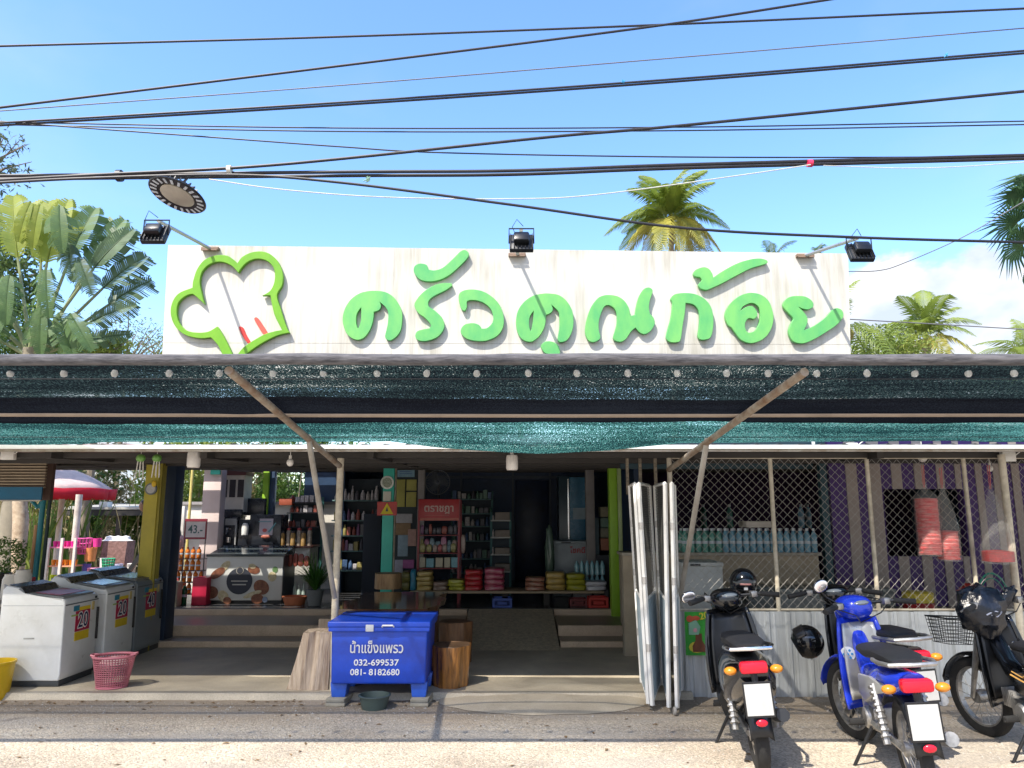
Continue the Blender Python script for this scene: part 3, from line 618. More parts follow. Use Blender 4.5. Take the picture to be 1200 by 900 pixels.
# floodlights on arms
def floodlight(pb, pe, lab, yend):
    base = P(pb[0], pb[1], YS-.02); end = P(pe[0], pe[1], yend)
    t = thing('floodlight', lab, 'floodlight', base, group='floodlights lighting the signboard'); d = end-base
    b = B(); b.box(-.11, .11, -.04, .03, -.02, .02, bev=.004); b.box(-.10, .10, -.06, -.04, -.035, -.02); b.obj('bracket', C('rust_bracket', .25, .17, .12, rough=.7), t)
    b = B(); b.tube([(0, -.02, 0), d*.98], .021, 8); b.obj('arm', C('galvanised_arm', .5, .5, .48, rough=.4, metal=.5), t)
    M0 = Matrix.Translation(d+Vector((0, 0, -.17)))
    b = B(); b.tube([(-.135, 0, 0), (-.135, 0, .17), (.135, 0, .17), (.135, 0, 0)], .009, 6, mtx=M0); b.obj('yoke', dark_metal, t)
    Mr = M0 @ RX(R(-28))
    b = B(); b.box(-.13, .13, -.03, .03, -.12, .12, bev=.012, mtx=Mr); h = b.obj('housing', dark_metal, t)
    b = B(); b.box(-.085, .085, -.115, -.03, -.06, .07, bev=.02, mtx=Mr); b.obj('driver_box', black_plastic, h)
    b = B()
    for k in range(7): b.box(-.12+k*.04-.003, -.12+k*.04+.003, -.05, -.03, -.11, .11, mtx=Mr)
    b.obj('cooling_fins', dark_metal, h)
    b = B(); b.box(-.11, .11, .03, .036, -.10, .10, mtx=Mr); b.obj('lens', C('lamp_glass', .4, .4, .38, rough=.1), h)
    b = B(); b.tube([(.02, -.02, .19), (-.05, -.09, .24), (-.1, -.05, .17), (-.06, -.1, .05)], .004, 5, mtx=M0); b.obj('flex', black_plastic, t)
floodlight((247, 292), (184, 258), 'black floodlight on an arm off the left end of the signboard', 7.6)
floodlight((606, 299), (611, 268), 'black floodlight standing above the middle of the signboard', 7.7)
floodlight((943, 300), (1006, 279), 'black floodlight on an arm off the right end of the signboard', 7.7)

# ================================================================== CABLES
cable_m = C('cable_black', .022, .022, .028, rough=.45, var=.2); cable_g = C('cable_grey', .16, .16, .17, rough=.5); cable_w = C('cable_pale', .62, .63, .58, rough=.5)
def catmull(pts, n=10):
    out = []; p = [pts[0]*2-pts[1]]+pts+[pts[-1]*2-pts[-2]]
    for i in range(1, len(p)-2):
        for k in range(n):
            t = k/n; out.append(.5*((2*p[i])+(-p[i-1]+p[i+1])*t+(2*p[i-1]-5*p[i]+4*p[i+1]-p[i+2])*t*t+(-p[i-1]+3*p[i]-3*p[i+1]+p[i+2])*t**3))
    out.append(p[-2]); return out
def cable(pix, Y, th, lab, m=None, seg=8):
    ext = list(pix)
    if pix[0][0] <= 2: dx = pix[1][0]-pix[0][0]; ext.insert(0, (pix[0][0]-dx, pix[0][1]-(pix[1][1]-pix[0][1])))
    if pix[-1][0] >= 1198: dx = pix[-1][0]-pix[-2][0]; ext.append((pix[-1][0]+dx, pix[-1][1]+(pix[-1][1]-pix[-2][1])))
    b = B(); b.tube(catmull([P(x, y, Y) for x, y in ext]), th*Y/F/2*.95, seg)
    return b.obj('overhead_cable', m or cable_m, label=lab, cat='cable', group='overhead cables along the road')
cable([(0,54),(400,43),(800,28),(1200,10)], 6.9, 3.0, 'topmost long black cable, rising gently from left to right')
cable([(0,126),(400,77),(750,33),(975,-1),(1210,-38)], 6.7, 3.4, 'black cable climbing steeply to leave the top of the frame at right')
cable([(0,130),(400,100),(800,67),(1200,33)], 7.0, 1.6, 'very thin cable between the steep cable and the double cable', cable_g)
cable([(0,144),(400,120),(800,92),(1200,59.5)], 6.9, 3.0, 'upper strand of the thick twin cable with blue ties')
cable([(0,147),(400,123),(800,95),(1200,62.5)], 6.92, 3.0, 'lower strand of the thick twin cable with blue ties')
cable([(0,143),(400,150),(800,149),(1200,142)], 7.2, 1.9, 'upper of two close thin level cables')
cable([(0,146),(400,154),(800,153),(1200,146)], 7.25, 1.9, 'lower of two close thin level cables')
cable([(0,142),(60,147),(250,161),(400,172),(520,179),(800,184),(1100,184),(1200,181)], 7.2, 2.0, 'thin cable dropping from upper left onto the thick bundle at right')
cable([(0,211),(130,204),(270,197),(400,186),(650,160),(800,147),(1200,107)], 7.0, 4.2, 'black cable leaving the thick bundle at the white clip and rising right')
cable([(0,206),(400,201.5),(600,200),(800,193),(1200,182)], 7.05, 4.6, 'upper strand of the thickest cable bundle')
cable([(0,210),(400,206),(600,204.5),(800,197),(1200,186)], 7.1, 4.6, 'lower strand of the thickest cable bundle')
cable([(0,214),(100,209),(270,205),(400,214),(600,240),(800,267),(1000,278),(1200,284)], 6.9, 3.8, 'black cable sagging away from the bundle and crossing the palm at right')
cable([(245,210),(330,222),(450,231),(600,233),(700,228),(870,205),(950,193)], 7.0, 1.6, 'thin pale cable looping below the bundle in the middle', cable_w)
cable([(965,194),(1060,197),(1130,195),(1200,190)], 7.0, 1.2, 'thin pale cable hanging below the bundle at right', cable_w)
cable([(994,318),(1030,317),(1060,308),(1130,277),(1200,236)], 9.2, 1.3, 'thin grey wire rising from the sign corner to the right edge', cable_g)
cable([(994,374),(1100,380),(1200,386)], 14, 1.5, 'thin grey wire crossing behind the right palms below the cloud', cable_g)
def clip(px, py, Y, m, w, h, lab, cat, sh='band'):
    p = P(px, py, Y); b = B()
    if sh == 'band': b.tube([(-w/2, 0, 0), (w/2, 0, 0)], h/2, 10)
    else:
        for k in range(5): b.tube([(random.uniform(-w, w)/3, -.02, 0), (random.uniform(-w, w)/2, -.03, random.uniform(-h, h)*.7), (random.uniform(-w, w), -.02, random.uniform(-h, h))], .006, 5)
        b.ell((0, -.02, 0), w*.35, .02, h*.35, 8, 6)
    b.obj('cable_clip' if sh == 'band' else 'plastic_scrap', m, label=lab, cat=cat, loc=p)
clip(140, 206, 7.05, dark_metal, .05, .12, 'black clamp round the thick bundle at far left', 'cable clip')
clip(269, 199, 7.02, C('white_clip', .7, .68, .6), .04, .09, 'white clip where the rising cable leaves the bundle', 'cable clip')
clip(949, 191.5, 7.04, C('red_tape', .75, .03, .10, rough=.4), .05, .075, 'red tape band round the bundle at right', 'cable tape')
clip(432, 211, 7.0, C('green_plastic_scrap', .2, .35, .25), .05, .04, 'scrap of green plastic caught on the bundle', 'plastic scrap', 's')
clip(730, 97, 6.88, C('blue_tie', .05, .35, .65), .02, .02, 'blue tie on the twin cable above the palm', 'cable tie', 's')
clip(1107, 66, 6.88, C('blue_tie', .05, .35, .65), .02, .03, 'blue tie on the twin cable at far right', 'cable tie', 's')
# round high bay lamp hanging from the bundle
c_ = P(208, 229, 7.0)
t = thing('high_bay_lamp', 'round black finned high bay lamp hanging from the cables', 'lamp', c_, ry=R(12), rx=R(-14))
b = B(); b.lathe([(.15, .045), (.275, .012), (.285, 0), (.275, -.01), (.20, -.012), (.17, .0), (.15, .01)], 40); b.obj('housing', dark_metal, t)
b = B(); b.lathe([(0, -.016), (.15, -.016), (.168, -.008), (.168, .0)], 36); b.obj('diffuser', C('diffuser_beige', .55, .50, .40, rough=.35), t)
b = B()
for k in range(44):
    if k % 2: continue
    a = 2*PI*k/44; b.box(.20, .262, -.012, .012, -.0155, -.011, mtx=RZ(a))
b.obj('air_slot', C('slot_sky', .75, .8, .85, rough=.6), t)
b = B(); b.lathe([(0, .14), (.07, .14), (.09, .12), (.13, .05), (.15, .03)], 24)
for k in range(20): b.box(.06, .17, -.004, .004, .02, .11, mtx=RZ(2*PI*k/20))
b.obj('heat_sink', dark_metal, t)
b = B(); b.tube([(0, 0, .14), (0, 0, .18), (.02, 0, .24)], .012, 8); b.obj('hook', dark_metal, t)

# ================================================================== FENCE on the right
YF = 7.12
fence = thing('chain_link_fence', 'cream chain link fence with corrugated sheets below in front of the right room', 'fence', (3.4, YF, 0))
def fp(b_, name, m, **k):
    o = b_.obj(name, m, fence, **k); o.matrix_parent_inverse = Matrix.Translation((-3.4, -YF, 0)); return o
zc = P(1000, 716, YF).z
sheet_m = C('corrugated_zinc', .60, .63, .64, rough=.4, metal=.15, col2=(.42, .44, .44), vs=3, stretch=(6, 1, .5))
xx0 = P(795, 760, YF).x
def zsheet(xa, w):
    b = B(); prof = []; n = int(w/.19+.5)
    pr = [(0, 0), (.035, 0), (.05, .022), (.075, .022), (.09, 0), (.12, 0), (.125, .006), (.135, .006), (.14, 0), (.19, 0)]
    for i in range(n): prof += [(xa+i*.19+p[0], -p[1]) for p in pr[:-1]]
    prof.append((xa+n*.19, 0)); vs = [(b.bm.verts.new((x, YF-.03+y, 0)), b.bm.verts.new((x, YF-.03+y, zc))) for x, y in prof]
    for a, c2_ in zip(vs, vs[1:]): b.bm.faces.new((a[0], c2_[0], c2_[1], a[1]))
    fp(b, 'corrugated_sheet', sheet_m, smooth=False, thick=.0015)
for i in range(9): zsheet(xx0+i*.76, .762)
for px, k in ((787, 1), (907, 0), (1022, 0), (1137, 0)):
    x = P(px, 620, YF).x; b = B(); b.tube([(x, YF, 0), (x, YF, 2.19)], .020 if not k else .024, 10); fp(b, 'post', cream_tube)
x = P(1183, 620, 6.95).x; b = B(); b.tube([(x, 6.95, 0), (x, 6.95, 2.18)], .032, 12); fp(b, 'post', cream_tube)
b = B(); b.tube([(xx0, YF, 2.17), (7, YF, 2.17)], .018, 8); b.tube([(xx0, YF, zc+.01), (7, YF, zc+.01)], .012, 8); fp(b, 'rail', cream_tube)
wire_m = C('galvanised_wire', .46, .44, .40, rough=.55, metal=0.0)
def chain():
    b = B(); z0, z1 = zc, 2.17; p = .080; n = int((6.2-xx0)/(p/2))
    for i in range(n):
        x = xx0+.02+i*p/2; pts = []; k = 0; ph = 1 if i % 2 else -1
        while z0+k*p/2 <= z1:
            sg_ = ph*(1 if k % 2 else -1); pts.append((x+sg_*p/4, YF+.004*sg_, z0+k*p/2)); k += 1
        b.tube(pts, .0021, 5)
    fp(b, 'wire_mesh', wire_m, kind='stuff')
chain()

# folding gate, four leaves zigzagged together
gate = thing('folding_gate', 'white folding gate of four leaves with mesh above and zinc sheet below', 'gate', (1.35, 7, 0))
gw = C('gate_white_tube', .90, .90, .87, rough=.35, col2=(.80, .78, .72), vs=5)
gs = C('gate_zinc_sheet', .42, .52, .58, rough=.45, metal=.1, stretch=(5, 5, .4))
def leaf(b0, b1, zb0, zb1, t0, t1, zt):
    A0 = Vector((*b0, zb0)); A1 = Vector((*b1, zb1)); T0 = Vector((*t0, zt)); T1 = Vector((*t1, zt))
    f = thing('gate_leaf', None, None); f.parent = gate; f.matrix_parent_inverse = Matrix.Translation((-1.35, -7, 0))
    b = B(); r = .0145
    for a, c2_ in ((A0, T0), (A1, T1)):
        b.tube([a, c2_], r*1.35, 4)
    zm = .46; M0_ = lerp(A0, T0, zm); M1_ = lerp(A1, T1, zm)
    for a, c2_ in ((A0+Vector((0, 0, .03)), A1+Vector((0, 0, .03))), (M0_, M1_), (T0, T1)): b.tube([a, c2_], r, 4)
    b.obj('leaf_frame', gw, f, smooth=False)
    b = B(); n = 24; nrm = (A1-A0).cross(Vector((0, 0, 1))).normalized()
    prev = None
    for i in range(n+1):
        t_ = .03+.94*i/n; o_ = nrm*(.010 if (i//2) % 2 else -.004)
        v = (b.bm.verts.new(lerp(A0, A1, t_)+Vector((0, 0, .04))+o_), b.bm.verts.new(lerp(M0_, M1_, t_)+o_))
        if prev: b.bm.faces.new((prev[0], v[0], v[1], prev[1]))
        prev = v
    b.obj('leaf_sheet', gs, f, smooth=False, thick=.0015)
    b = B(); K = 34
    for s_ in (0, 1):
        for i in range(-K, K):
            u0, u1 = i/14, i/14+ (2.2)
            v0, v1 = 0.0, 1.0
            if u0 < 0: v0 = -u0/2.2; u0 = 0
            if u1 > 1: v1 = v0+(1-u0)/2.2 if u0 > 0 or v0 > 0 else 1/2.2; u1 = 1
            if v1-v0 < .01 or u0 >= 1: continue
            if s_: u0, u1 = 1-u0, 1-u1
            pa = lerp(lerp(M0_, M1_, u0), lerp(T0, T1, u0), v0); pb_ = lerp(lerp(M0_, M1_, u1), lerp(T0, T1, u1), v1)
            b.tube([pa, pb_], .0019, 3, cap=False)
    b.obj('leaf_mesh', C('expanded_mesh', .13, .13, .12, rough=.5), f, smooth=False)
    for zz in (.25, .55, .8):
        b = B(); q = lerp(A0, T0, zz); b.tube([q-Vector((0, 0, .03)), q+Vector((0, 0, .03))], .022, 8); b.obj('hinge', C('hinge_steel', .6, .58, .55, rough=.4, metal=.4), f)
zt = 1.90
leaf((1.20, 7.20), (1.15, 6.60), .10, .06, (1.137, 7.20), (1.09, 6.62), zt)
leaf((1.178, 6.58), (1.36, 7.18), .05, .08, (1.12, 6.60), (1.32, 7.18), zt)
leaf((1.40, 7.18), (1.305, 6.52), .08, .05, (1.375, 7.18), (1.342, 6.54), zt)
leaf((1.37, 6.50), (1.52, 7.05), .05, .06, (1.395, 6.52), (1.53, 7.05), zt)
b = B(); b.lathe([(0, -.012), (.03, -.012), (.035, -.006), (.035, .006), (.03, .012), (0, .012)], 16, mtx=T3(1.34, 6.46, .035) @ RY(R(90))); o = b.obj('castor_wheel', C('castor_grey', .4, .38, .35), gate); o.matrix_parent_inverse = Matrix.Translation((-1.35, -7, 0))
gt = thing('gate_head_bars', 'short dark speckled steel bars hanging above the folding gate', 'steel bars', (1.2, 7.4, 2.1))
for px in (735, 750, 768):
    x = P(px, 550, 7.4).x; b = B(); b.box(x-.014-1.2, x+.014-1.2, -.014, .014, -.28, .12); b.obj('bar', C('speckled_bar', .30, .25, .18, rough=.7, col2=(.08, .07, .06), vs=40), gt, smooth=False)

# green drinks poster wired to the corrugated sheet
x0, x1, z0, z1 = rc(803, 717, 834, 768, YF-.07)
ps = thing('poster', 'green drinks poster with a brown bottle tied to the corrugated sheet', 'poster', ((x0+x1)/2, YF-.07, (z0+z1)/2))
w, h = (x1-x0)/2, (z1-z0)/2
b = B(); b.box(-w, w, 0, .004, -h, h); b.obj('board', C('poster_green', .02, .30, .03, rough=.35, col2=(.05, .42, .04), vs=9), ps, smooth=False)
b = B(); b.ell((-.02, -.002, -.12), .075, .002, .05, 14, 6); b.obj('print', C('poster_yellow', .65, .55, .05), ps)
b = B(); b.prism([(-.055, -.16), (.055, -.16), (.06, -.11), (.03, -.06), (.028, 0), (-.028, 0), (-.03, -.06), (-.06, -.11)], -.006, -.003); b.obj('print', C('poster_brown', .16, .05, .02), ps, smooth=False)
b = B(); b.prism([(-.09, -.01), (.0, -.01), (.02, .06), (-.02, .12), (-.09, .09)], -.007, -.0035); b.obj('print', C('poster_teal', .25, .5, .35), ps, smooth=False)
b = B(); b.ell((-.075, -.005, .13), .035, .002, .03, 10, 5); b.ell((-.02, -.005, .135), .04, .002, .022, 10, 5); b.obj('print', C('poster_red', .6, .1, .04), ps)
b = B(); b.ell((-.03, -.009, .03), .02, .002, .02, 10, 5); b.obj('print', C('poster_pink', .7, .35, .4), ps)
text('lettering', '20', .085, C('poster_yellow_text', .75, .68, .05), ps, (.055, -.006, .155), rot=(R(90), R(-12), 0), bold=.002)

# ================================================================== COOLER AND ENTRANCE THINGS
cx = (P(385, 750, 6.75).x+P(503, 750, 6.75).x)/2
cool = thing('ice_cooler', 'blue plastic ice cooler box lettered in white in front of the entrance', 'cooler box', (cx, 6.75, 0))
blue = C('cooler_blue', .012, .075, .60, rough=.36, col2=(.012, .05, .40), vs=4, bump=.08, bs=30)
hw = .43; D = .66
b = B(); b.prism([(-hw*.955, .175), (hw*.955, .175), (hw*.985, .64), (-hw*.985, .64)], .02, D, bev=.02, seg=3)
b.box(-hw*.99, hw*.99, .005, D+.01, .615, .64, bev=.006)
b.obj('body', blue, cool)
b = B(); b.box(-hw-.02, hw+.02, -.02, D+.04, .655, .705, bev=.012, seg=3); b.box(-hw-.012, hw+.012, -.012, D+.03, .62, .66, bev=.006); b.obj('lid', blue, cool)
for sx_ in (-1, 1):
    for y in (.06, D-.2): b = B(); b.prism([(sx_*.35-.075, .185), (sx_*.35+.075, .185), (sx_*.35+.06, .06), (sx_*.35-.06, .06)], y, y+.16, bev=.008); b.obj('foot', C('cooler_foot_blue', .03, .12, .62, rough=.4), cool)
wlab = C('white_lettering', .85, .85, .85, rough=.5)
b = B(); b.box(-.115, -.045, -.026, -.018, .622, .68, bev=.003); b.obj('label', C('latch_label', .6, .62, .66), cool)
b = B(); b.tube([(.03, -.018, .662), (.035, -.04, .675), (.125, -.04, .675), (.13, -.018, .662)], .008, 8); b.obj('latch', wlab, cool)
text('lettering', 'น้ำแข็งแพรว', .118, wlab, cool, (-.02, .012, .475), rot=(R(88), 0, 0), sx=.82, bold=.0015)
text('lettering', '032-699537', .072, wlab, cool, (-.02, .015, .355), rot=(R(88), 0, 0), sx=1.13, bold=.0012)
text('lettering', '081- 8182680', .072, wlab, cool, (-.03, .017, .275), rot=(R(88), 0, 0), sx=1.07, bold=.0012)
pav = C('old_concrete_block', .42, .38, .30, rough=.9, var=.2, bump=.5, bs=30)
for i, sx_ in enumerate((-1, 1)):
    for k in range(2):
        b = B(); w = .17-.012*k; b.box(-w/2+random.uniform(-.01, .01), w/2, -.02, .28, 0, .030, bev=.006)
        b.obj('paving_block', pav, label='%s concrete block under the %s feet of the blue cooler' % (('bottom', 'upper')[k], ('left', 'right')[i]), cat='concrete block', group='concrete blocks under the cooler', loc=(cx+sx_*.36, 6.75+.02*k, .03*k+.001), rot=(0, 0, random.uniform(-.12, .12)))
# basin
p_ = G(437, 832, 0); b = B(); b.lathe([(0, .008), (.095, .008), (.10, .0), (.105, .0), (.128, .10), (.140, .104), (.140, .110), (.122, .112), (.105, .03), (0, .028)], 32); 
b.obj('basin', C('grey_green_basin', .07, .10, .09, rough=.45), label='small dark grey green plastic basin on the gravel under the cooler', cat='basin', loc=(p_.x, p_.y+.06, 0))
# stumps
def stump(px, pyb, r, h, lab, mcol, top, tilt=0, zb=.056, cut=False, rb=1.0, name='tree_stump'):
    p = G(px, pyb, zb); t = thing(name, lab, 'stump stool', (p.x, p.y+r, zb), rz=random.uniform(0, 3))
    def wob(a, z): return 1+.07*math.sin(3*a+1)+.05*math.sin(7*a+2.0)+.035*mnoise.noise(Vector((math.cos(a)*3, math.sin(a)*3, z*5)))
    prof = [(0, 0)]+[(r*(rb+(1-rb)*(k/8)), h*k/8) for k in range(9)]
    b = B(); b.lathe(prof+[(0, h)], 44, wob=wob); b.obj('bark', mcol, t)
    b = B(); b.lathe([(0, h+.003), (r*.93, h+.003), (r*.95, h-.002)], 44, wob=wob); b.obj('cut_top', top, t)
    return t
barkb = C('varnished_bark', .48, .20, .045, rough=.22, col2=(.03, .014, .008), vs=15, stretch=(1.6, 1.6, .13), bump=.7, bs=14, coat=.4)
topb = C('stump_top_dark', .20, .12, .07, rough=.4, var=.3, vs=14)
stump(526, 808, .19, .36, 'glossy brown and black tree stump stool right of the blue cooler', barkb, topb, rb=.88)
t2 = stump(531, 779, .175, .42, 'shorter brown stump with a bark rim behind the glossy stump', C('brown_bark', .26, .13, .06, rough=.4, col2=(.08, .04, .02), vs=8, stretch=(2, 2, .4), bump=.6, bs=20), topb, rb=.95)
woodp = C('pale_weathered_wood', .56, .45, .34, rough=.8, col2=(.27, .19, .13), vs=9, stretch=(3.2, 3.2, .2), bump=1.0, bs=22)
t_ = thing('wood_block', 'pale weathered tapered wood block standing left of the blue cooler', 'wood block', (P(364, 780, 7.2).x, 7.12, .057))
b = B(); n = 14
base = [(-.19, 0), (-.06, -.04), (.02, -.02), (.06, -.05), (.19, -.02), (.2, .2), (0, .24), (-.18, .2)]; topp = [(-.06, .0), (.0, -.01), (.05, .02), (.1, .0), (.19, .01), (.19, .17), (.05, .2), (-.06, .17)]
lo = [b.bm.verts.new((x, y, 0)) for x, y in base]; mi = [b.bm.verts.new((lerp(x0_, x1_, .5)+.006, lerp(y0_, y1_, .5), .25)) for (x0_, y0_), (x1_, y1_) in zip(base, topp)]; hi = [b.bm.verts.new((x, y, .50+random.uniform(-.012, .012))) for x, y in topp]
for A_, B_ in ((lo, mi), (mi, hi)):
    for k in range(8): b.bm.faces.new((A_[k], A_[(k+1) % 8], B_[(k+1) % 8], B_[k]))
b.bm.faces.new(lo[::-1]); b.bm.faces.new(hi); b.obj('trunk_piece', woodp, t_, smooth=False)
x0, x1, z0, z1 = rc(372, 725, 392, 770, 8.0)
b = B(); b.box(x0, x1, 8.0, 8.3, .06, z1, bev=.015); b.obj('wood_block', woodp, label='square pale wood block behind the tapered one', cat='wood block')
# live edge table
tb = thing('wooden_table', 'glossy brown slab table behind the blue cooler', 'table', (0, 8.4, 0))
b = B(); xa_, xb_ = P(392, 712, 7.6).x, P(508, 712, 7.6).x; n = 24; tp = []
def edge(y, s): return .04*math.sin(y*5+s*2)+.03*math.sin(y*11)
lv = []
for k in range(n+1):
    y = -.78+1.60*k/n; lv.append([b.bm.verts.new((x, y, z)) for (x, z) in ((xa_+edge(y, 0), .70), (xb_+edge(y, 1), .70), (xb_+edge(y, 1)-.02, .64), (xa_+edge(y, 0)+.02, .64))])
for a_, c2_ in zip(lv, lv[1:]):
    for k in range(4): b.bm.faces.new((a_[k], a_[(k+1) % 4], c2_[(k+1) % 4], c2_[k]))
b.bm.faces.new(lv[0]); b.bm.faces.new(lv[-1][::-1])
b.obj('tabletop', C('varnished_slab', .16, .075, .04, rough=.14, col2=(.05, .025, .015), vs=5, stretch=(4, .6, 1), coat=.7), tb)
for x in (xa_+.12, xb_-.12):
    for y in (-.6, .6): b = B(); b.box(x-.04, x+.04, y-.04, y+.04, .056, .64, bev=.006); b.obj('leg', C('table_leg_wood', .2, .11, .06, rough=.5), tb)
# round cut stool at the teal column
def stumpbox(px0, py0, px1, py1, Y, lab):
    x0, x1, z0, z1 = rc(px0, py0, px1, py1, Y); r = (x1-x0)/2; t = thing('tree_stump', lab, 'stump stool', ((x0+x1)/2, Y+r, z0))
    b = B(); b.lathe([(0, 0), (r, 0), (r*.97, z1-z0), (0, z1-z0)], 28, wob=lambda a, z: 1+.05*math.sin(5*a)); b.obj('bark', C('tan_stump', .42, .27, .13, rough=.6, col2=(.2, .11, .05), vs=8, stretch=(2, 2, .4)), t)
    b = B(); b.lathe([(0, z1-z0+.003), (r*.9, z1-z0+.003)], 28); b.obj('cut_top', C('tan_stump_top', .5, .36, .2, rough=.6), t)
stumpbox(436, 673, 468, 691, 9.6, 'tan wooden stump stool at the foot of the teal column')

# ================================================================== WASHING MACHINES
def washer(label, loc, m, sticker, sy=1.0, sz=.90, red=False, rz=0.0):
    t = thing('washing_machine', label, 'washing machine', loc, rz, group='coin washing machines in a row')
    W2 = .29*sy
    prof = [(-.30, .05), (.30, .05), (.31, .10), (.295, .83*sz), (.27, .87*sz), (-.10, .915*sz), (-.15, .985*sz), (-.27, 1.01*sz), (-.31, .96*sz)]
    b = B(); b.prism(prof, -W2, W2, bev=.014, seg=3); b.obj('body', m, t)
    b = B(); b.box(-.29, .30, -W2+.012, W2-.012, 0, .055, bev=.006); b.obj('plinth', C('washer_plinth', .05, .055, .06, rough=.5), t)
    Mt = T3(.085, 0, .902*sz) @ RY(math.atan2(.045*sz, .37))
    b = B(); b.box(-.165, .175, -W2+.03, W2-.03, -.008, .010, bev=.006, mtx=Mt); lid = b.obj('lid', C('lid_frame_grey', .22, .23, .22, rough=.3), t)
    b = B(); b.box(-.12, .11, -W2+.075, W2-.075, .011, .014, mtx=Mt)
    b.obj('lid_window', C('lid_glass', .12, .13, .12, rough=.08) if not red else C('lid_red_sheet', .55, .02, .03, rough=.3), lid)
    b = B(); b.prism([(-.148, .993*sz), (-.105, .925*sz), (-.11, .918*sz), (-.16, .98*sz)], -W2+.03, W2-.03); b.prism([(-.16, .992*sz), (-.265, 1.017*sz), (-.265, 1.012*sz), (-.16, .986*sz)], -W2+.03, W2-.03); b.obj('control_panel', C('washer_panel_dark', .05, .05, .05, rough=.25), t)
    b = B(); b.box(.296, .3, -W2+.01, W2-.01, .80*sz, .812*sz); b.obj('trim', C('washer_trim', .12, .13, .14), t)
    b = B(); b.box(-.06, .04, -W2-.003, -W2+.002, .47*sz, .485*sz, bev=.002); b.obj('badge', C('washer_badge', .35, .36, .34), t)
    def plate(y0, y1, z0, z1, mm, d=.004, nm='sticker'):
        xm = lambda z: .31-(z-.10)*.0205/1.0; b = B(); vs = []
        for (y, z) in ((y0, z0), (y1, z0), (y1, z1), (y0, z1)): vs.append((xm(z)+d, y, z))
        for (y, z) in ((y0, z0), (y1, z0), (y1, z1), (y0, z1)): vs.append((xm(z)-.002, y, z))
        v = [b.bm.verts.new(q) for q in vs]
        for f in ((0, 1, 2, 3), (4, 7, 6, 5), (0, 4, 5, 1), (1, 5, 6, 2), (2, 6, 7, 3), (3, 7, 4, 0)): b.bm.faces.new([v[i] for i in f])
        return b.obj(nm, mm, t, smooth=False)
    yl = C('sticker_yellow', .75, .55, .02, rough=.4); rd = C('sticker_maroon', .42, .01, .06, rough=.4)
    zs = .62*sz
    plate(-.10, .14, zs-.10, zs+.09, rd); plate(-.10, .14, zs-.185, zs-.105, yl); plate(-.06, .14, zs+.092, zs+.125, yl)
    wo = C('sticker_white', .8, .8, .78); 
    text('lettering', sticker, .20, wo, t, (.31-(zs-.1)*.0205+.0065, .02, zs-.005), rot=(R(90), 0, R(90)), sx=.85, bold=.012, ext=.0005)
    text('lettering', sticker, .20, C('digit_navy', .02, .02, .08), t, (.31-(zs-.1)*.0205+.0085, .02, zs-.005), rot=(R(90), 0, R(90)), sx=.85, bold=.001, ext=.0005)
    plate(-.14, -.05, .725*sz, .78*sz, C('sticker_teal', .03, .22, .32)); plate(-.17, -.03, .675*sz, .69*sz, C('sticker_green', .35, .5, .12))
    plate(.17, .21, .70*sz, .79*sz, C('sticker_gold', .6, .48, .2)); plate(.22, .25, .82*sz, .845*sz, black_plastic, nm='button')
    b = B(); b.box(-.285, .28, -W2-.0015, -W2+.002, .855*sz*.94, .858*sz*.94); b.obj('panel_seam', C('seam_grey', .30, .31, .32), t, smooth=False)
    b = B(); b.tube([(-.31, -.1, .93*sz), (-.40, -.12, .90), (-.43, -.05, .5), (-.40, .05, .02)], .012, 7); b.obj('hose', C('hose_grey', .45, .45, .46, rough=.5), t)
    plate(.262, .274, .34, .72*sz, C('coin_box_black', .02, .02, .02), d=.02, nm='coin_box')
    return t
wm_white = C('washer_white', .74, .76, .76, rough=.28, col2=(.62, .63, .60), vs=2.2, coat=.2); wm_grey = C('washer_grey', .20, .23, .25, rough=.35, var=.08, coat=.2)
washer('white top loading washing machine nearest the road, red sheet on its lid, priced 20', (-4.50, 7.50, .057), wm_white, '20', red=True)
washer('white top loading washing machine in the middle of the row, priced 20', (-4.49, 8.22, .057), wm_white, '20', sz=.93)
washer('grey top loading washing machine at the back of the row, priced 40', (-4.52, 8.93, .057), wm_grey, '40', sz=.94, sy=1.08)
# pink basket
p_ = G(122, 809, .057)
t = thing('laundry_basket', 'pink plastic laundry basket beside the first washing machine', 'basket', (p_.x, p_.y+.13, .057), rz=.2)
pk = C('pink_plastic', .52, .17, .21, rough=.4, var=.1)
def rbk(z): return .115+.045*z/.28
b = B()
for k in range(44):
    a = 2*PI*k/44
    b.tube([(rbk(z)*math.cos(a)*1.12, rbk(z)*math.sin(a)*.9, z) for z in (0.0, .14, .27)], .0042, 4)
for j in range(14):
    z = .02+j*.019; b.tube([(rbk(z)*math.cos(2*PI*k/30)*1.12, rbk(z)*math.sin(2*PI*k/30)*.9, z) for k in range(31)], .004, 4, cap=False)
b.obj('basket_weave', pk, t)
b = B(); 
for z, r_ in ((.005, .008), (.275, .012)): b.tube([(rbk(z)*math.cos(2*PI*k/36)*1.13, rbk(z)*math.sin(2*PI*k/36)*.91, z) for k in range(37)], r_, 8)
b.lathe([(0, .004), (.13, .004)], 24); b.obj('rim', pk, t)
b = B()
for s_ in (-1, 1): b.tube([(s_*.15, -.05, .285), (s_*.19, -.04, .29), (s_*.20, 0, .29), (s_*.19, .04, .29), (s_*.15, .05, .285)], .009, 6)
b.obj('handle', pk, t)
b = B(); b.ell((0, 0, .2), .13, .1, .07, 10, 6); b.obj('laundry', C('pale_cloth', .6, .42, .42, rough=.9), t)
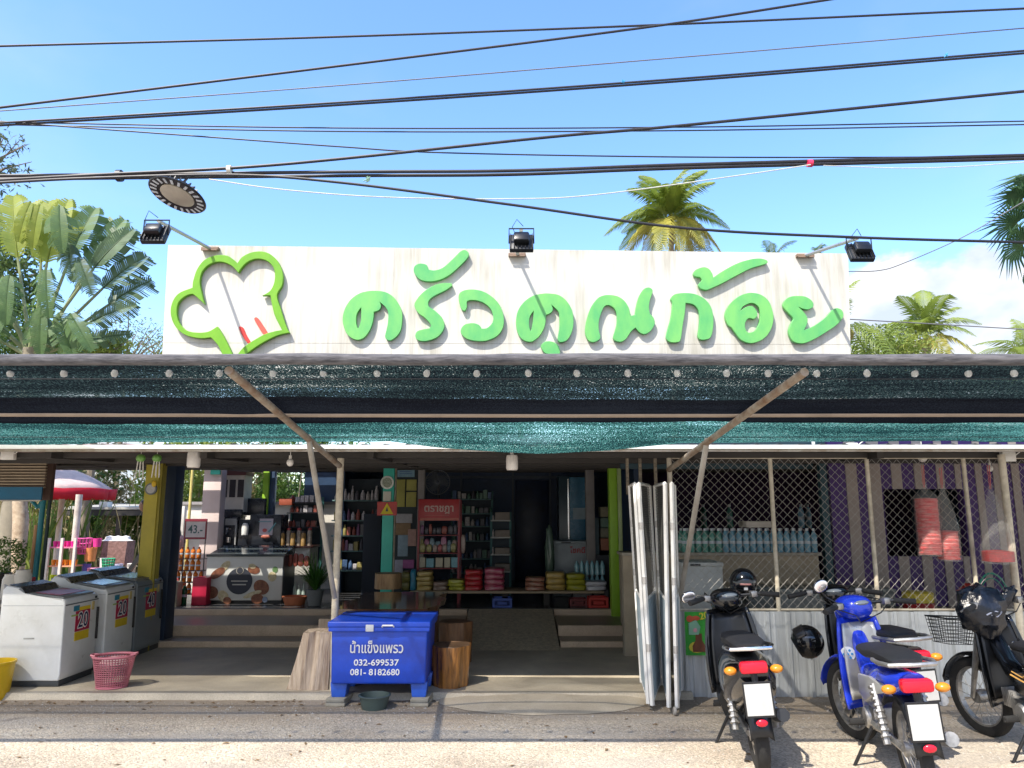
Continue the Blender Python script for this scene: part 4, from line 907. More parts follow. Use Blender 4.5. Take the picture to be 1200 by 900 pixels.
# yellow bucket
p_ = G(-2, 824, 0); t = thing('bucket', 'yellow plastic bucket at the left edge by the washing machine', 'bucket', (p_.x-.17, p_.y+.14, 0))
b = B(); b.lathe([(0, 0), (.135, 0), (.14, .01), (.165, .30), (.175, .305), (.175, .325), (.16, .325), (.135, .02), (0, .02)], 36); b.obj('pail', C('bucket_yellow', .72, .47, .01, rough=.35, var=.08), t)
b = B(); b.prism([(.0, .12), (.05, .12), (.05, .18), (.0, .18)], -.158, -.15); b.obj('print', C('bucket_print', .2, .17, .08), t, smooth=False)

# ================================================================== MOTORBIKES (heading into the fence, seen from behind)
def arc(c0_, r, a0, a1, n=10): return [(0, c0_[0]+r*math.cos(R(a0+(a1-a0)*k/n)), c0_[1]+r*math.sin(R(a0+(a1-a0)*k/n))) for k in range(n+1)]
def strip(b_, pts, w, th=.012):
    prev = None
    for i, p in enumerate(pts):
        ww = w[i] if isinstance(w, list) else w
        p = Vector(p); q = [b_.bm.verts.new(p+Vector(o)) for o in ((-ww, 0, -ww*.35), (-ww*.5, 0, 0), (ww*.5, 0, 0), (ww, 0, -ww*.35))]
        if prev:
            for k in range(3): b_.bm.faces.new((prev[k], prev[k+1], q[k+1], q[k]))
        prev = q
def wheel(t, y, r, w=.034, scooter=False):
    g = thing('wheel', None, None); g.parent = t; g.location = (0, y, r); Mx = RY(R(90))
    b = B(); b.lathe([(r-w*2.1, -w*.7), (r-w, -w), (r-w*.3, -w*.8), (r, -w*.25), (r, w*.25), (r-w*.3, w*.8), (r-w, w), (r-w*2.1, w*.7), (r-w*2.1, -w*.7)], 36, mtx=Mx); b.obj('tyre', rubber, g)
    b = B(); b.lathe([(r-w*2.5, -w*.6), (r-w*2.0, -w*.7), (r-w*1.9, 0), (r-w*2.0, w*.7), (r-w*2.5, w*.6), (r-w*2.5, -w*.6)], 36, mtx=Mx)
    b.lathe([(0, -.05), (.045, -.05), (.05, 0), (.045, .05), (0, .05)], 16, mtx=Mx)
    for k in range(18 if not scooter else 5):
        a = 2*PI*k/(18 if not scooter else 5); s_ = 1 if k % 2 else -1
        b.tube([(s_*.03, .045*math.cos(a+.3*s_), .045*math.sin(a+.3*s_)), (0, (r-w*2.3)*math.cos(a), (r-w*2.3)*math.sin(a))], .0022 if not scooter else .014, 5)
    b.obj('rim', alu, g)
def motorbike(label, loc, rz, body, accent=None, scooter=False, steer=0.0, mirrors=(1, 1), stripe=None, mdrop=0.0, grp='motorbikes parked nose in against the fence'):
    t = thing('motorbike', label, 'motorbike', loc, rz, grp, ry=R(-5))
    rw = .285 if not scooter else .235; ya, yf = -.60, .62
    wheel(t, ya, rw, .038 if not scooter else .048, scooter)
    st = thing('steering', None, None); st.parent = t; st.location = (0, yf-.18, 0); st.rotation_euler = (0, 0, steer)
    wheel(st, .18, rw, .034 if not scooter else .045, scooter)
    q = .18-yf+ .0
    def Y(y): return y-(yf-.18)
    b = B()
    for s_ in (-1, 1): b.tube([(s_*.075, Y(.62), rw), (s_*.075, Y(.53), .55), (s_*.06, Y(.46), .82)], [.016, .022, .018], 8)
    b.tube([(0, Y(.46), .80), (0, Y(.41), .98)], .022, 8); b.obj('fork', alu if not scooter else dark_metal, st)
    b = B(); strip(b, [(0, Y(p[1]), p[2]) for p in arc((.62, rw), rw+.035, 10, 165, 14)], [.03]+[.055]*12+[.045, .03]); b.obj('front_fender', body, st, thick=.004)
    b = B(); b.ell((0, Y(.42), .965), .125, .13, .085, 18, 12, e=.85); b.ell((0, Y(.50), .92), .10, .07, .10, 16, 10); b.obj('headlight_cowl', body, st)
    b = B(); b.ell((0, Y(.555), .925), .075, .025, .065, 16, 8); b.obj('headlight', C('headlight_glass', .7, .72, .75, rough=.05), st)
    b = B(); b.ell((0, Y(.335), 1.0), .07, .05, .022, 14, 8, mtx=None); b.obj('dial', C('dial_glass', .3, .33, .35, rough=.05), st)
    b = B(); b.tube([(-.34, Y(.22), .985), (-.24, Y(.27), 1.0), (-.1, Y(.38), .99), (.1, Y(.38), .99), (.24, Y(.27), 1.0), (.34, Y(.22), .985)], .012, 8); b.obj('handlebar', dark_metal, st)
    for s_ in (-1, 1):
        b = B(); b.tube([(s_*.36, Y(.21), .983), (s_*.23, Y(.275), 1.0)], [.021, .019], 10); b.obj('grip', rubber, st)
        b = B(); b.tube([(s_*.20, Y(.31), .995), (s_*.25, Y(.32), .99), (s_*.35, Y(.27), .975)], .006, 6); b.box(s_*.19-.025, s_*.19+.025, Y(.28), Y(.34), .975, 1.02, bev=.006); b.obj('brake_lever', alu, st)
        if mirrors[(s_+1)//2]:
            b = B(); b.tube([(s_*.18, Y(.31), 1.01), (s_*.24, Y(.36), 1.06-mdrop*.3), (s_*.285, Y(.35), 1.11-mdrop)], .006, 6); ms = b.obj('mirror', black_plastic, st)
            Mm = T3(s_*(.285+mdrop*.3), Y(.335), 1.145-mdrop) @ RY(s_*.35) @ RX(R(8))
            b = B(); b.ell((0, .014, 0), .062, .018, .045, 18, 10, mtx=Mm); b.obj('mirror_shell', black_plastic, ms)
            b = B(); b.ell((0, -.001, 0), .057, .004, .041, 20, 8, mtx=Mm); b.obj('mirror_glass', C('mirror_glass', .95, .95, .96, rough=.15, metal=.9, var=.02), ms)
    b = B()
    for s_ in (-1, 1): b.tube([(s_*.20, Y(.33), 1.0), (s_*.14, Y(.50), 1.02), (s_*.06, Y(.52), .93), (s_*.05, Y(.44), .80)], .0045, 5); b.tube([(s_*.22, Y(.31), .985), (s_*.10, Y(.25), .93), (0, Y(.36), .86)], .004, 5)
    b.obj('brake_cable', black_plastic, st)
    # leg shield: two wings bent round the front
    lw = .20 if not scooter else .24
    def shield(u, v):
        x = (u-.5)*2; z = .90-.60*v; w = lw*(1-.35*(1-v)**2-.15*v*v)
        return (x*w, .43-.10*v-.085*abs(x)**1.7-.02*math.sin(v*PI), z-.10*(1-abs(x))*0)
    b = B(); b.grid(shield, 14, 12); b.obj('leg_shield', body, t, thick=.012)
    def shield2(u, v):
        p = shield(.12+.76*u, .06+.84*v); return (p[0], p[1]-.03, p[2])
    b = B(); b.grid(shield2, 12, 10); b.obj('inner_leg_shield', black_plastic if not accent else accent, t, thick=.012)
    b = B(); b.ell((.09, .30, .70), .022, .012, .022, 12, 8); b.obj('ignition_lock', chrome, t)
    if scooter:
        b = B(); b.loft([((0, .32, .33), .17, .05), ((0, .05, .30), .18, .06), ((0, -.12, .33), .18, .09)], 14, e=3); b.obj('floorboard', black_plastic, t)
        b = B(); b.loft([((0, .0, .50), .13, .20), ((0, -.15, .50), .17, .22), ((0, -.45, .53), .185, .20), ((0, -.72, .60), .15, .14), ((0, -.88, .67), .09, .07)], 18, e=2.6); b.obj('rear_body', body, t)
    else:
        b = B(); b.loft([((0, .36, .74), .055, .07), ((0, .20, .56), .065, .07), ((0, .02, .50), .07, .085), ((0, -.12, .56), .085, .10), ((0, -.40, .62), .115, .095), ((0, -.70, .67), .10, .07), ((0, -.88, .72), .06, .04)], 16, e=2.4); b.obj('frame_cover', body, t)
        b = B()
        for s_ in (-1, 1): b.prism([(.0, .47), (-.14, .44), (-.42, .55), (-.70, .62), (-.70, .66), (-.35, .64), (-.05, .60)], s_*.105, s_*.13, mtx=Matrix(((0, 1, 0, 0), (1, 0, 0, 0), (0, 0, 1, 0), (0, 0, 0, 1))), bev=.008)
        b.obj('side_cover', accent or body, t)
        if stripe:
            b = B()
            for s_ in (-1, 1): b.tube([(s_*.14, -.02, .575), (s_*.142, -.18, .555), (s_*.142, -.30, .615), (s_*.142, -.60, .655)], .006, 5); b.tube([(s_*.14, -.04, .60), (s_*.142, -.16, .585), (s_*.142, -.26, .635)], .004, 5)
            b.obj('stripe', stripe, t)
    b = B(); b.loft([((0, .05, .745), .075, .02), ((0, -.02, .755), .11, .035), ((0, -.25, .765), .125, .04), ((0, -.42, .79), .12, .042), ((0, -.70, .81), .115, .035), ((0, -.80, .80), .08, .02)], 18, e=2.6); b.obj('seat', cloth_black, t)
    b = B()
    gr = [(-.13, -.55, .78), (-.15, -.75, .80), (-.12, -.90, .81), (0, -.94, .815), (.12, -.90, .81), (.15, -.75, .80), (.13, -.55, .78)]
    b.tube(gr, .013, 8); b.obj('grab_rail', chrome if scooter else alu, t)
    b = B(); b.box(-.085, .085, -.945, -.86, .665, .735, bev=.02); b.obj('tail_light', C('tail_red', .62, .01, .03, rough=.15), t)
    for s_ in (-1, 1):
        b = B(); b.ell((s_*.14, -.88, .68), .04, .035, .026, 12, 8); b.obj('turn_signal', C('signal_amber', .7, .25, .02, rough=.2), t)
    b = B(); strip(b, [(0, p[1], p[2]) for p in arc((ya, rw), rw+.05, 35, 170, 12)], .07); b.tube([(0, -.88, .66), (0, -.93, .42)], .02, 6); b.obj('rear_fender', black_plastic, t, thick=.004)
    b = B(); b.box(-.078, .078, -.957, -.954, .428, .612, bev=.001); lp_ = b.obj('license_plate', C('plate_white', .50, .50, .48, rough=.4, var=.1), t, smooth=False)
    b = B(); b.box(-.088, .088, -.9535, -.948, .415, .625, bev=.002); b.obj('plate_frame', black_plastic, lp_, smooth=False)
    b = B(); b.ell((0, -.955, .385), .035, .01, .022, 12, 6); b.obj('reflector', C('tail_red', .62, .01, .03), t)
    for s_ in (-1, 1):
        b = B(); b.tube([(s_*.13, ya+.02, rw+.02), (s_*.125, -.46, .62)], .022, 8); [b.tube([(s_*.13, ya+.02+.14*k/9, rw+.06+.28*k/9), (s_*.13, ya+.025+.14*k/9, rw+.07+.28*k/9)], .031, 8) for k in range(9)]
        b.obj('shock_absorber', alu, t)
    b = B(); b.box(-.09, .09, -.12, .16, .24, .40, bev=.03); b.lathe([(0, -.12), (.06, -.12), (.075, -.1), (.075, .1), (.06, .12), (0, .12)], 16, mtx=T3(0, .0, .31) @ RY(R(90)))
    for k in range(7): b.box(-.062, .062, .15+k*.022, .160+k*.022, .30, .42, bev=.003)
    b.tube([(-.05, ya, rw), (-.09, -.1, .3)], .022, 6); b.obj('engine', alu, t)
    b = B(); b.tube([(.08, .28, .30), (.11, .10, .20), (.13, -.15, .22)], .018, 8); b.tube([(.13, -.15, .23), (.145, -.45, .30), (.145, -.85, .40)], [.03, .043, .04], 12); b.obj('exhaust', alu if not scooter else dark_metal, t)
    b = B(); b.tube([(-.22, .02, .27), (.22, .02, .27)], .012, 8)
    for s_ in (-1, 1): b.box(s_*.17-.045, s_*.17+.045, 0, .045, .265, .30, bev=.008)
    b.obj('foot_rest', rubber, t)
    b = B(); b.tube([(-.10, -.06, .26), (-.24, -.02, .01)], .011, 8); b.tube([(-.26, -.06, .012), (-.22, .03, .012)], .01, 6); b.obj('kickstand', dark_metal, t)
    return t, st
bk = gloss_black
# black scooter on the left
tA, sA = motorbike('black scooter with a chrome grab rail, a helmet hung over its handlebar', (1.72, 5.72, 0), R(-10), bk, scooter=True, steer=R(14), mirrors=(1, 0), mdrop=.13)
blu = C('bike_blue', .015, .05, .62, rough=.22, var=.06, coat=.5); silv = C('bike_silver', .50, .50, .48, rough=.3, metal=.4, var=.06)
tC, sC = motorbike('black motorbike half hidden behind the blue and silver one', (2.82, 6.10, 0), R(-3), bk, steer=R(-20), mirrors=(0, 0))
tB, sB = motorbike('blue and silver motorbike with a round white sticker, nearest the road', (2.50, 5.22, 0), R(-12), blu, accent=silv, steer=R(22), mirrors=(1, 0))
b = B(); b.lathe([(0, 0), (.052, 0), (.052, .004), (0, .004)], 24, mtx=T3(-.105, .305, .66) @ RX(R(97))); b.obj('round_sticker', C('sticker_paper', .8, .82, .82), tB, smooth=False)
b = B()
for k in range(7): a = 2*PI*k/6; b.lathe([(0, 0), (.0085, 0), (.0085, .003), (0, .003)], 8, mtx=T3(-.105+(.028*math.cos(a) if k < 6 else 0), .298, .66+(.028*math.sin(a) if k < 6 else 0)) @ RX(R(97)))
b.obj('sticker_pattern', C('sticker_blue_dots', .05, .3, .6), tB, smooth=False)
tD, sD = motorbike('black motorbike with gold stripes, a wire basket and a black bag over its handlebar', (3.58, 5.30, 0), R(-4), bk, stripe=C('gold_stripe', .65, .36, .10, rough=.3), steer=R(16), mirrors=(0, 0))
# basket on D
b = B(); Wb, Db, Hb = .14, .11, .19
for k in range(11):
    x = -Wb+2*Wb*k/10
    for y in (-Db, Db): b.tube([(x*.75, y*.75, 0), (x, y, Hb)], .0025, 4)
for k in range(9):
    y = -Db+2*Db*k/8
    for x in (-Wb, Wb): b.tube([(x*.75, y*.75, 0), (x, y, Hb)], .0025, 4)
for j in range(8):
    z = Hb*j/7; f_ = .75+.25*j/7; b.tube([(-Wb*f_, -Db*f_, z), (Wb*f_, -Db*f_, z), (Wb*f_, Db*f_, z), (-Wb*f_, Db*f_, z), (-Wb*f_, -Db*f_, z)], .0025 if j < 7 else .006, 4)
b.obj('basket', black_plastic, sD, loc=(-.06, .30, .66), rot=(0, R(8), 0))
# black plastic bag draped over D's headlight and handlebar
def lump(name, m, parent, c_, rx_, ry_, rz_, amp, lab=None, cat=None, seg=28, fr=6.0, e=1.0, loc=None, rot=None, kind=None):
    b_ = B(); b_.ell((0, 0, 0), 1, 1, 1, seg, seg//2, e=e)
    for v in b_.bm.verts:
        n_ = mnoise.noise(v.co*fr*.4+Vector(c_))*1.0+.5*mnoise.noise(v.co*fr+Vector(c_)); v.co *= 1+amp*n_
        v.co = Vector((v.co.x*rx_, v.co.y*ry_, v.co.z*rz_))
    return b_.obj(name, m, parent, label=lab, cat=cat, loc=loc or c_, rot=rot)
bagm = C('black_bag_plastic', .008, .011, .018, rough=.22, var=.2, bump=.5, bs=22)
mw = sD.matrix_basis
bx = P(1150, 716, 5.66)
lump('plastic_bag', bagm, None, bx, .17, .15, .18, .28, 'crumpled black plastic bag covering the handlebar of the right motorbike', 'plastic bag', fr=5)
lump('bag_ear', bagm, None, bx+Vector((.20, 0, .10)), .10, .035, .045, .3, 'black glove shaped cover poking up from the bagged handlebar', 'hand cover', rot=(0, R(-48), 0))
b = B(); b.tube([(-.05, -.135, .0), (0, -.145, .025), (.06, -.135, .02)], .006, 5); b.tube([(-.02, -.14, .0), (.02, -.145, -.012), (.06, -.13, .012)], .004, 5); b.obj('bag_print', C('bag_print_grey', .4, .42, .5), label='pale curved print on the black plastic bag', cat='print', loc=bx+Vector((0, -.004, -.01)))
# helmets
def helmet(label, loc, rz, r=.125, rx=0.0):
    t = thing('helmet', label, 'helmet', loc, rz, rx=rx)
    b = B(); b.ell((0, 0, 0), r, r*1.12, r*1.08, 28, 18)
    bmesh.ops.bisect_plane(b.bm, geom=b.bm.verts[:]+b.bm.edges[:]+b.bm.faces[:], plane_co=(0, 0, -r*.72), plane_no=(0, 0, -1), clear_outer=True)
    b.obj('shell', gloss_black, t)
    b = B(); b.lathe([(r*.70, -.012), (r*.76, 0), (r*.70, .012)], 28, mtx=T3(0, 0, -r*.72)); b.obj('rim', rubber, t)
    b = B(); b.grid(lambda u, v: (r*1.03*math.sin((u-.5)*2.2), r*1.14*math.cos((u-.5)*2.2), r*(-.45+.75*v)), 14, 5); b.obj('visor', C('visor_smoke', .02, .02, .022, rough=.06), t, thick=.003)
    b = B(); b.grid(lambda u, v: (r*1.012*math.sin((u-.5)*.8), -r*1.135*math.cos((u-.5)*.8)*.985, r*(-.08+.13*v)), 8, 2); b.obj('decal', C('helmet_decal', .55, .25, .22, rough=.3), t, thick=.002)
    b = B(); b.box(-.015, .015, -r*1.10, -r*1.06, -r*.42, -r*.24); b.obj('decal', C('decal_white', .7, .7, .68), t, smooth=False)
    return t
helmet('glossy black helmet resting on the right handlebar of the black scooter', P(871, 683, 6.35), R(-8), r=.112)
helmet('black helmet with white markings hanging behind the blue motorbike', P(946, 752, 6.6), R(70), r=.125, rx=R(60))

# ================================================================== THINGS BEHIND THE FENCE
bot_b = C('water_bottle_blue', .18, .38, .50, rough=.12, var=.15, alpha=1); bot_g = C('water_bottle_green', .12, .34, .28, rough=.12, var=.15); capm = C('bottle_cap', .6, .65, .7)
def bottle_proto(name, m, h=.27, r=.036, cap=capm, label=None, cat='bottle', group=None, loc=(0, 0, 0)):
    t = thing(name, label, cat, loc, group=group)
    b = B(); b.lathe([(0, 0), (r*.9, 0), (r, h*.03), (r*.93, h*.25), (r, h*.30), (r*.93, h*.5), (r, h*.55), (r, h*.68), (r*.45, h*.86), (r*.36, h*.9)], 10); b.obj('bottle_body', m, t)
    b = B(); b.lathe([(r*.4, h*.9), (r*.4, h), (0, h)], 10); b.obj('cap', cap, t)
    b = B(); b.lathe([(r*1.02, h*.36), (r*1.02, h*.48)], 10); b.obj('bottle_label', C('bottle_paper', .45, .55, .62, rough=.5), t)
    return t
xs_ = P(803, 640, YW).x; xe_ = P(955, 640, YW).x
prg = bottle_proto('water_bottle', bot_g, label='green tinted water bottle at the left of the ledge behind the fence', group='green bottles on the ledge', loc=(xs_, YW+.02, LEDGE))
prb = bottle_proto('water_bottle', bot_b, label='blue tinted water bottle at the right of the ledge behind the fence', group='blue bottles on the ledge', loc=(xe_, YW+.02, LEDGE))
n = 19
for row in range(3):
    for i in range(n):
        x = xs_+(xe_-xs_)*(i+.5*(row % 2))/n
        if x > xe_-.04 and row == 0 or (row == 0 and i == 0): continue
        copy_tree(prg if i < 6 else prb, loc=(x, YW+.02+row*.085, LEDGE), rz=random.uniform(0, 3))
for i in range(4):
    for k in range(2): copy_tree(prg if i < 2 else prb, loc=(xs_+[.28, .62, 1.55, 1.64][i]*.9, YW+.1, LEDGE+.275), rz=1.0)
x0, x1, z0, z1 = rc(872, 621, 903, 628, YW+.1); b = B(); b.box(x0, x1, YW, YW+.3, LEDGE+.28, LEDGE+.35, bev=.004); b.obj('carton', C('pale_carton', .5, .46, .4), label='flat pale carton lying on the bottles behind the fence', cat='carton')
# white chest fridge, grey cabinets
def cabinet(px0, py0, px1, py1, Y, d, m, name, lab, cat, zb=0.0, lidm=None):
    x0, x1, z0, z1 = rc(px0, py0, px1, py1, Y); t = thing(name, lab, cat, ((x0+x1)/2, Y, zb)); w = (x1-x0)/2; h = z1-zb
    b = B(); b.box(-w, w, 0, d, 0, h-.04, bev=.012); b.obj('cabinet', m, t)
    b = B(); b.box(-w-.008, w+.008, -.012, d+.01, h-.045, h, bev=.01); b.obj('lid', lidm or m, t)
    b = B(); b.box(-w*.6, -w*.1, -.02, .0, h-.035, h-.015, bev=.004); b.obj('handle', dark_metal, t); return t, w, h
cabinet(800, 659, 848, 716, 7.95, .5, C('fridge_white', .50, .53, .53, rough=.35), 'chest_freezer', 'white upright freezer cabinet behind the fence, next to the gate', 'freezer')
cabinet(877, 688, 907, 716, 8.1, .5, C('cabinet_dark', .10, .12, .12, rough=.4), 'storage_box', 'dark grey box behind the fence under the helmet', 'box')
cabinet(909, 690, 1050, 716, 8.1, .45, C('cabinet_grey', .24, .26, .25, rough=.45), 'chest_freezer', 'long grey chest freezer behind the fence', 'freezer')
# hanging rolls of red and white string in clear bags
clear = C('clear_plastic_bag', .62, .62, .58, rough=.08, alpha=.15, var=.1)
def wound_mat(name, a, b_):
    return mat(name, a, rough=.4, col2=b_, vs=26, stretch=(.6, .6, 2.2), bump=.5, bs=50)
rw_ = wound_mat('red_string_windings', (.60, .02, .025), (.62, .26, .24)); rwd = wound_mat('plain_red_windings', (.50, .015, .02), (.28, .02, .02))
def hangbag(px, py_top, py_bag, py_roll0, py_roll1, wpx, Y, lab, m, ring=False):
    A = P(px, py_top, Y); zb = P(px, py_bag, Y).z; z0_ = P(px, py_roll1, Y).z; z1_ = P(px, py_roll0, Y).z; r = wpx*Y/F/2
    t = thing('hanging_bag', lab, 'string roll', (A.x, Y, z0_), group='clear bags of string hanging behind the fence')
    if ring: b = B(); b.lathe([(r*.35, 0), (r, .01), (r, z1_-z0_), (r*.35, z1_-z0_+.01), (r*.35, 0)], 24)
    else:
        b = B(); nr = int((z1_-z0_)/.012); pr_ = [(0, 0)]
        for k in range(nr): z_ = .004+(z1_-z0_-.008)*k/nr; pr_ += [(r*(.97+.03*math.sin(k*1.9)), z_), (r*(.90+.02*math.sin(k*2.7)), z_+.006)]
        b.lathe(pr_+[(0, z1_-z0_)], 30, wob=lambda a, z: 1+.02*math.sin(5*a+z*60))
    b.obj('string_roll', m, t)
    H = zb-z0_
    b = B(); b.lathe([(0, -.012), (r*1.05, -.01), (r*1.08, (z1_-z0_)), (r*.8, lerp(z1_-z0_, H, .5)), (r*.25, H), (.012, H+.03), (.03, H+.06)], 26, wob=lambda a, z: 1+.07*math.sin(9*a+z*8)); b.obj('clear_bag', clear, t)
    b = B(); b.tube([(0, 0, H+.03), (.01, 0, A.z-z0_)], .004, 5); b.tube([(-.01, 0, H+.03), (-.01, 0, A.z-z0_)], .003, 5); b.obj('tie', C('tie_red', .5, .12, .12), t)
hangbag(1081, 545, 575, 583, 650, 25, 6.95, 'tall red and white string roll in a clear bag hanging behind the fence', rw_)
hangbag(1102, 548, 576, 621, 656, 24, 6.97, 'short red and white string roll in a long clear bag, next to the tall roll', rw_)
hangbag(1158, 545, 577, 646, 659, 32, 6.9, 'flat red coil in a big clear bag hanging near the right post', rwd, ring=True)
def drum(px0, py0, px1, py1, Y, lab):
    x0, x1, z0, z1 = rc(px0, py0, px1, py1, Y); r = (x1-x0)/2; h = z1-z0; t = thing('string_drum', lab, 'string roll', ((x0+x1)/2, Y+r, z0))
    b = B(); b.lathe([(0, 0), (r, 0), (r*1.02, h*.38), (0, h*.4)], 26); b.obj('lower_winding', rwd, t)
    b = B(); b.lathe([(r*.99, h*.40), (r, h*.5), (r, h*.9), (r*.8, h*.97), (0, h*.98)], 26); b.obj('upper_winding', wound_mat('yellow_windings', (.75, .60, .03), (.6, .45, .1)), t)
    b = B(); b.lathe([(0, h*.97), (.012, h*.97), (.012, h*1.06), (0, h*1.07)], 10); b.obj('spool_core', C('spool_pale', .7, .65, .5), t)
zl = P(1080, 716, 7.7).z
b = B(); b.box(P(1060, 700, 7.6).x, P(1200, 700, 7.6).x, 7.55, 8.1, zl-.03, zl-.002); o = b.obj('display_shelf', C('shelf_wood_grey', .25, .22, .19), label='low grey shelf behind the corrugated sheet on the right', cat='shelf', smooth=False)
drum(1068, 694, 1102, 716, 7.6, 'yellow and red string drum standing behind the fence')
lump('plastic_bag', C('bag_red_translucent', .55, .06, .05, rough=.3), None, P(1140, 694, 7.7), .12, .1, .085, .25, 'red knotted bag of goods on the shelf behind the right fence post', 'bag')
b = B(); c2_ = P(1163, 690, 7.6)
b.tube([(c2_.x+.16*math.cos(a), 7.6, c2_.z-.12+.27*math.sin(a)) for a in [PI*k/14 for k in range(15)]], .010, 8); b.tube([(c2_.x-.11+.13*math.cos(a)+.12, 7.62, c2_.z-.12+.22*math.sin(a)) for a in [PI*k/14 for k in range(15)]], .006, 8)
b.obj('garden_hose', C('hose_green', .05, .35, .25, rough=.3), label='green and clear hose loops standing behind the fence at right', cat='hose')
x0, x1, z0, z1 = rc(1142, 690, 1172, 716, 7.8); 
for k in range(5): lump('fruit_net', C('dark_red_goods', .22, .03, .03), None, Vector((x0+.03+k*.055, 7.9, zl+.035+.03*(k % 2))), .035, .035, .035, .1, 'small dark red bundle on the shelf inside the hose loop', 'bundle', seg=12)['group'] = 'dark red bundles inside the hose loop'

# lamps hanging under the eave
def cyl_lamp(px, py0, py1, w, Y, lab):
    a = P(px, py0, Y); z1_ = P(px, py1, Y).z; r = w*Y/F/2; h = a.z-z1_
    t = thing('pendant_lamp', lab, 'lamp', (a.x, Y, z1_))
    b = B(); b.lathe([(0, .004), (r*.86, 0), (r, h*.12), (r, h*.8), (r*.85, h*.97), (0, h)], 24); b.obj('lamp_shade', C('opal_lamp', .82, .78, .72, rough=.3), t)
    b = B(); b.lathe([(r*.3, h), (r*.3, h+.03), (0, h+.03)], 12); b.tube([(0, 0, h+.03), (0, 0, h+.10)], .008, 6); b.obj('lamp_cap', white_paint, t)
cyl_lamp(228, 528, 548, 15, 6.95, 'white drum lamp under the eave beside the mustard column')
cyl_lamp(600, 533, 551, 14, 6.95, 'white drum lamp under the eave over the entrance')
def bulb(px, py, Y, r, lab, m=None):
    a = P(px, py, Y); t = thing('light_bulb', lab, 'light bulb', a)
    b = B(); b.ell((0, 0, 0), r, r, r*1.1, 16, 10); b.obj('globe', m or C('opal_lamp', .82, .78, .72), t)
    b = B(); b.tube([(0, 0, r*.8), (0, 0, r*2.0)], r*.42, 10); b.tube([(0, 0, r*2), (0, 0, .16)], .004, 5); b.obj('lamp_holder', white_paint, t)
bulb(340, 542, 6.95, .033, 'bare bulb hanging below the eave left of the prop')
bulb(1160, 549, 7.6, .03, 'small bulb in the right corner under the eave')
bulb(1081, 536, 7.5, .045, 'round white bulb above the hanging string rolls')
# hanging green ball mobiles
for px, lab in ((165, 'green ball mobile with pale tassels left of the mustard column'), (184, 'green ball mobile with pale tassels right of the mustard column')):
    a = P(px, 537, 6.98); t = thing('hanging_mobile', lab, 'wind chime', a, group='green ball mobiles')
    b = B(); b.ell((0, 0, 0), .042, .042, .038, 16, 10); b.obj('ball', C('mobile_green', .10, .28, .05, rough=.5, col2=(.2, .4, .1), vs=30), t)
    b = B(); b.tube([(0, 0, .04), (0, 0, .10)], .003, 4)
    for k in range(6): q = 2*PI*k/6; b.tube([(.025*math.cos(q), .025*math.sin(q), -.03), (.036*math.cos(q), .036*math.sin(q), -.16-.02*(k % 2))], .005, 5)
    b.obj('tassel', C('tassel_pale', .65, .63, .55), t)
def plaque(px, py, Y, r, lab, m, m2, name='ornament'):
    a = P(px, py, Y); t = thing(name, lab, 'ornament', a)
    b = B(); b.lathe([(0, 0), (r, 0), (r, .02), (0, .02)], 24, mtx=RX(R(90))); b.obj('rim', m, t)
    b = B(); b.lathe([(0, .021), (r*.75, .021)], 24, mtx=RX(R(90))); b.obj('face', m2, t); return t
tq = plaque(177.5, 573, 8.93, .07, 'round grey ornament hung on the mustard column', C('ornament_grey', .18, .2, .2), C('ornament_face', .5, .5, .5, vs=60))
b = B(); b.ell((.045, -.04, .06), .03, .015, .04, 10, 6); b.obj('butterfly', C('butterfly_yellow', .75, .5, .03), tq)
plaque(454, 565.5, 10.74, .095, 'round silver clock like ornament on the teal column', C('silver_rim', .45, .47, .42, rough=.3, metal=.5), C('clock_face', .4, .45, .35, vs=50, col2=(.12, .14, .1)))
x0, x1, z0, z1 = rc(442, 588, 465, 604, 10.68); t = thing('warning_sign', 'small red sign with a yellow warning triangle on the teal column', 'sign', ((x0+x1)/2, 10.68, z0)); w = (x1-x0)/2; h = z1-z0
b = B(); b.box(-w, w, 0, .02, 0, h); b.obj('plate', C('sign_red', .5, .03, .02, rough=.4), t, smooth=False)
b = B(); b.prism([(-w*.65, h*.1), (w*.65, h*.1), (0, h*.92)], -.004, 0); b.obj('triangle', C('sign_yellow', .75, .6, .02), t, smooth=False)
b = B(); b.prism([(-w*.14, h*.3), (w*.14, h*.3), (0, h*.65)], -.008, -.005); b.obj('symbol', black_plastic, t, smooth=False)
x0, x1, z0, z1 = rc(449, 576, 458, 587, 10.72); b = B(); b.box(x0, x1, 10.72, 10.755, z0, z1); b.obj('notice', C('notice_paper', .6, .6, .5), label='small pale notice on the teal column under the round ornament', cat='notice', smooth=False)
# junction boxes on the eave
for (px, py, w, lab) in ((1000, 523, 12, 'white junction box on the white roof edge at right'), (1183, 535, 16, 'white junction box at the right corner post'), (8, 533, 16, 'clear plastic lamp box under the eave at the far left'), (178, 541, 9, 'small grey security camera on the mustard column')):
    Y = 6.5 if px == 1000 else (7.0 if px > 100 and px != 178 else (7.0 if px == 8 else 8.9)); a = P(px, py, Y); ww = w*Y/F/2
    t = thing('junction_box' if px != 178 else 'security_camera', lab, 'junction box' if px != 178 else 'camera', a)
    b = B(); b.box(-ww, ww, 0, .05, -ww*.7, ww*.7, bev=.006); b.obj('housing', white_paint if px != 178 else C('camera_grey', .25, .25, .28), t)
    b = B(); b.tube([(ww*.8, .02, 0), (ww*2, .0, ww), (ww*3, .02, ww*1.6)], .005, 5); b.obj('cable', white_paint if px != 178 else dark_metal, t)

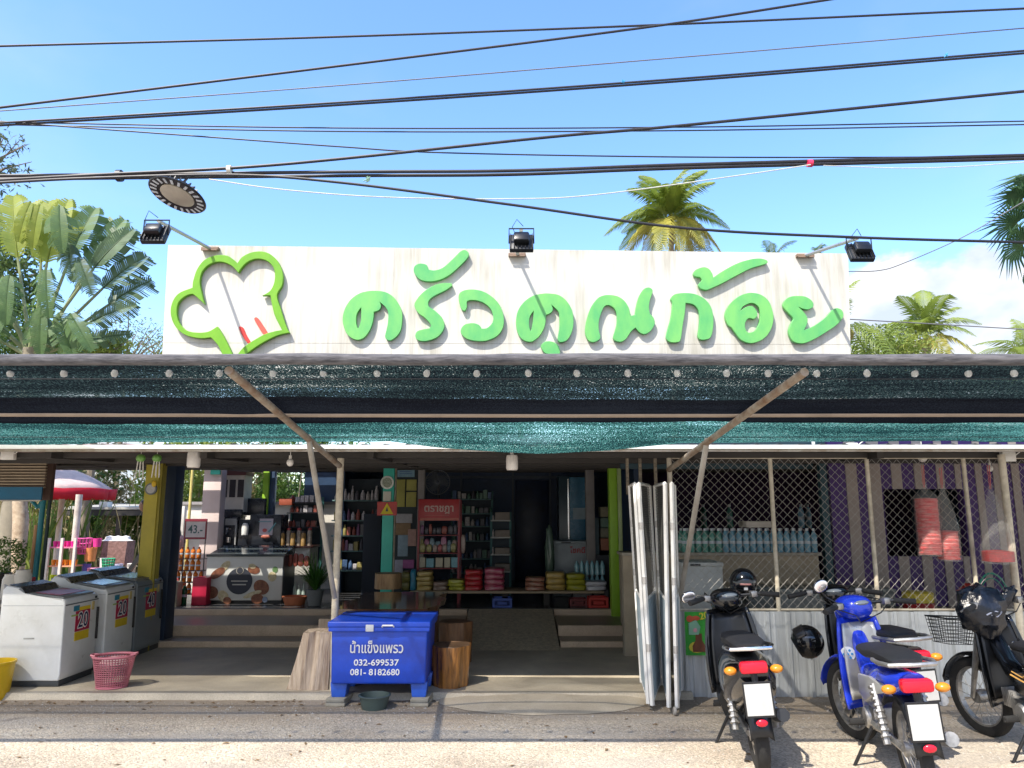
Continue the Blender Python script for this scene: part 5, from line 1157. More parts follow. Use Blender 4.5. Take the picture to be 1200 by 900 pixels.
# ================================================================== SHOP INTERIOR
def pbox(px0, py0, px1, py1, Y, d, m, name, lab, cat, group=None, bev=.006, zb=None):
    x0, x1, z0, z1 = rc(px0, py0, px1, py1, Y)
    if zb is not None: z0 = zb
    b = B(); b.box(x0, x1, Y, Y+d, z0, z1, bev=bev); return b.obj(name, m, label=lab, cat=cat, group=group)
# -- ice cream freezer with a printed front
Yz = 11.2
x0, x1, z0, z1 = rc(241, 651, 331, 703, Yz); fz = thing('display_freezer', 'ice cream chest freezer with a printed front and round dark badge', 'freezer', ((x0+x1)/2, Yz, ZT)); w = (x1-x0)/2; h = z1-ZT
b = B(); b.box(-w, w, 0, .6, .05, h, bev=.015); b.obj('cabinet', C('freezer_print_white', .52, .53, .50, rough=.35, var=.04), fz)
b = B(); b.box(w+.002, w+.008, .01, .59, .05, h-.01); b.obj('side_panel', C('freezer_side_navy', .03, .045, .07, rough=.4), fz, smooth=False)
b = B(); b.prism([(0, h), (.6, h+.12), (.6, h), ], -w, w, mtx=Matrix(((0, 1, 0, 0), (1, 0, 0, 0), (0, 0, 1, 0), (0, 0, 0, 1)))); b.box(-w-.01, w+.02, -.012, .03, h-.015, h+.02, bev=.004); b.obj('glass_lid', C('freezer_lid', .06, .075, .08, rough=.1), fz, smooth=False)
b = B(); b.box(-w+.02, w-.02, .05, .55, 0, .05); b.obj('plinth', black_plastic, fz, smooth=False)
def disc(cx_, cz_, r, m, y=-.003, nm='print', sx=1.0, rot=0.0):
    b_ = B(); b_.lathe([(0, 0), (r, 0), (r, .004), (0, .004)], 28, mtx=T3(cx_, y, cz_) @ RY(rot) @ Matrix.Diagonal((sx, 1, 1, 1)) @ RX(R(90))); b_.obj(nm, m, fz, smooth=False)
K = 2*w/90
def fx(px): return (px-286)*K
def fz_(py): return (703-py)*K
choc = C('print_chocolate', .12, .04, .02, rough=.4, col2=(.25, .1, .05), vs=20); cream = C('print_cream', .55, .48, .32, rough=.4, vs=20, col2=(.3, .25, .12))
disc(fx(281), fz_(677), .19, C('print_navy', .025, .03, .045)); disc(fx(281), fz_(665), .055, C('badge_ring', .35, .33, .28), y=-.008); disc(fx(281), fz_(665), .045, C('print_navy', .025, .03, .045), y=-.012)
for (a_, b2, s_, ln, rt, m_) in ((297, 664, .06, 1.5, .2, choc), (307, 684, .10, 1.2, .6, choc), (255, 668, .06, 2.0, -.6, choc), (249, 690, .09, 1.1, 0, choc), (263, 660, .05, 1.9, -.8, cream), (263, 694, .07, 1.3, .8, cream), (297, 692, .035, 4.0, -.35, cream), (319, 672, .07, .9, 0, cream), (322, 664, .045, .9, 0, C('print_green', .1, .2, .07)), (303, 697, .07, 1.3, 0, choc), (268, 699, .05, 1.2, .2, choc), (295, 660, .035, 1.6, .2, cream), (312, 698, .04, 1, 0, C('print_blue', .2, .25, .35))):
    disc(fx(a_), fz_(b2), s_, m_, y=-.002-.0012*random.random(), sx=ln, rot=rt)
b = B()
for k, wd in enumerate((.24, .2)): b.box(fx(281)-wd/2, fx(281)+wd/2, -.012, -.0085, fz_(677)-.008-k*.05, fz_(677)+.008-k*.05)
b.obj('print', C('badge_script', .45, .44, .4), fz, smooth=False)
# -- counter and coffee gear
Yc = 12.1
x0, x1, z0, z1 = rc(256, 640, 362, 703, Yc); ct = thing('counter', 'white coffee counter with a dark top behind the freezer', 'counter', ((x0+x1)/2, Yc, ZT)); w = (x1-x0)/2; h = z1-ZT; CT = z1
b = B(); b.box(-w, w, 0, .5, 0, h-.03); b.obj('carcass', C('counter_white', .55, .54, .5), ct, smooth=False)
b = B(); b.box(-w-.03, w+.03, -.03, .53, h-.03, h, bev=.005); b.obj('counter_top', C('counter_top_dark', .12, .05, .04, rough=.3), ct)
mdk = C('appliance_black', .025, .03, .04, rough=.25)
def appliance(px0, py0, px1, Y, d, name, lab, cat, parts):
    x0, x1, z0, z1 = rc(px0, py0, px1, 640, Y); t = thing(name, lab, cat, ((x0+x1)/2, Y, CT)); w = (x1-x0)/2; h = z1-CT
    b = B(); b.box(-w, w, 0, d, 0, h, bev=.01); b.obj('casing', mdk, t); parts(t, w, h); return t
def pa(t, w, h):
    b = B(); b.box(-w+.02, w-.02, -.01, 0, h*.72, h*.95); b.obj('panel', C('panel_steel', .35, .36, .36, rough=.3), t, smooth=False)
    b = B(); b.box(w-.03, w-.01, -.02, 0, .02, h*.9); b.obj('trim', C('panel_steel', .35, .36, .36), t, smooth=False)
    b = B(); b.tube([(-w*.4, -.05, h*.4), (-w*.4, -.02, h*.6), (w*.1, -.02, h*.6)], .012, 6); b.lathe([(0, 0), (.03, 0), (.035, .08), (0, .08)], 12, mtx=T3(0, -.06, .06)); b.obj('spout', chrome, t)
appliance(262, 606, 278, Yc+.05, .35, 'coffee_machine', 'black coffee machine at the left end of the counter', 'coffee machine', pa)
def pb2(t, w, h):
    b = B(); b.lathe([(0, 0), (.05, 0), (.055, .14), (.03, .19), (0, .19)], 14, mtx=T3(.02, -.08, h*.42)); b.obj('jug', C('jug_white', .75, .75, .72), t)
appliance(279, 609, 296, Yc+.05, .35, 'grinder', 'black grinder with a white jug beside the coffee machine', 'appliance', pb2)
def pc(t, w, h):
    b = B(); b.box(-w*.35, w*.5, -.012, 0, h*.35, h*.87); pp = b.obj('poster_print', C('menu_lilac', .45, .42, .50, rough=.4), t, smooth=False)
    b = B(); b.ell((0, -.016, h*.5), .04, .004, .03, 10, 5); b.obj('picture', C('menu_red', .5, .1, .1), pp)
    b = B(); b.prism([(.05, h*.45), (.17, h*.75), (.18, h*.73), (.08, h*.42)], -.016, -.013); b.prism([(-.1, h*.76), (.1, h*.76), (.1, h*.79), (-.1, h*.79)], -.016, -.013); b.obj('picture', C('menu_teal', .1, .3, .35), pp, smooth=False)
    b = B(); b.ell((w*.1, -.03, h*.3), .08, .02, .03, 10, 5); b.obj('garland', C('garland_red', .4, .12, .08, vs=60), t)
appliance(292, 603, 329, Yc+.02, .4, 'microwave', 'big black microwave with a pale menu poster on its door', 'microwave', pc)
x0, x1, z0, z1 = rc(296, 588, 323, 606, Yc+.15)
pbox(284, 584, 310, 604, 12.5, .3, mdk, 'storage_case', 'black case standing on top of the microwave', 'case')
jars = C('jar_glass', .34, .3, .25, rough=.1, var=.2, vs=25)
for i in range(6):
    a = P(330+i*6.2, 640, Yc+.06); t = thing('candy_jar', 'glass jar with a red lid in the row right of the microwave', 'jar', (a.x, Yc+.08+.05*(i % 2), CT), group='jars on the counter')
    hh = .24+.05*(i % 2); b = B(); b.lathe([(0, 0), (.037, 0), (.04, .02), (.04, hh*.75), (.028, hh*.85)], 12); b.obj('glass', jars if i % 2 else C('jar_amber', .35, .22, .08, rough=.1), t)
    b = B(); b.lathe([(.032, hh*.85), (.034, hh*.95), (0, hh)], 12); b.obj('lid', C('jar_lid_red', .35, .05, .05) if i % 2 else C('jar_lid_dark', .06, .05, .05), t)
# upper rack with cups behind
def shelf_unit(name, lab, cat, px0, px1, pys, Y, d, m, upr, zb=ZT, ptop=None):
    x0 = P(px0, 620, Y).x; x1 = P(px1, 620, Y).x; t = thing(name, lab, cat, ((x0+x1)/2, Y, zb)); w = (x1-x0)/2; zs = []
    for py in pys:
        z = P((px0+px1)/2, py, Y).z; zs.append(z); b = B(); b.box(-w, w, 0, d, z-zb-.012, z-zb+.008, bev=.003); b.obj('shelf_board', m, t)
    ztop = (P((px0+px1)/2, ptop, Y).z if ptop else zs[0]+.25)-zb
    for x in (-w, w):
        b = B(); b.box(x-.018, x+.018, d-.03, d, 0, ztop); b.box(x-.015, x+.015, 0, .02, 0, ztop) if upr == 2 else None; b.obj('upright', C('shelf_upright_teal', .03, .14, .14, rough=.5), t, smooth=False)
    b = B(); b.box(-w, w, d, d+.01, 0, ztop); b.obj('back_panel', C('shelf_back_dark', .015, .03, .045), t, smooth=False)
    return x0, x1, zs
goodcols = [(.45, .42, .40), (.30, .08, .06), (.06, .12, .25), (.35, .30, .10), (.10, .22, .15), (.5, .48, .5), (.22, .1, .2), (.08, .08, .1)]
gmat = [C('goods_%d' % i, *c_, rough=.4, var=.25, vs=35) for i, c_ in enumerate(goodcols)]
def goods_row(x0, x1, z, Y, hmin, hmax, lab, cat, grp, name='packet', wmin=.05, wmax=.09, mats=None, shape='box', step=1.0):
    x = x0+.02
    while x < x1-.04:
        w = random.uniform(wmin, wmax); h = random.uniform(hmin, hmax); m = random.choice(mats or gmat); b = B()
        if shape == 'bottle' or (shape == 'mix' and random.random() < .5): b.lathe([(0, 0), (w*.42, 0), (w*.45, h*.05), (w*.45, h*.62), (w*.2, h*.85), (w*.2, h), (0, h)], 9)
        elif shape == 'bag': b.ell((0, 0, h/2), w*.55, .03, h*.52, 8, 6, e=.7)
        else: b.box(-w*.46, w*.46, -.03, .05, 0, h, bev=.004, seg=1)
        b.obj(name, m, label=lab, cat=cat, group=grp, loc=(x+w/2, Y+.06+random.uniform(0, .03), z+.009), rot=(0, 0, random.uniform(-.15, .15)))
        x += w*step*random.uniform(1.0, 1.15)
x0, x1, zs = shelf_unit('goods_shelf', 'dark shelving full of bottles at the left of the interior', 'shelf', 388, 442, (586.5, 610, 628, 646, 669), 12.6, .4, C('shelf_board_teal', .12, .22, .22), 1, ptop=560)
for i, z in enumerate(zs): goods_row(x0, x1, z, 12.6, .10, .19 if i else .24, 'small dark bottle or packet on the left shelving', 'bottle', 'goods on the left shelving', 'bottle', shape='mix' if i > 1 else 'bottle', mats=gmat if i else [gmat[5], gmat[0], gmat[7]])
x0, x1, zs = shelf_unit('goods_shelf', 'black shelf of cups and bags above the jars at the end of the counter', 'shelf', 335, 372, (589, 601, 618), 12.7, .3, C('shelf_board_black', .04, .04, .05), 1, ptop=582)
for z in zs: goods_row(x0, x1, z, 12.7, .08, .14, 'dark cup or tin on the black shelf above the jars', 'cup', 'cups above the counter', 'cup', mats=[gmat[7], gmat[5], gmat[1]], shape='mix')
pbox(327, 584, 342, 592, 12.65, .2, C('brick_red_box', .35, .08, .04), 'carton', 'small brick red carton on top of the black shelf', 'carton')
# white glass cabinet beside the pink column
x0, x1, z0, z1 = rc(257, 557, 286, 600, 12.3); t = thing('display_cabinet', 'white cabinet with dark glass doors beside the pink column', 'cabinet', ((x0+x1)/2, 12.3, z0)); w = (x1-x0)/2; h = z1-z0
b = B(); b.box(-w, w, 0, .35, 0, h); b.obj('carcass', C('cabinet_cream', .55, .52, .47), t, smooth=False)
b = B(); b.prism([(-w-.02, h), (w+.02, h), (w+.02, h+.05), (-w-.02, h+.09)], -.03, .38); b.obj('roof_trim', C('cabinet_maroon', .10, .03, .03), t, smooth=False)
for k in range(3): b = B(); xx = -w+.03+k*w*.66; b.box(xx, xx+w*.48, -.008, 0, h*.40, h*.88); b.obj('glass_door', C('cabinet_glass', .05, .045, .05, rough=.1), t, smooth=False)
for k, z in enumerate((-.0,)): pbox(262, 597, 283, 606, 12.25, .25, mdk, 'storage_case', 'black box under the glass cabinet', 'case')
# hanging shelf strip with packets between pink column and machine
pbox(254, 600, 262, 645, 12.25, .2, C('cup_stack', .42, .43, .38, vs=30), 'cup_stack', 'pale stack of plastic cups between the pink column and coffee machine', 'cups')
# price stand "43" with rows of orange bottles
Yp = 11.3
x0, x1, z0, z1 = rc(216, 608, 242, 632, Yp); bs0 = ZT
t = thing('price_stand', 'red framed price board reading 43 on a wire bottle rack', 'display rack', ((x0+x1)/2, Yp, bs0)); w = (x1-x0)/2; zz = z0-bs0; h = z1-z0
mar = C('maroon_frame', .22, .02, .04, rough=.4)
b = B(); b.box(-w, w, 0, .02, zz, zz+.03); b.box(-w, w, 0, .02, zz+h-.04, zz+h); b.box(-w, -w+.02, 0, .02, zz+.03, zz+h-.04); b.box(w-.02, w, 0, .02, zz+.03, zz+h-.04); b.obj('frame', mar, t, smooth=False)
b = B(); b.box(-w+.02, w-.02, .004, .012, zz+.03, zz+h-.04); b.obj('board', C('board_white', .6, .55, .55), t, smooth=False)
text('lettering', '43.-', .17, C('digit_grey', .05, .12, .12), t, (0, .002, zz+h*.47), sx=.85, bold=.002)
b = B()
for x in (-w+.01, w-.01): b.tube([(x, .01, 0), (x, .01, zz)], .008, 6)
for k in range(4): b.box(-w-.08, w, -.02, .16, .12+k*.17, .128+k*.17)
b.obj('rack', dark_metal, t, smooth=False)
proto = None
orange = C('orange_drink', .70, .20, .03, rough=.15, var=.15, vs=30)
for k in range(4):
    for i in range(5-(k//2)):
        x = (x0+x1)/2-w-.06+i*.085+(k//2)*.03; zq = bs0+.13+k*.17 if k else bs0+.13
        if not proto: proto = bottle_proto('drink_bottle', orange, h=.17, r=.034, cap=C('orange_cap', .6, .08, .02), label='orange drink bottle on the wire rack under the price 43', group='orange bottles on the rack', loc=(x, Yp+.05, zq))
        else: copy_tree(proto, loc=(x, Yp+.05, zq), rz=0)
pg = bottle_proto('drink_bottle', C('green_bottle', .01, .10, .04, rough=.12), h=.30, r=.04, cap=C('orange_cap', .6, .08, .02), label='dark green bottle at the foot of the wire rack', group='green bottles at the rack', loc=(P(210, 700, 11.1).x, 11.1, bs0)); copy_tree(pg, loc=(P(214, 700, 11.1).x, 11.15, bs0))
pbox(225, 677, 242, 702, 11.05, .22, C('crimson_crate', .45, .01, .05, rough=.4), 'drinks_crate', 'crimson plastic crate at the foot of the price stand', 'crate', zb=ZT)
# jerrycan
a = G(198, 712, .06); Yj = 10.85; x0, x1, z0, z1 = rc(189, 679, 207, 712, Yj)
t = thing('jerrycan', 'cream plastic jerrycan behind the grey washing machine', 'jerrycan', ((x0+x1)/2, Yj, z0)); w = (x1-x0)/2; h = z1-z0
b = B(); b.box(-w, w, 0, .2, 0, h*.93, bev=.03, seg=3); b.obj('can', C('jerrycan_cream', .48, .44, .33, rough=.4), t)
b = B(); b.lathe([(.03, h*.92), (.03, h), (0, h)], 12, mtx=T3(-w*.4, .1, 0)); b.tube([(-w*.1, .1, h*.92), (0, .1, h), (w*.6, .1, h), (w*.7, .1, h*.92)], .014, 8); b.obj('cap', C('jerrycan_cap', .35, .05, .05), t)
# potted plants
def grass_plant(loc, n, L, m, lab, potm, pr=.09, ph=.15, droop=.6, name='potted_plant'):
    t = thing(name, lab, 'plant', loc)
    b = B(); b.lathe([(0, 0), (pr*.75, 0), (pr, ph), (pr*1.08, ph), (pr*1.08, ph*1.1), (pr*.9, ph*1.1), (pr*.9, ph*.9), (0, ph*.9)], 20); b.obj('pot', potm, t)
    b = B(); rnd = random.Random(len(lab))
    for i in range(n):
        a_ = rnd.uniform(0, 2*PI); l = L*rnd.uniform(.5, 1.1); sp_ = rnd.uniform(.2, 1.0)*droop; w = .011
        prev = None; side = Vector((-math.sin(a_), math.cos(a_), 0))
        for k in range(6):
            s_ = k/5; r_ = l*sp_*s_; z = ph+l*(s_-.75*sp_*s_*s_); c_ = Vector((r_*math.cos(a_), r_*math.sin(a_), z)); ww = w*(1-s_*.85)
            q = (b.bm.verts.new(c_-side*ww), b.bm.verts.new(c_+side*ww))
            if prev: b.bm.faces.new((prev[0], prev[1], q[1], q[0]))
            prev = q
    b.obj('foliage', m, t, smooth=False); return t
plantg = C('plant_green', .07, .20, .03, rough=.5, transl=.3, var=.3, vs=20)
a = P(368, 697, 10.9); grass_plant((a.x, 10.95, ZT+.01), 260, .62, plantg, 'leafy spider plant in a grey pot on the terrace behind the prop', C('pot_grey', .16, .17, .17, rough=.6), .12, .20, .9)
x0, x1, z0, z1 = rc(331, 692, 358, 702, 11.1)
b = B(); b.lathe([(0, 0), (.14, 0), (.17, .10), (.18, .10), (.18, .12), (.15, .12), (.14, .05), (0, .05)], 24); b.obj('terracotta_bowl', C('terracotta', .45, .14, .06, rough=.6), label='wide terracotta bowl beside the freezer', cat='bowl', loc=((x0+x1)/2, 11.15, ZT))
goods_row(P(334, 660, 11.4).x, P(362, 660, 11.4).x, P(350, 665, 11.4).z, 11.4, .14, .22, 'red snack packet hanging beside the freezer', 'snack packet', 'red snacks beside the freezer', mats=[C('snack_red', .45, .04, .08, vs=30), gmat[1]], shape='bag')
goods_row(P(340, 688, 11.35).x, P(358, 688, 11.35).x, ZT+.02, 11.35, .22, .27, 'tall pale bottle standing behind the terracotta bowl', 'bottle', 'pale bottles behind the bowl', 'bottle', mats=[C('pale_bottle', .4, .5, .45)], shape='bottle', wmin=.055, wmax=.07)

# -- centre: dark standing figure-height rack, boards and posters
pbox(425, 602, 446, 680, 12.0, .4, C('dark_coat_rack', .012, .02, .035, rough=.7), 'drinks_cooler', 'tall black drinks cooler left of the teal column', 'cooler', zb=ZT)
Yb = 11.45
b = B(); x0, x1, z0, z1 = rc(463, 530, 489, 690, Yb+.06); b.box(x0, x1, Yb+.06, Yb+.1, ZT, 2.5); b.obj('partition_board', C('partition_dark', .03, .05, .06), label='dark narrow partition hung with notices behind the teal column', cat='partition', smooth=False)
x0, x1, z0, z1 = rc(466, 533, 486, 559, Yb); t = thing('notice_poster', 'pale blue printed notice on the partition', 'poster', ((x0+x1)/2, Yb, (z0+z1)/2)); w = (x1-x0)/2; h = (z1-z0)/2
b = B(); b.box(-w, w, 0, .01, -h, h); b.obj('sheet', C('poster_pale_blue', .25, .42, .50, col2=(.15, .3, .42), vs=30), t, smooth=False)
b = B(); b.ell((0, -.002, h*.5), .03, .002, .04, 12, 6); b.obj('emblem', C('emblem_navy', .05, .08, .25), t)
b = B()
for k in range(5): b.box(-w*.75, w*(.7-.2*(k % 2)), -.004, -.001, h*(.1-k*.2)-.006, h*(.1-k*.2)+.006)
b.obj('print', C('poster_line_blue', .1, .2, .4), t, smooth=False)
x0, x1, z0, z1 = rc(463, 562, 488, 594, Yb); t = thing('yellow_board', 'yellow three panel board on the partition', 'board', ((x0+x1)/2, Yb-.02, (z0+z1)/2)); w = (x1-x0)/2; h = (z1-z0)/2
ym = C('board_yellow', .42, .40, .10, rough=.6)
for (a_, b2, c2_, d2) in ((-w, -.01, -h, h), (.01, w, .14*h+.01, h), (.01, w, -h, .14*h-.01)): b = B(); b.box(a_, b2, 0, .02, c2_, d2, bev=.003); b.obj('board_panel', ym, t)
for i, (r_, cc, lab) in enumerate((((464, 602, 483, 613), (.42, .42, .44), 'white sheet clipped to the partition'), ((460, 613, 481, 627), (.30, .20, .11), 'brown cardboard piece on the partition'), ((466, 627, 478, 652), (.28, .38, .45), 'pale blue shirt hanging on the partition'), ((478, 620, 488, 640), (.42, .26, .22), 'peach cloth hanging at the rack edge'), ((458, 656, 472, 672), (.46, .46, .55), 'lilac white box below the partition'), ((472, 656, 485, 666), (.4, .12, .3), 'magenta packet beside the lilac box'))):
    pbox(*r_, Yb-.03-.01*i, .03, C('pinned_%d' % i, *cc, rough=.7, vs=20), ('paper_sheet', 'cardboard_piece', 'shirt', 'cloth', 'carton', 'packet')[i], lab, ('paper', 'cardboard', 'shirt', 'cloth', 'box', 'packet')[i])
# red snack rack
Yr = 11.3
x0, x1, z0, z1 = rc(491, 585, 538, 610, Yr); t = thing('snack_rack', 'red wire snack rack with a red header board', 'display rack', ((x0+x1)/2, Yr, ZT)); w = (x1-x0)/2
rr_ = C('rack_red', .28, .02, .03, rough=.4)
b = B(); b.box(-w, w, -.01, .02, z0-ZT, z1-ZT, bev=.004); hd = b.obj('header_board', C('header_red', .42, .025, .03, rough=.4), t)
text('lettering', 'ตราชฎา', .155, C('header_white_text', .6, .45, .4), t, (0, -.014, (z0+z1)/2-ZT+.02), sx=.95, bold=.003)
b = B(); b.box(-w*.7, w*.5, -.014, -.01, z0-ZT+.07, z0-ZT+.078); b.box(-w+.02, w, -.014, -.01, z0-ZT, z0-ZT+.04); b.obj('header_print', C('header_line', .5, .15, .12), t, smooth=False)
b = B()
for x in (-w, w):
    for y in (0, .4): b.box(x-.015, x+.015, y, y+.03, 0, z1-ZT)
b.obj('upright', rr_, t, smooth=False)
zrs = []
for py in (627, 648, 666, 684):
    z = P(515, py, Yr).z; zrs.append(z); b = B(); b.box(-w, w, 0, .4, z-ZT-.01, z-ZT); b.obj('shelf_board', rr_, t, smooth=False)
snacks = [C('snack_%d' % i, *c_, rough=.3, var=.3, vs=40) for i, c_ in enumerate([(.42, .1, .1), (.4, .3, .25), (.15, .25, .3), (.4, .15, .25), (.35, .32, .12), (.1, .12, .28)])]
xa_, xb_ = (x0, x1)
goods_row(xa_, xb_, zrs[0], Yr, .10, .16, 'dark snack bag on the top shelf of the red rack', 'snack bag', 'top row of the red snack rack', 'snack_bag', mats=[gmat[6], gmat[1], gmat[7]], shape='bag')
goods_row(xa_, xb_, zrs[1], Yr, .16, .24, 'bright snack bag on the second shelf of the red rack', 'snack bag', 'second row of the red snack rack', 'snack_bag', mats=snacks, shape='bag')
goods_row(xa_, xb_, zrs[1], Yr-.06, .10, .15, 'small bright snack bag in front on the second shelf of the red rack', 'snack bag', 'front of the second row of the red rack', 'snack_bag', mats=snacks, shape='bag')
goods_row(xa_, xb_, zrs[2], Yr, .13, .15, 'pale printed carton on the third shelf of the red rack', 'carton', 'third row of the red snack rack', 'carton', mats=[C('carton_cream', .5, .47, .35, vs=40), C('carton_aqua', .2, .42, .48, vs=40), C('carton_pink', .5, .42, .42, vs=40)], wmin=.09, wmax=.14)
goods_row(xb_+.01, P(545, 640, Yr).x+.04, zrs[1]-.02, Yr, .22, .3, 'reddish snack bag hanging at the right edge of the red rack', 'snack bag', 'bags at the edge of the red rack', 'snack_bag', mats=snacks[:2], shape='bag')
# shelves right of the rack
x0, x1, zs = shelf_unit('goods_shelf', 'teal shelving behind the red snack rack', 'shelf', 528, 576, (585, 602, 617, 634, 655, 672), 12.9, .35, C('shelf_board_teal', .12, .22, .22), 1, ptop=575)
for z in zs: goods_row(x0, x1, z, 12.9, .08, .16, 'dim packet on the teal shelving behind the red rack', 'packet', 'goods on the teal shelving', mats=[gmat[2], gmat[4], gmat[7], gmat[0]], shape='mix')
x0, x1, zs = shelf_unit('goods_shelf', 'narrow teal shelf end with white boards beside the dark door', 'shelf', 575, 598, (610, 630, 650, 670), 12.0, .35, C('shelf_board_pale', .45, .47, .45), 1, ptop=600)
for z in zs: 
    b = B(); hh = random.uniform(.10, .15); b.box(x0+.07, x1-.01, 12.02, 12.28, z+.009, z+hh, bev=.005); b.obj('carton', C('carton_grey_tan', .22, .19, .16), label='grey tan carton on the %s shelf of the narrow shelf end' % ['top', 'second', 'third', 'bottom'][zs.index(z)], cat='carton', group='cartons on the narrow shelf end')
    goods_row(x0, x0+.08, z, 12.0, .07, .12, 'small bottle beside the cartons of the narrow shelf end', 'bottle', 'small bottles on the shelf end', 'bottle', mats=[gmat[0], gmat[7]], shape='bottle', wmin=.03, wmax=.04)
# fan
a = P(513, 565, 12.3); t = thing('wall_fan', 'dark round wall fan left of the centre ceiling', 'fan', a)
b = B(); rF = .20
for k in range(20): q = PI*k/20; b.tube([(rF*math.cos(q), 0, rF*math.sin(q)), (rF*.5*math.cos(q), -.05, rF*.5*math.sin(q)), (0, -.06, 0), (-rF*.5*math.cos(q), -.05, -rF*.5*math.sin(q)), (-rF*math.cos(q), 0, -rF*math.sin(q))], .003, 4)
b.tube([(rF*math.cos(2*PI*k/30), 0, rF*math.sin(2*PI*k/30)) for k in range(31)], .008, 6); b.obj('guard', C('fan_grey', .16, .18, .2), t)
b = B(); b.ell((0, -.03, 0), .04, .04, .04, 12, 8)
for k in range(3): b.prism([(.03, -.02), (.16, -.07), (.18, .0), (.12, .06), (.03, .03)], -.02, -.016, mtx=RY(2*PI*k/3))
b.obj('blade', C('fan_blade', .08, .1, .13), t)
b = B(); b.tube([(0, 0, 0), (0, .15, -.02), (0, .2, -.25)], .02, 8); b.obj('bracket', dark_metal, t)
# fridge right, uprights, cooler, boxes
x0, x1, z0, z1 = rc(655, 558, 689, 634, 12.9); t = thing('drinks_fridge', 'tall blue drinks fridge with a pale label at the right of the interior', 'fridge', ((x0+x1)/2, 12.9, ZT)); w = (x1-x0)/2; h = z1-ZT
b = B(); b.box(-w, w, 0, .6, 0, h, bev=.01); b.obj('cabinet', C('fridge_dark', .03, .06, .08, rough=.3), t)
b = B(); b.box(-w*.25, w*.98, -.02, 0, .1, h-.02); b.obj('door', C('fridge_blue', .02, .16, .28, rough=.25), t, smooth=False)
b = B(); b.box(-w*.40, -w*.32, -.03, .0, .4, h-.05); b.obj('handle', chrome, t)
b = B(); b.box(-w*.05, w*.85, -.024, -.02, h*.62, h*.72); b.obj('door_label', C('fridge_label', .3, .4, .45), t, smooth=False)
tt, w, h = cabinet(649, 634, 694, 690, 12.2, .6, C('freezer_grey_white', .33, .38, .40, rough=.35), 'chest_freezer', 'white chest freezer with red Thai lettering at the right of the interior', 'freezer', zb=ZT)
text('lettering', 'โชคดี', .12, C('red_letter', .40, .04, .04), tt, (.08, -.006, h-.15), bold=.003, sx=1.0)
lump('plastic_sheet', C('hanging_plastic_green', .10, .16, .12, rough=.2, vs=12), None, P(644, 650, 11.9), .075, .08, .45, .2, 'greenish plastic wrapped bundle leaning beside the freezer', 'plastic bundle', fr=7)
wp = C('water_pack', .22, .46, .52, rough=.15, vs=30)
for k in range(2):
    for i in range(6):
        for j in range(2):
            a = P(676+i*6, 682-k*17, 11.4+j*.09)
            b = B(); b.lathe([(0, 0), (.035, 0), (.037, .03), (.032, .09), (.037, .13), (.015, .19), (.015, .2), (0, .2)], 9)
            b.obj('water_bottle', wp, label='small bottle in the shrink wrapped water pack by the lime column', cat='bottle', group='water packs by the lime column', loc=(a.x, 11.4+j*.09, .52+k*.205))
x0 = P(671, 680, 11.4).x; x1 = P(712, 680, 11.4).x; b = B(); b.box(x0, x1, 11.33, 11.6, ZT, .518); b.obj('low_stand', C('stand_grey', .2, .2, .2), label='low grey stand under the water packs', cat='stand', smooth=False)
for i, (r_, cc) in enumerate((((690, 607, 702, 650), (.10, .16, .18)), ((704, 594, 716, 606), (.22, .20, .12)), ((704, 607, 716, 618), (.12, .2, .15)), ((704, 619, 716, 630), (.2, .2, .14)), ((704, 631, 716, 645), (.35, .14, .08)))):
    x0, x1, z0, z1 = rc(*r_, 12.1); b = B(); b.box(x0, x1, 12.1, 12.4, z0, z1, bev=.004); b.obj('carton', C('stack_box_%d' % i, *cc, vs=25), label=('tall dark blue carton left of the carton stack', 'topmost olive carton of the stack behind the lime column', 'second carton of the stack behind the lime column, dull green', 'third carton of the stack behind the lime column, khaki', 'lowest and reddest carton of the stack behind the lime column')[i], cat='carton')
x0 = P(688, 650, 12.1).x; x1 = P(718, 650, 12.1).x; z = P(700, 650.5, 12.1).z; b = B(); b.box(x0, x1, 12.05, 12.5, ZT, z); b.obj('low_stand', C('stand_dark', .05, .06, .07), label='dark stand under the carton stack', cat='stand', smooth=False)
# -- low sales platform with sacks
Yq = 11.0
x0, x1, z0, z1 = rc(480, 693, 708, 697, Yq)
t = thing('sales_platform', 'low tan platform carrying stacked sacks across the entrance', 'platform', (0, Yq, ZT)); zt_ = z1-ZT
b = B(); b.box(x0, x1, 0, .6, zt_-.03, zt_, bev=.004); b.obj('platform_top', C('platform_tan', .42, .33, .22, rough=.6), t)
for xq in (x0+.1, -.1, .5, x1-.1): b = B(); b.box(xq-.04, xq+.04, .05, .55, 0, zt_-.03); b.obj('leg', dark_beam, t, smooth=False)
PT = z1
def sack(px0, px1, n, h, m, lab, grp, Y=11.1, d=.34, name='rice_sack', zb=None):
    x0 = P(px0, 690, Y).x; x1 = P(px1, 690, Y).x; w = (x1-x0)/2
    for k in range(n):
        b_ = B(); b_.ell((0, 0, 0), w, d/2, h/2*1.12, 22, 12, e=.42)
        for v in b_.bm.verts:
            q = mnoise.noise(v.co*14+Vector((px0, k*3, 0))); v.co += Vector((q*.014, q*.02, q*.010))
        b_.box(-w*.97, -w*.90, -d*.3, d*.3, -.008, .008); b_.box(w*.90, w*.97, -d*.3, d*.3, -.008, .008)
        pos_ = ['lowest', 'second from the bottom', 'third from the bottom', 'topmost'][k] if k < n-1 or n == 1 else 'topmost'
        b_.obj(name, m, label=(lab+', '+pos_) if n > 1 else lab, cat='sack', group=grp, loc=((x0+x1)/2+random.uniform(-.006, .006), Y+d/2, (zb or PT)+h*(k+.5)), rot=(0, 0, random.uniform(-.06, .06)))
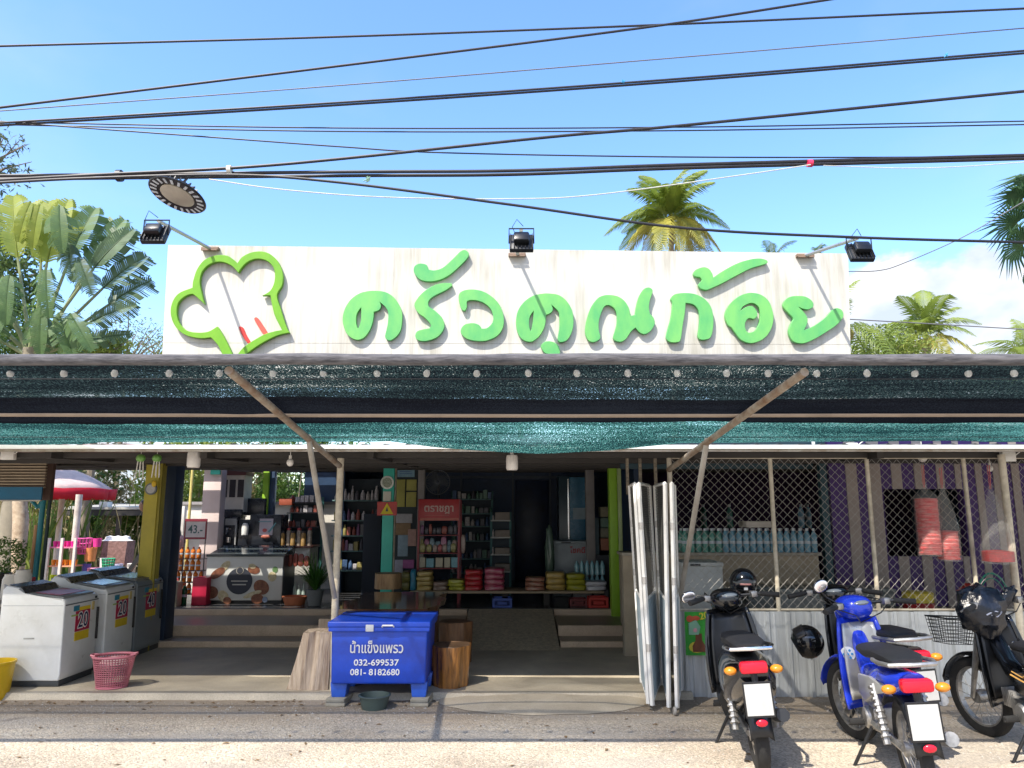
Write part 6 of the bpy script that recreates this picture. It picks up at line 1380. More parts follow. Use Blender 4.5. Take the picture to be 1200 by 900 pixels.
def sm(name, a, c2_): return mat(name, a, rough=.3, col2=c2_, vs=7, stretch=(1, 1, 5))
sack(469, 480, 2, .13, sm('sack_olive', (.22, .20, .05), (.1, .1, .04)), 'olive sack at the left end of the platform', 'olive sacks')
sack(480, 487, 1, .28, sm('sack_blue', (.03, .25, .38), (.02, .15, .25)), 'blue upright packet between olive and cream sacks', 'blue packet')
sack(487, 506, 4, .066, sm('sack_cream_yellow', (.55, .46, .16), (.4, .25, .08)), 'cream yellow sack in the tall stack under the snack rack', 'cream yellow sacks')
sack(507, 524, 2, .06, sm('sack_brown_white', (.4, .32, .25), (.15, .08, .07)), 'brown and white sack, low stack', 'brown and white sacks')
sack(525, 544, 3, .05, sm('sack_lime', (.55, .56, .06), (.3, .3, .05)), 'lime yellow sack, low stack left of the red ones', 'lime yellow sacks')
sack(544, 565, 4, .072, sm('sack_red', (.50, .02, .04), (.35, .05, .03)), 'bright red rice sack, left of the two red stacks', 'bright red sacks')
sack(567, 591, 4, .078, sm('sack_crimson', (.38, .01, .08), (.5, .25, .25)), 'crimson rice sack with pale bands, right of the two red stacks', 'crimson sacks')
sack(616, 639, 3, .06, sm('sack_maroon', (.32, .10, .06), (.45, .3, .2)), 'maroon and tan sack, first stack right of the dark door', 'maroon sacks')
sack(640, 663, 3, .085, sm('sack_gold', (.60, .42, .12), (.35, .25, .08)), 'golden printed sack, tall stack right of the dark door', 'golden sacks')
sack(664, 687, 3, .078, sm('sack_olive_yellow', (.42, .42, .03), (.28, .28, .03)), 'olive yellow sack, tall stack beside the white sacks', 'olive yellow sacks')
sack(687, 712, 2, .062, sm('sack_white', (.62, .62, .66), (.5, .5, .52)), 'white sack, low stack beside the lime column', 'white sacks')
def crate(px0, py0, px1, py1, Y, m, lab):
    x0, x1, z0, z1 = rc(px0, py0, px1, py1, Y); t = thing('bottle_crate', lab, 'crate', ((x0+x1)/2, Y, ZT)); w = (x1-x0)/2; h = z1-ZT-.004
    b = B(); b.box(-w, w, 0, .02, 0, h*.22); b.box(-w, w, 0, .02, h*.75, h); b.box(-w, -w*.75, 0, .02, h*.22, h*.75); b.box(w*.75, w, 0, .02, h*.22, h*.75); b.box(-w*.5, w*.5, .0, .02, h*.3, h*.65)
    b.box(-w, -w+.02, .02, .25, 0, h); b.box(w-.02, w, .02, .25, 0, h); b.box(-w, w, .25, .27, 0, h); b.obj('crate_side', m, t, smooth=False)
crate(690, 700, 713, 713, 10.78, C('crate_red', .60, .03, .02, rough=.4), 'red plastic bottle crate under the platform by the lime column')
crate(577, 701, 600, 713, 10.80, C('crate_blue', .02, .08, .40, rough=.4), 'blue plastic bottle crate under the platform near the ramp top')
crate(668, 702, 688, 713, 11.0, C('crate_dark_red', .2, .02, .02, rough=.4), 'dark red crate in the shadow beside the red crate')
# beige low panel between lime column and the gate
x0, x1, z0, z1 = rc(727, 651, 741, 714, 9.9); b = B(); b.box(x0, XR, 9.9, 9.96, .05, z1); sp(b, 'low_wall', beige, smooth=False)

# ================================================================== LEFT SIDE STALLS
# awning with louvre strips and blue valance, teal and timber posts
ast = thing('side_stall', 'small stall with a slatted awning, blue valance and teal post at the far left', 'stall', (-5.6, 8.6, 0))
def ap(b_, name, m, **k): o = b_.obj(name, m, ast, **k); o.matrix_parent_inverse = Matrix.Translation((5.6, -8.6, 0)); return o
xq = P(57, 560, 8.6).x
tanslat = C('tan_slat', .38, .30, .20, rough=.7)
for k in range(9):
    z = P(30, 544+k*3.4, 8.6).z; b = B(); b.box(-8, xq, 8.53, 8.56, z-.009, z+.009); ap(b, 'slat', tanslat, smooth=False)
b = B(); b.box(-8, xq, 8.66, 8.72, P(30, 586, 8.6).z, P(30, 541, 8.6).z+.12); ap(b, 'awning_back', C('awning_brown', .10, .055, .04), smooth=False)
b = B(); b.box(-8, xq, 8.50, 8.52, P(30, 586, 8.6).z, P(30, 571, 8.6).z); ap(b, 'valance', C('valance_blue', .01, .13, .24, rough=.6), smooth=False)
b = B(); b.box(-8, xq, 8.49, 8.525, P(30, 587.5, 8.6).z, P(30, 586, 8.6).z); ap(b, 'valance_hem', C('hem_pale', .5, .48, .42), smooth=False)
tealpost = C('teal_post', .01, .20, .24, rough=.5)
for (px, w, m) in ((45, .030, tealpost), (53, .02, C('dark_green_post', .01, .03, .03)), (40, .022, C('orange_timber', .50, .27, .13, rough=.7))):
    x = P(px, 640, 8.75).x; b = B(); b.tube([(x, 8.75, .05), (x, 8.75, 1.9 if px != 40 else 1.5)], w, 10); ap(b, 'post', m)
b = B(); a = P(45, 590, 8.75); b.tube([a+Vector((0, 0, -.05)), P(28, 576, 8.75)], .02, 6); b.tube([a+Vector((0, 0, -.05)), P(58, 572, 8.75)], .02, 6); ap(b, 'brace', tealpost)
# table edge behind washer and jars at far left
tbl = thing('folding_table', 'dark folding table at the far left edge carrying white jars', 'table', (-5.3, 8.0, .057))
b = B(); b.box(-.5, .55, -.35, .35, .66, .69, bev=.004); b.obj('tabletop', C('table_top_tan', .4, .36, .3), tbl)
b = B(); b.box(-.5, .53, -.33, .33, .58, .655); b.obj('apron', C('table_apron', .06, .045, .035), tbl, smooth=False)
for sx_ in (-1, 1): b = B(); b.tube([(sx_*.45, -.3, 0), (sx_*.45, .3, .6)], .012, 6); b.tube([(sx_*.45, .3, 0), (sx_*.45, -.3, .6)], .012, 6); b.obj('leg', dark_metal, tbl)
for (px, py, r_, h, lab, mm) in ((8, 712, .10, .26, 'white plastic drum on the folding table at the far left', (.72, .68, .60)), (20, 706, .085, .30, 'white jug beside the drum on the folding table', (.74, .72, .66))):
    a = P(px, py, 7.95); b = B(); b.lathe([(0, 0), (r_*.9, 0), (r_, h*.1), (r_*.96, h*.8), (r_*.8, h*.92), (r_*.8, h), (0, h)], 20); b.obj('plastic_drum', C('drum_white', *mm, rough=.5), label=lab, cat='drum', loc=(a.x, 8.0, .75))
pbox(25, 677, 35, 688, 8.4, .1, C('red_tub', .6, .02, .03), 'tub', 'red tub behind the white jug at far left', 'tub')
a = P(6, 672, 8.6)
def leafball(name, loc, rx_, ry_, rz_, n, s, m, parent=None, seed=0, hollow=.55, el=1.6, lab=None, cat=None, kind=None, grp=None, clumps=0, up=0.0):
    rnd = random.Random(seed); vs = []; fs = []
    cl = [Vector((rnd.gauss(0, 1), rnd.gauss(0, 1), rnd.gauss(0, 1))).normalized()*rnd.uniform(.35, .95) for _ in range(clumps)] if clumps else None
    for i in range(n):
        if cl:
            c_ = rnd.choice(cl); d = Vector((rnd.gauss(0, 1), rnd.gauss(0, 1), rnd.gauss(0, 1))).normalized()*rnd.uniform(.3, 1)**.6*.33; p = c_+d
        else:
            d = Vector((rnd.gauss(0, 1), rnd.gauss(0, 1), rnd.gauss(0, 1))).normalized(); p = d*(hollow+(1-hollow)*rnd.random()**.7)
            p *= 1+.22*mnoise.noise(d*2.5+Vector((seed, 0, 0)))
        p = Vector((p.x*rx_, p.y*ry_, p.z*rz_))
        n_ = (p.normalized()*.5+Vector((rnd.gauss(0, 1), rnd.gauss(0, 1), rnd.gauss(0, 1)+up))).normalized()
        a_ = n_.orthogonal().normalized(); a_.rotate(Matrix.Rotation(rnd.uniform(0, 2*PI), 3, n_)); b_ = n_.cross(a_); q = s*rnd.uniform(.6, 1.35); k = len(vs)
        vs += [p+a_*q*el, p+b_*q*.5+n_*q*.12, p-a_*q*el*.8, p-b_*q*.5+n_*q*.12]; fs.append((k, k+1, k+2, k+3))
    me = bpy.data.meshes.new(name); me.from_pydata(vs, [], fs); me.update()
    o = meshobj(name, me, m, parent, loc); return props(o, lab, cat, grp, kind)
def leafm(name, c1_, c2_, tr=.35): return mat(name, c1_, rough=.5, col2=c2_, vs=1.3, transl=tr)
lg = leafm('leaf_green', (.12, .22, .035), (.05, .11, .02)); ly = leafm('leaf_yellow_green', (.27, .32, .05), (.12, .20, .03)); ldry = leafm('leaf_dry', (.36, .30, .15), (.20, .19, .08)); ld = leafm('leaf_dark', (.06, .12, .03), (.03, .06, .02))
tpl = thing('potted_plant', 'bushy green plant on the far left table', 'plant', (a.x, 8.5, .78))
b = B(); b.lathe([(0, 0), (.1, 0), (.13, .2), (0, .2)], 16); b.obj('pot', C('pot_dark', .04, .035, .03), tpl)
leafball('foliage', (0, 0, .38), .28, .25, .22, 900, .018, lg, tpl, seed=3, el=1.5)
x0_ = P(8, 700, 8.5).x; b = B(); b.box(x0_-.4, x0_+.2, 8.35, 8.75, .74, .78); b.obj('plant_shelf', C('plant_shelf_wood', .15, .1, .07), label='wooden shelf under the bushy plant at far left', cat='shelf', smooth=False)
b = B(); b.box(x0_-.38, x0_-.34, 8.4, 8.7, .05, .74); b.box(x0_+.12, x0_+.16, 8.4, 8.7, .05, .74); b.obj('trestle', dark_beam, label='trestle legs under the plant shelf', cat='trestle', smooth=False)
# red and white umbrella
A = P(58, 572, 12.6); ux = A.x+.0; 
um = thing('umbrella', 'red and white market umbrella behind the left stall', 'umbrella', (P(50, 600, 14.0).x, 14.0, 0))
wt = C('umbrella_white', .80, .64, .58, rough=.7, transl=.3); rdm = C('umbrella_red', .65, .015, .04, rough=.6, transl=.35)
zr = P(128, 575, 14.0).z; zt2 = P(40, 545, 14.0).z; Rr = P(128, 575, 14.0).x-P(50, 600, 14.0).x
def umb(r0, r1, z0f, m, nm):
    b_ = B(); N_ = 32
    def zf(r): return zr+(zt2-zr)*(1-(r/Rr)**1.8)
    b_.grid(lambda u, v: ((r0+(r1-r0)*v)*math.cos(2*PI*u)*(1-.04*math.sin(4*PI*u*2)**2*v), (r0+(r1-r0)*v)*math.sin(2*PI*u)*(1-.04*math.sin(4*PI*u*2)**2*v), zf(r0+(r1-r0)*v)), N_, 6); b_.obj(nm, m, um, thick=.003)
umb(.02, Rr*.98, 0, wt, 'canopy')
b = B(); N_ = 32; b.grid(lambda u, v: (Rr*(1-.02*v)*math.cos(2*PI*u), Rr*(1-.02*v)*math.sin(2*PI*u), zr+.02-.19*v+.02*abs(math.sin(4*PI*u*2))), 48, 2); b.obj('valance', rdm, um, thick=.003)
b = B(); b.tube([(0, 0, 0), (0, 0, zt2+.05)], .025, 8); b.obj('pole', white_paint, um)
b = B()
for k in range(8): q = 2*PI*k/8; b.tube([(0, 0, zt2-.5), (Rr*.6*math.cos(q), Rr*.6*math.sin(q), zr+(zt2-zr)*.55)], .008, 4)
b.obj('rib', dark_metal, um)
# white poles and far shed
for (px, r_, lab) in ((91, .055, 'thick white pole beneath the umbrella edge'), (71, .05, 'white pole with flaking paint left of the umbrella pole')):
    yy_ = 13.0 if px > 80 else 14.2; a = P(px, 600, yy_); t = thing('pole', lab, 'pole', (a.x, yy_, 0)); b = B(); b.tube([(0, 0, 0), (0, 0, 1.95)], r_, 10); b.obj('shaft', C('pole_white', .66, .6, .52, col2=(.4, .35, .3)), t)
shed = thing('far_shed', 'open shed with a pale low roof beyond the left stalls', 'shed', (-7.5, 15, 0))
def sh(b_, n_, m): o = b_.obj(n_, m, shed, smooth=False); o.matrix_parent_inverse = Matrix.Translation((7.5, -15, 0))
z = P(120, 597, 16.2).z; b = B(); b.prism([(16.2, z), (18.6, z+.10), (18.6, z+.15), (16.2, z+.05)], P(68, 600, 16.2).x, P(215, 600, 16.2).x, mtx=Matrix(((0, 1, 0, 0), (1, 0, 0, 0), (0, 0, 1, 0), (0, 0, 0, 1)))); sh(b, 'roof', C('shed_roof', .45, .43, .38))
b = B(); b.box(P(68, 600, 16.2).x, P(215, 600, 16.2).x, 16.22, 16.3, z-.13, z-.005); sh(b, 'beam', dark_beam)
for px in (139, 70): x = P(px, 600, 16.3).x; b = B(); b.box(x-.04, x+.04, 16.3, 16.38, 0, z); sh(b, 'post', C('shed_post', .08, .06, .05))
pbox(116, 588, 126, 594, 16.3, .2, white_paint, 'storage_box', 'small white box on the roof of the far shed', 'box')
# racks of coloured plastic ware
def ware(px0, px1, pys, Y, cols, lab, cat):
    x0 = P(px0, 660, Y).x; x1 = P(px1, 660, Y).x; zb = P(px0, pys[-1]+22, Y).z; t = thing('ware_rack', lab, cat, ((x0+x1)/2, Y, 0)); w = (x1-x0)/2
    b = B()
    for x in (-w, 0.0, w):
        b.box(x-.02, x+.02, -.02, .02, 0, P(px0, pys[0], Y).z+.02)
    b.obj('upright', C('rack_white', .72, .66, .6), t, smooth=False)
    for i, py in enumerate(pys):
        z = P(px0, py+9, Y).z; b = B(); b.box(-w, w, 0, .3, z-.02, z); b.obj('tray', cols[i][1], t, smooth=False)
        n_ = 6
        for k in range(n_):
            b = B(); r_ = w/n_*.95; b.lathe([(0, 0), (r_*.75, 0), (r_, .085), (r_*1.05, .09), (r_*.9, .088), (0, .02)], 12)
            o = b.obj('plastic_pot', cols[i][0], label='%s plastic pot on the coloured ware rack under the umbrella' % cols[i][2], cat='pot', group='%s pots on the ware rack' % cols[i][2], loc=((x0+x1)/2-w+(k+.5)*2*w/n_, Y+.12, z+.001))
mg = C('pot_magenta', .80, .02, .32, rough=.35); og = C('pot_orange', .85, .28, .02, rough=.35); yg = C('pot_lime', .62, .75, .02, rough=.35)
ware(55, 86, (632, 654, 672), 12.7, ((mg, C('tray_pink', .75, .2, .35), 'magenta'), (og, C('tray_salmon', .75, .35, .2), 'orange'), (yg, C('tray_lime', .6, .7, .1), 'lime')), 'white rack of magenta, orange and lime plastic pots', 'rack')
# toy / household heap: table with many coloured things
Yt = 12.8
x0, x1 = P(93, 690, Yt).x, P(168, 690, Yt).x; zt3 = P(130, 689, Yt).z
mt = thing('market_table', 'red topped market table heaped with plastic ware', 'table', ((x0+x1)/2, Yt, 0)); w = (x1-x0)/2
b = B(); b.box(-w, w, 0, .8, zt3-.05, zt3); b.obj('tabletop', C('table_red_brown', .42, .12, .06), mt, smooth=False)
for x in (-w+.05, w-.05): b = B(); b.box(x-.03, x+.03, .05, .12, .05, zt3-.05); b.obj('leg', dark_metal, mt, smooth=False)
items = [(97, 640, 15, 18, (.75, .1, .35), 'pink wire basket'), (104, 650, 14, 16, (.8, .30, .1), 'orange basket'), (99, 668, 10, 14, (.12, .1, .5), 'blue striped tub'), (108, 672, 14, 12, (.85, .35, .5), 'pale pink crate'), (112, 636, 10, 10, (.78, .05, .30), 'magenta toy basket'), (119, 662, 8, 16, (.8, .72, .75), 'white tub'),
         (125, 660, 14, 10, (.02, .35, .16), 'green box'), (137, 668, 9, 14, (.55, .55, .75), 'lilac jar'), (146, 675, 7, 12, (.1, .45, .6), 'blue bottle'), (152, 668, 9, 14, (.75, .72, .66), 'white pot'), (130, 680, 12, 8, (.45, .10, .06), 'brick red pot'), (117, 682, 12, 8, (.5, .14, .06), 'terracotta pot'), (160, 682, 14, 8, (.72, .6, .5), 'peach dish'), (105, 684, 10, 7, (.10, .14, .25), 'navy bowl')]
for i, (px, py, ww, hh, cc, lab) in enumerate(items):
    x0_, x1_, z0_, z1_ = rc(px-ww/2, py-hh/2, px+ww/2, py+hh/2, Yt+.15+.03*(i % 3)); b = B(); r_ = (x1_-x0_)/2; h = z1_-z0_
    if i % 3: b.lathe([(0, 0), (r_*.8, 0), (r_, h), (r_*.92, h), (r_*.75, .02), (0, .02)], 16)
    else:
        for k in range(14): q = 2*PI*k/14; b.tube([(r_*.8*math.cos(q), r_*.8*math.sin(q), 0), (r_*math.cos(q), r_*math.sin(q), h)], .008, 4)
        for z_ in (0, h*.33, h*.66, h): b.tube([(r_*(.8+.2*z_/h)*math.cos(2*PI*k/16), r_*(.8+.2*z_/h)*math.sin(2*PI*k/16), z_) for k in range(17)], .009, 4)
    b.obj('plastic_ware', C('ware_%d' % i, *cc, rough=.4), label=lab+' among the ware heaped on the market table', cat='plastic ware', loc=((x0_+x1_)/2, Yt+.2+.03*(i % 3), z0_))
# dark display rack with white hats
x0, x1, z0, z1 = rc(117, 634, 148, 662, Yt+.6); t = thing('hat_rack', 'brown patterned rack topped by white hats behind the market table', 'rack', ((x0+x1)/2, Yt+.6, 0)); w = (x1-x0)/2
b = B(); b.prism([(-w, z0), (w*.9, z0), (w, z1), (-w*.8, z1)], 0, .3); b.obj('panel', C('rack_brown', .28, .16, .14, rough=.7, col2=(.12, .06, .05), vs=18), t, smooth=False)
b = B(); b.box(-w, -w+.05, .1, .2, 0, z0); b.box(w-.05, w, .1, .2, 0, z0); b.obj('leg', C('rack_white', .72, .66, .6), t, smooth=False)
for k in range(3):
    b = B(); b.lathe([(.13, 0), (.085, .02), (.07, .07), (0, .09)], 18); b.obj('white_hat', C('hat_white', .8, .78, .74, rough=.8), label='white hat in the row of three on the brown rack', cat='hat', group='white hats on the rack', loc=((x0+x1)/2-w*.6+k*w*.6, Yt+.72, z1+.002))
b = B(); b.box(-.035, .035, -.02, .02, -.28, .3); b.obj('folded_parasol', black_plastic, label='black folded panel leaning over the market table near the mustard column', cat='panel', loc=P(160, 657, Yt+.1), rot=(0, R(32), 0))
# person in a grey top and pink trousers bending behind the price stand
def person(loc, rz):
    me = bpy.data.meshes.new('body'); J = [(0, 0, .80), (0, -.05, 1.0), (0, -.22, 1.22), (0, -.38, 1.30), (0, -.46, 1.36), (-.09, 0, .78), (-.10, -.04, .45), (-.10, .02, .07), (-.10, -.12, .03), (.09, 0, .78), (.10, -.06, .45), (.10, .0, .07), (.10, -.14, .03), (-.17, -.24, 1.20), (-.20, -.30, .95), (-.14, -.42, .78), (.17, -.24, 1.20), (.20, -.32, .95), (.14, -.44, .78)]
    E = [(0, 1), (1, 2), (2, 3), (3, 4), (0, 5), (5, 6), (6, 7), (7, 8), (0, 9), (9, 10), (10, 11), (11, 12), (2, 13), (13, 14), (14, 15), (2, 16), (16, 17), (17, 18)]
    rr = [.13, .13, .13, .05, .09, .09, .06, .045, .03, .09, .06, .045, .03, .055, .042, .03, .055, .042, .03]
    me.from_pydata(J, E, []); t = thing('person', 'person in a grey top and pink trousers bending forward behind the price stand', 'person', loc, rz)
    o = meshobj('body', me, C('grey_clothes', .22, .23, .22, rough=.8), t); md = o.modifiers.new('s', 'SKIN'); 
    for i, v in enumerate(me.skin_vertices[0].data): v.radius = (rr[i], rr[i]); v.use_root = (i == 0)
    o.modifiers.new('d', 'SUBSURF').levels = 1
    b = B(); b.ell((0, -.48, 1.42), .085, .10, .10, 16, 12); b.obj('head', C('skin_brown', .35, .2, .13), t)
    b = B(); b.ell((0, -.465, 1.445), .093, .10, .095, 16, 12); b.obj('hair', C('hair_black', .01, .009, .009, rough=.5), t)
    b = B()
    for s_ in (-1, 1): b.tube([(s_*.08, 0, .86), (s_*.10, -.03, .5), (s_*.10, .01, .12)], [.125, .09, .075], 12)
    b.ell((0, 0, .86), .18, .14, .12, 16, 10); b.obj('trousers', C('pink_cloth', .62, .38, .36, rough=.85), t)
person((P(205, 660, 12.0).x, 12.0, ZT), R(-60))
pbox(190, 593, 215, 640, 13.1, .1, C('white_cloth', .72, .68, .62, rough=.9), 'hanging_cloth', 'white cloth hanging behind the person', 'cloth')
pbox(190, 594, 200, 630, 13.0, .05, C('maroon_cloth', .14, .02, .02, rough=.9), 'hanging_cloth', 'dark maroon cloth hanging beside the white cloth', 'cloth')
a = P(225, 560, 12.8); b = B(); b.tube([(a.x, 12.8, ZT), (a.x, 12.8, 2.5)], .025, 8); sp(b, 'post', C('yellow_thin_post', .6, .5, .15))

# ================================================================== TREES AND PLANTS
# bushes seen through the open back left
k = 0
for (px, py, Y, rx_, rz_, m, n, lab) in ((20, 610, 17, 1.2, 1.3, ldry, 1500, 'dry yellow shrub at the far left beyond the stall'), (75, 600, 19, 1.3, 1.5, lg, 1700, 'green shrub behind the umbrella'), (125, 590, 20, 1.5, 1.5, ldry, 1900, 'dry brown thicket behind the far shed'), (160, 615, 18, .9, 1.2, lg, 1300, 'greyish green shrub left of the mustard column'), (230, 565, 19, 1.6, 1.6, ly, 2200, 'sunny yellow green bush seen through the open back'), (290, 560, 21, 1.4, 1.5, ldry, 1500, 'dry golden bush in the middle of the open back'), (345, 560, 20, 1.4, 1.5, lg, 1800, 'green bush at the right of the open back'), (270, 570, 23, 2.2, 1.8, ly, 2200, 'large pale green bush behind the golden one'), (385, 570, 24, 2, 2, lg, 1500, 'green bush hidden mostly by the back wall'), (100, 640, 24, 2.6, 1.6, ldry, 2200, 'wide dry hedge far behind the market table'), (10, 560, 24, 2.5, 2.4, ly, 2000, 'tall yellow green bush beyond the far left stall')):
    c_ = P(px, py, Y); t = thing('bush', lab, 'bush', (c_.x, Y, 0)); k += 1
    b = B()
    for q in range(6): an = q*1.05; b.tube([(0, 0, 0), (.3*math.cos(an), .3*math.sin(an), c_.z*.5), (rx_*.6*math.cos(an), rx_*.6*math.sin(an), c_.z+rz_*.4)], [.04, .025, .01], 5)
    b.obj('stem', C('bush_stem', .3, .24, .16, rough=.9), t)
    leafball('foliage', (0, 0, c_.z), rx_, rx_*.8, rz_, n*2, .055, m, t, seed=k*7, clumps=26, el=1.9)
# pale bare stems and long leaves right behind the stall
def reeds(px, Y, n, H, m, lab, seed, wid=.02, spread=.8, dx=0.0):
    rnd = random.Random(seed); c_ = P(px, 650, Y); t = thing('reed_clump', lab, 'plant', (c_.x, Y, 0)); b = B()
    for i in range(n):
        x = rnd.uniform(-spread, spread); y = rnd.uniform(-.5, .5); h = H*rnd.uniform(.5, 1.0); l = rnd.uniform(-.5, .5); prev = None
        for k_ in range(6):
            s_ = k_/5; c2 = Vector((x+l*s_*s_*h*.6, y, h*(s_-.15*abs(l)*s_*s_))); ww = wid*(1-s_*.8)
            q = (b.bm.verts.new(c2-Vector((ww, 0, 0))), b.bm.verts.new(c2+Vector((ww, ww*.5, 0))))
            if prev: b.bm.faces.new((prev[0], prev[1], q[1], q[0]))
            prev = q
    b.obj('leaf', m, t, smooth=False)
reeds(14, 14.6, 60, 2.2, ly, 'tall long leaved plants behind the far left stall', 1, .03, 1.0)
reeds(52, 15.2, 70, 2.3, lg, 'blue green long leaves behind the teal post', 2, .03, .9)
reeds(120, 16.5, 90, 2.6, ldry, 'dry straw stems beyond the far shed', 4, .015, 2.2)
t = thing('dead_tree', 'pale rough leaning tree trunk behind the far left stall', 'tree', (P(20, 640, 12.2).x, 12.2, 0))
b = B(); b.tube([(0, 0, 0), (.05, 0, .8), (-.05, .1, 1.5), (-.2, .1, 2.4)], [.13, .10, .12, .09], 10); b.obj('trunk', C('pale_bark', .5, .40, .28, rough=.9, col2=(.28, .2, .13), vs=10, bump=.5), t)
# ---- palms
def frond(L, droop, m, npairs=26, ll=.55, seed=0, lift=.6, wid=.022, hang=.5):
    rnd = random.Random(seed); b = B(); pts = []; N_ = 14
    for i in range(N_+1):
        s_ = i/N_; pts.append(Vector((L*(s_-.12*droop*s_*s_), 0, L*(lift*s_-(.5+droop*.5)*s_*s_))))
    b.tube(pts, [.02*(1-.85*i/N_)*L/3 for i in range(N_+1)], 5)
    for i in range(npairs):
        s_ = .14+.86*i/(npairs-1); f_ = s_*N_; k_ = min(int(f_), N_-1); c_ = pts[k_].lerp(pts[k_+1], f_-k_); tg = (pts[k_+1]-pts[k_]).normalized()
        l = ll*math.sin(PI*min(1, .18+.80*s_))**.7*rnd.uniform(.8, 1.1)
        for sd in (-1, 1):
            out = (Vector((0, sd, 0))*.85+tg*.55+Vector((0, 0, .25))).normalized(); e1 = c_+out*l*.5+Vector((0, 0, -.04*l)); e2 = c_+out*l*.85+Vector((0, 0, -hang*l*rnd.uniform(.7, 1.3)))
            w_ = wid*tg; v = [b.bm.verts.new(q) for q in (c_-w_*.6, c_+w_*.6, e1+w_, e1-w_, e2)]
            b.bm.faces.new(v[:4]); b.bm.faces.new((v[3], v[2], v[4]))
    return b.obj('frond', m, smooth=False)
def palm(px, py, Y, L, n, lab, m, m2=None, seed=0, trunk=True, tilt=0.0, elev=(.15, 1.25), ll=.55, npairs=26, wid=.022, az=None):
    c_ = P(px, py, Y); rnd = random.Random(seed); t = thing('coconut_palm', lab, 'palm tree', (c_.x, Y, 0))
    b = B(); b.tube([(-.3, 0, 0), (-.1, 0, c_.z*.5), (0, 0, c_.z)], [.17, .12, .11], 10); b.obj('trunk', C('palm_trunk', .30, .25, .19, rough=.9, bump=.4), t)
    protos = [frond(L, d_, mm, npairs=npairs, ll=ll, seed=seed+i, wid=wid, lift=lf) for i, (d_, mm, lf) in enumerate(((.3, m, .75), (.8, m, .55), (1.3, m2 or m, .25)))]
    for i in range(n):
        j = i % 3; o = protos[j] if i < 3 else protos[j].copy()
        if i >= 3: COL.objects.link(o)
        o.parent = t; o.location = (0, 0, c_.z); a_ = (az[i] if az else i*2.4+rnd.uniform(-.3, .3)); o.rotation_euler = (rnd.uniform(-.2, .2), -rnd.uniform(*elev)*(1.0, .55, .1)[j], a_); s_ = rnd.uniform(.8, 1.1); o.scale = (s_, s_, s_)
    b = B(); 
    for q in range(6): b.ell((.16*math.cos(q), .16*math.sin(q), c_.z-.12), .11, .11, .13, 8, 6)
    b.obj('coconut', C('coconut_yellow', .35, .30, .08), t)
    return t
pg1 = leafm('palm_green', (.24, .31, .045), (.10, .16, .03), .4); pg2 = leafm('palm_yellow', (.40, .36, .06), (.2, .22, .04), .35); pg3 = leafm('palm_dark', (.07, .12, .045), (.03, .07, .02), .3)
palm(786, 262, 30, 2.7, 30, 'tall coconut palm rising behind the middle right of the signboard', pg1, pg2, seed=5, ll=.85, npairs=44, wid=.036, elev=(.1, 1.35))
palm(905, 312, 32, 1.6, 8, 'small palm tip just showing over the signboard', pg3, seed=9, ll=.5, elev=(.6, 1.3))
palm(958, 310, 30, 1.2, 7, 'second small palm tip over the signboard near its right lamp', pg3, seed=12, ll=.4, elev=(.8, 1.4))
palm(985, 385, 15, 1.5, 9, 'palm partly hidden behind the right end of the signboard', pg1, seed=15, ll=.45, elev=(.4, 1.2))
palm(1085, 398, 21, 1.6, 20, 'coconut palm in front of the cloud right of the signboard', pg1, pg2, seed=18, ll=.6, npairs=30, wid=.025, elev=(.3, 1.3))
palm(1205, 425, 20, 1.5, 9, 'thin palm at the right edge just above the canopy', pg1, seed=21, ll=.5, elev=(.5, 1.3))
# yellow-green round tree right of the sign
def tree(px, py, Y, rx_, rz_, m, n, lab, seed, s=.06, clumps=24, name='leafy_tree', el=1.6, limbs=7):
    c_ = P(px, py, Y); t = thing(name, lab, 'tree', (c_.x, Y, 0)); rnd = random.Random(seed)
    b = B(); b.tube([(0, 0, 0), (.05, 0, c_.z*.5), (0, 0, c_.z)], [.12, .08, .03], 8)
    for q in range(limbs): an = q*2.4; h0 = c_.z-rz_*rnd.uniform(.2, .9); b.tube([(0, 0, max(h0, .3)), (rx_*.4*math.cos(an), rx_*.4*math.sin(an), h0+rz_*.5), (rx_*.85*math.cos(an), rx_*.85*math.sin(an), h0+rz_*rnd.uniform(.7, 1.2))], [.035, .02, .006], 5)
    b.obj('trunk', C('tree_bark', .22, .18, .13, rough=.9, bump=.4), t); leafball('crown', (0, 0, c_.z), rx_, rx_, rz_, n, s, m, t, seed=seed, clumps=clumps, el=el)
tree(1040, 418, 17, 1.1, .62, ly, 5200, 'round yellow green tree just above the canopy right of the signboard', 31, s=.035, clumps=60)
tree(1190, 440, 24, 2.0, .6, lg, 2500, 'low green tree at the right edge behind the canopy', 33, s=.05)
tree(118, 408, 16, .75, .38, ly, 3800, 'bright green clipped bush between the big fan leaved palm and signboard', 35, s=.032, clumps=50)
tree(150, 400, 24, 1.5, 1.5, leafm('leaf_grey', (.20, .24, .13), (.12, .15, .08)), 1500, 'thin wispy tree left of the signboard', 37, s=.035, clumps=70, el=1.8, limbs=14)
tree(185, 410, 26, 1.2, .7, ly, 1300, 'low wispy bush against the left end of the signboard', 39, s=.035, clumps=40)
tree(-20, 185, 14, 1.0, .8, leafm('leaf_feathery', (.10, .14, .07), (.06, .08, .04)), 900, 'feathery dark branches at the top left edge', 41, s=.035, clumps=36, el=2.4, limbs=16)
tree(28, 398, 17, 1.5, .75, lg, 5200, 'dense green bush filling the gap below the fan leaved palm', 43, s=.045, clumps=60)
tree(-10, 330, 17, 1.3, 1.6, leafm('leaf_mid', (.14, .21, .05), (.07, .12, .03)), 4200, 'tall leafy tree behind the fan leaved palm at the left edge', 45, s=.06, clumps=55)
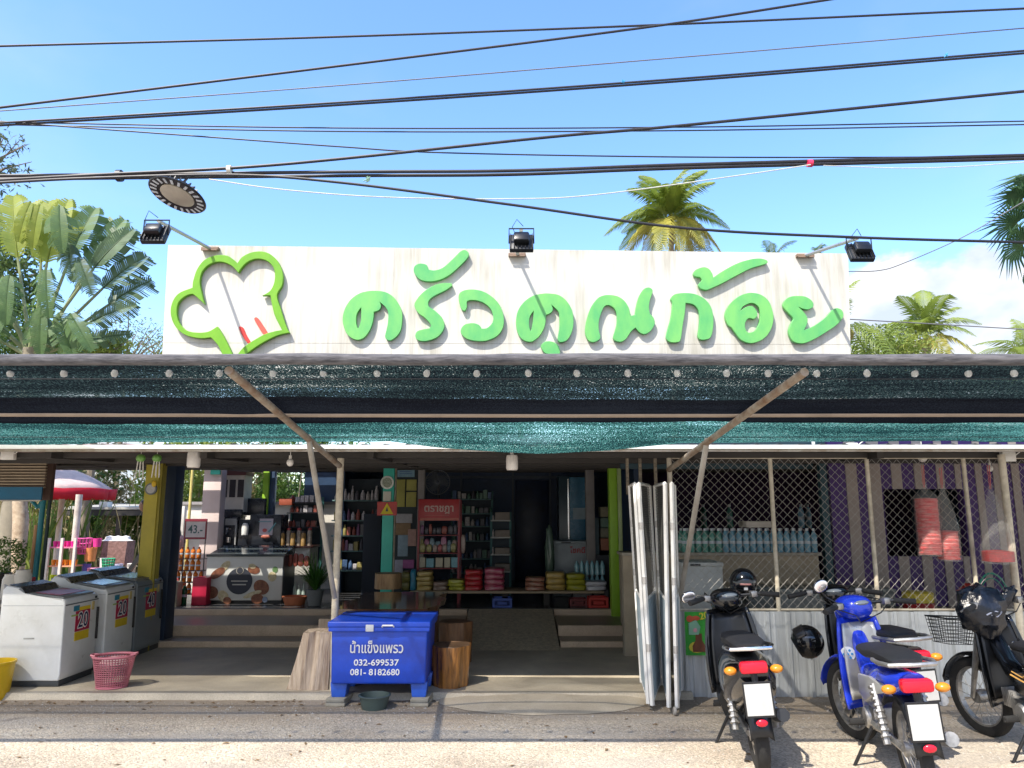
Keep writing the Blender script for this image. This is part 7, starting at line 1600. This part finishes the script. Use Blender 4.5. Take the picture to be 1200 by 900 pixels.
# ---- traveller's palm with torn banana-like leaves
def banana_leaf(L, w, m, seed, tear=.5, nseg=26):
    rnd = random.Random(seed); b = B(); N_ = nseg; pts = [Vector((L*i/N_, 0, -.22*L*(i/N_)**2.2)) for i in range(N_+1)]
    b.tube(pts, [.018*(1-.8*i/N_) for i in range(N_+1)], 5)
    for sd in (-1, 1):
        gap = 0; dz = 0; lw2 = 1
        for i in range(N_):
            s_ = (i+.5)/N_; ww = w*math.sin(PI*min(1, .10+.88*s_))**.55
            if rnd.random() < tear or i % 5 == 0: dz = rnd.uniform(-.55, .12)*ww; gap = rnd.uniform(.1, .6); lw2 = rnd.uniform(.62, 1.08)
            else: gap = 0
            a_, c_ = pts[i], pts[i+1]; g = (c_-a_)*gap
            o1 = Vector((.25*ww, sd*ww*.5, .10*ww)); o2 = Vector((.42*ww*lw2, sd*ww*lw2, dz-.05*ww))
            v = [b.bm.verts.new(q) for q in (a_, c_, c_+o1-g*.5, a_+o1+g*.5, c_+o2-g, a_+o2+g)]
            b.bm.faces.new(v[:4]); b.bm.faces.new((v[3], v[2], v[4], v[5]))
    return b.obj('leaf', m, smooth=False)
YT_ = 13.0; c_ = P(38, 412, YT_)
tp = thing('travellers_palm', 'big fan shaped palm with torn banana like leaves left of the signboard', 'palm tree', (c_.x, YT_, 0))
b = B(); b.tube([(0, 0, 0), (0, 0, c_.z+.05)], [.22, .16], 12); b.obj('trunk', C('travellers_trunk', .25, .22, .16, rough=.9, bump=.4), tp)
bl1 = leafm('banana_green', (.12, .21, .06), (.06, .12, .045), .35); bl2 = leafm('banana_yellow', (.36, .40, .06), (.2, .28, .04), .5); bl3 = leafm('banana_dark', (.10, .17, .07), (.05, .09, .04), .35)
stalk = C('petiole_green', .26, .30, .14, rough=.5)
# (angle from vertical in degrees, petiole length, leaf length, leaf width, material)
fan = [(-62, 1.4, 1.6, .32, bl1), (-48, 1.6, 1.7, .34, bl1), (-36, 1.8, 1.7, .34, bl1), (-25, 1.9, 1.6, .36, bl1), (-14, 1.7, 1.4, .40, bl2), (-4, 1.6, 1.35, .42, bl2), (6, 1.5, 1.35, .40, bl2), (15, 1.8, 1.0, .36, bl1), (24, 1.7, 1.1, .34, bl1), (33, 1.7, 1.0, .33, bl3), (42, 1.5, .95, .33, bl3), (50, 1.35, .85, .30, bl3), (60, 1.0, .8, .27, bl3), (72, .5, 1.0, .20, bl3)]
for i, (an, pl, ll_, lw_, mm) in enumerate(fan):
    pl += .22; lw_ *= 1.12
    a_ = R(an); yo = .08*(i % 3-1); d = Vector((math.sin(a_), yo*.5, math.cos(a_))); o_ = Vector((0, yo, c_.z-.1))
    tip = o_+d*pl; bend = Vector((math.sin(a_*1.0), 0, math.cos(a_)))
    b = B(); b.tube([o_, o_+d*pl*.5, tip], [.045, .03, .022], 6); b.obj('petiole', stalk, tp)
    lf = banana_leaf(ll_, lw_, mm, i, tear=.42 if mm is bl3 or an < -20 else .12); lf.parent = tp; lf.location = tip
    up_ = R(90)-a_
    lf.rotation_euler = Matrix(((math.sin(a_), math.cos(a_)*.25, math.cos(a_)), (0, 1, 0), (math.cos(a_), 0, -math.sin(a_)))).to_euler()
    q = Vector((math.sin(a_), 0, math.cos(a_))); X = q; Z = Vector((.15*math.cos(a_)+ .1, -1.0, .35)).normalized(); Yv = Z.cross(X).normalized(); Z = X.cross(Yv)
    lf.rotation_euler = Matrix((X, Yv, Z)).transposed().to_euler()
for i, (x, z, sc_, an, mm) in enumerate(((.55, .65, .85, 150, bl1), (.25, .75, .8, 170, bl1), (-.35, .7, .9, 195, bl1), (.05, 2.65, .75, 178, bl2), (-.1, 2.7, .7, 186, bl2), (.85, .6, .75, 140, bl1), (-.9, .9, .9, 205, bl1), (.7, 1.9, .7, 160, bl3), (.95, 1.6, .7, 150, bl3), (-.55, 1.7, 1.0, 200, bl1), (-.2, 1.25, .8, 172, bl1), (.45, 1.35, .8, 165, bl1), (-.8, 2.4, 1.0, 195, bl2), (.6, 2.5, .8, 165, bl1))):
    lf = banana_leaf(1.1*sc_, .34*sc_, mm, 50+i, tear=.4); lf.parent = tp; a_ = R(an); X = Vector((math.sin(a_), -.25, math.cos(a_))).normalized(); Z = Vector((.2, -1, .5)).normalized(); Yv = Z.cross(X).normalized(); Z = X.cross(Yv)
    lf.location = (x, -.25-.03*i, c_.z+z); lf.rotation_euler = Matrix((X, Yv, Z)).transposed().to_euler()
# ---- fan palm at the right edge
c_ = P(1222, 285, 11.5); fpalm = thing('fan_palm', 'dark fan palm leaning in at the right edge of the picture', 'palm tree', (c_.x, 11.5, 0))
b = B(); b.tube([(0, 0, 0), (0, 0, c_.z)], [.13, .09], 10); b.obj('trunk', C('palm_trunk', .30, .25, .19), fpalm)
fm = leafm('fan_palm_green', (.11, .20, .08), (.05, .11, .045), .35)
def fan_leaf(r, n, m, seed):
    rnd = random.Random(seed); b = B()
    for i in range(n):
        a_ = R(-120+240*i/(n-1)); l = r*rnd.uniform(.8, 1.05)*(1-.12*abs(a_)/2); d = Vector((math.cos(a_), math.sin(a_), 0)); s_ = Vector((-d.y, d.x, 0))*.020
        z1_ = -.08*l; z2_ = -.30*l*rnd.uniform(.7, 1.4); v = [b.bm.verts.new(q) for q in (s_*.2, -s_*.2, d*l*.5-s_+Vector((0, 0, .02)), d*l*.5+Vector((0, 0, .05)), d*l*.5+s_+Vector((0, 0, .02)), d*l+Vector((0, 0, z2_)))]
        b.bm.faces.new((v[0], v[1], v[2], v[3], v[4])); b.bm.faces.new((v[4], v[3], v[5])); b.bm.faces.new((v[3], v[2], v[5]))
    return b.obj('fan_leaf', m, smooth=False)
for i, (dx, dz, r_, rt) in enumerate(((-.25, .95, .5, (.5, -.4, 2.6)), (-.5, .35, .62, (.7, -.2, 2.9)), (-.55, -.15, .66, (.9, .2, 3.2)), (-.2, -.45, .6, (1.1, .3, 3.9)), (.1, .6, .6, (.6, 0, 1.6)), (.3, 0, .7, (.7, .1, .3)), (-.05, 1.3, .6, (.3, -.2, 2.0)))):
    lf = fan_leaf(r_, 26, fm, i); lf.parent = fpalm; lf.location = (dx, -.15*(i % 3), c_.z+dz*.8); lf.rotation_euler = rt
    b = B(); b.tube([(0, 0, c_.z-.1), (dx*.5, -.05, c_.z+dz*.35), (dx, -.15*(i % 3), c_.z+dz*.8)], .012, 5); b.obj('petiole', stalk, fpalm)
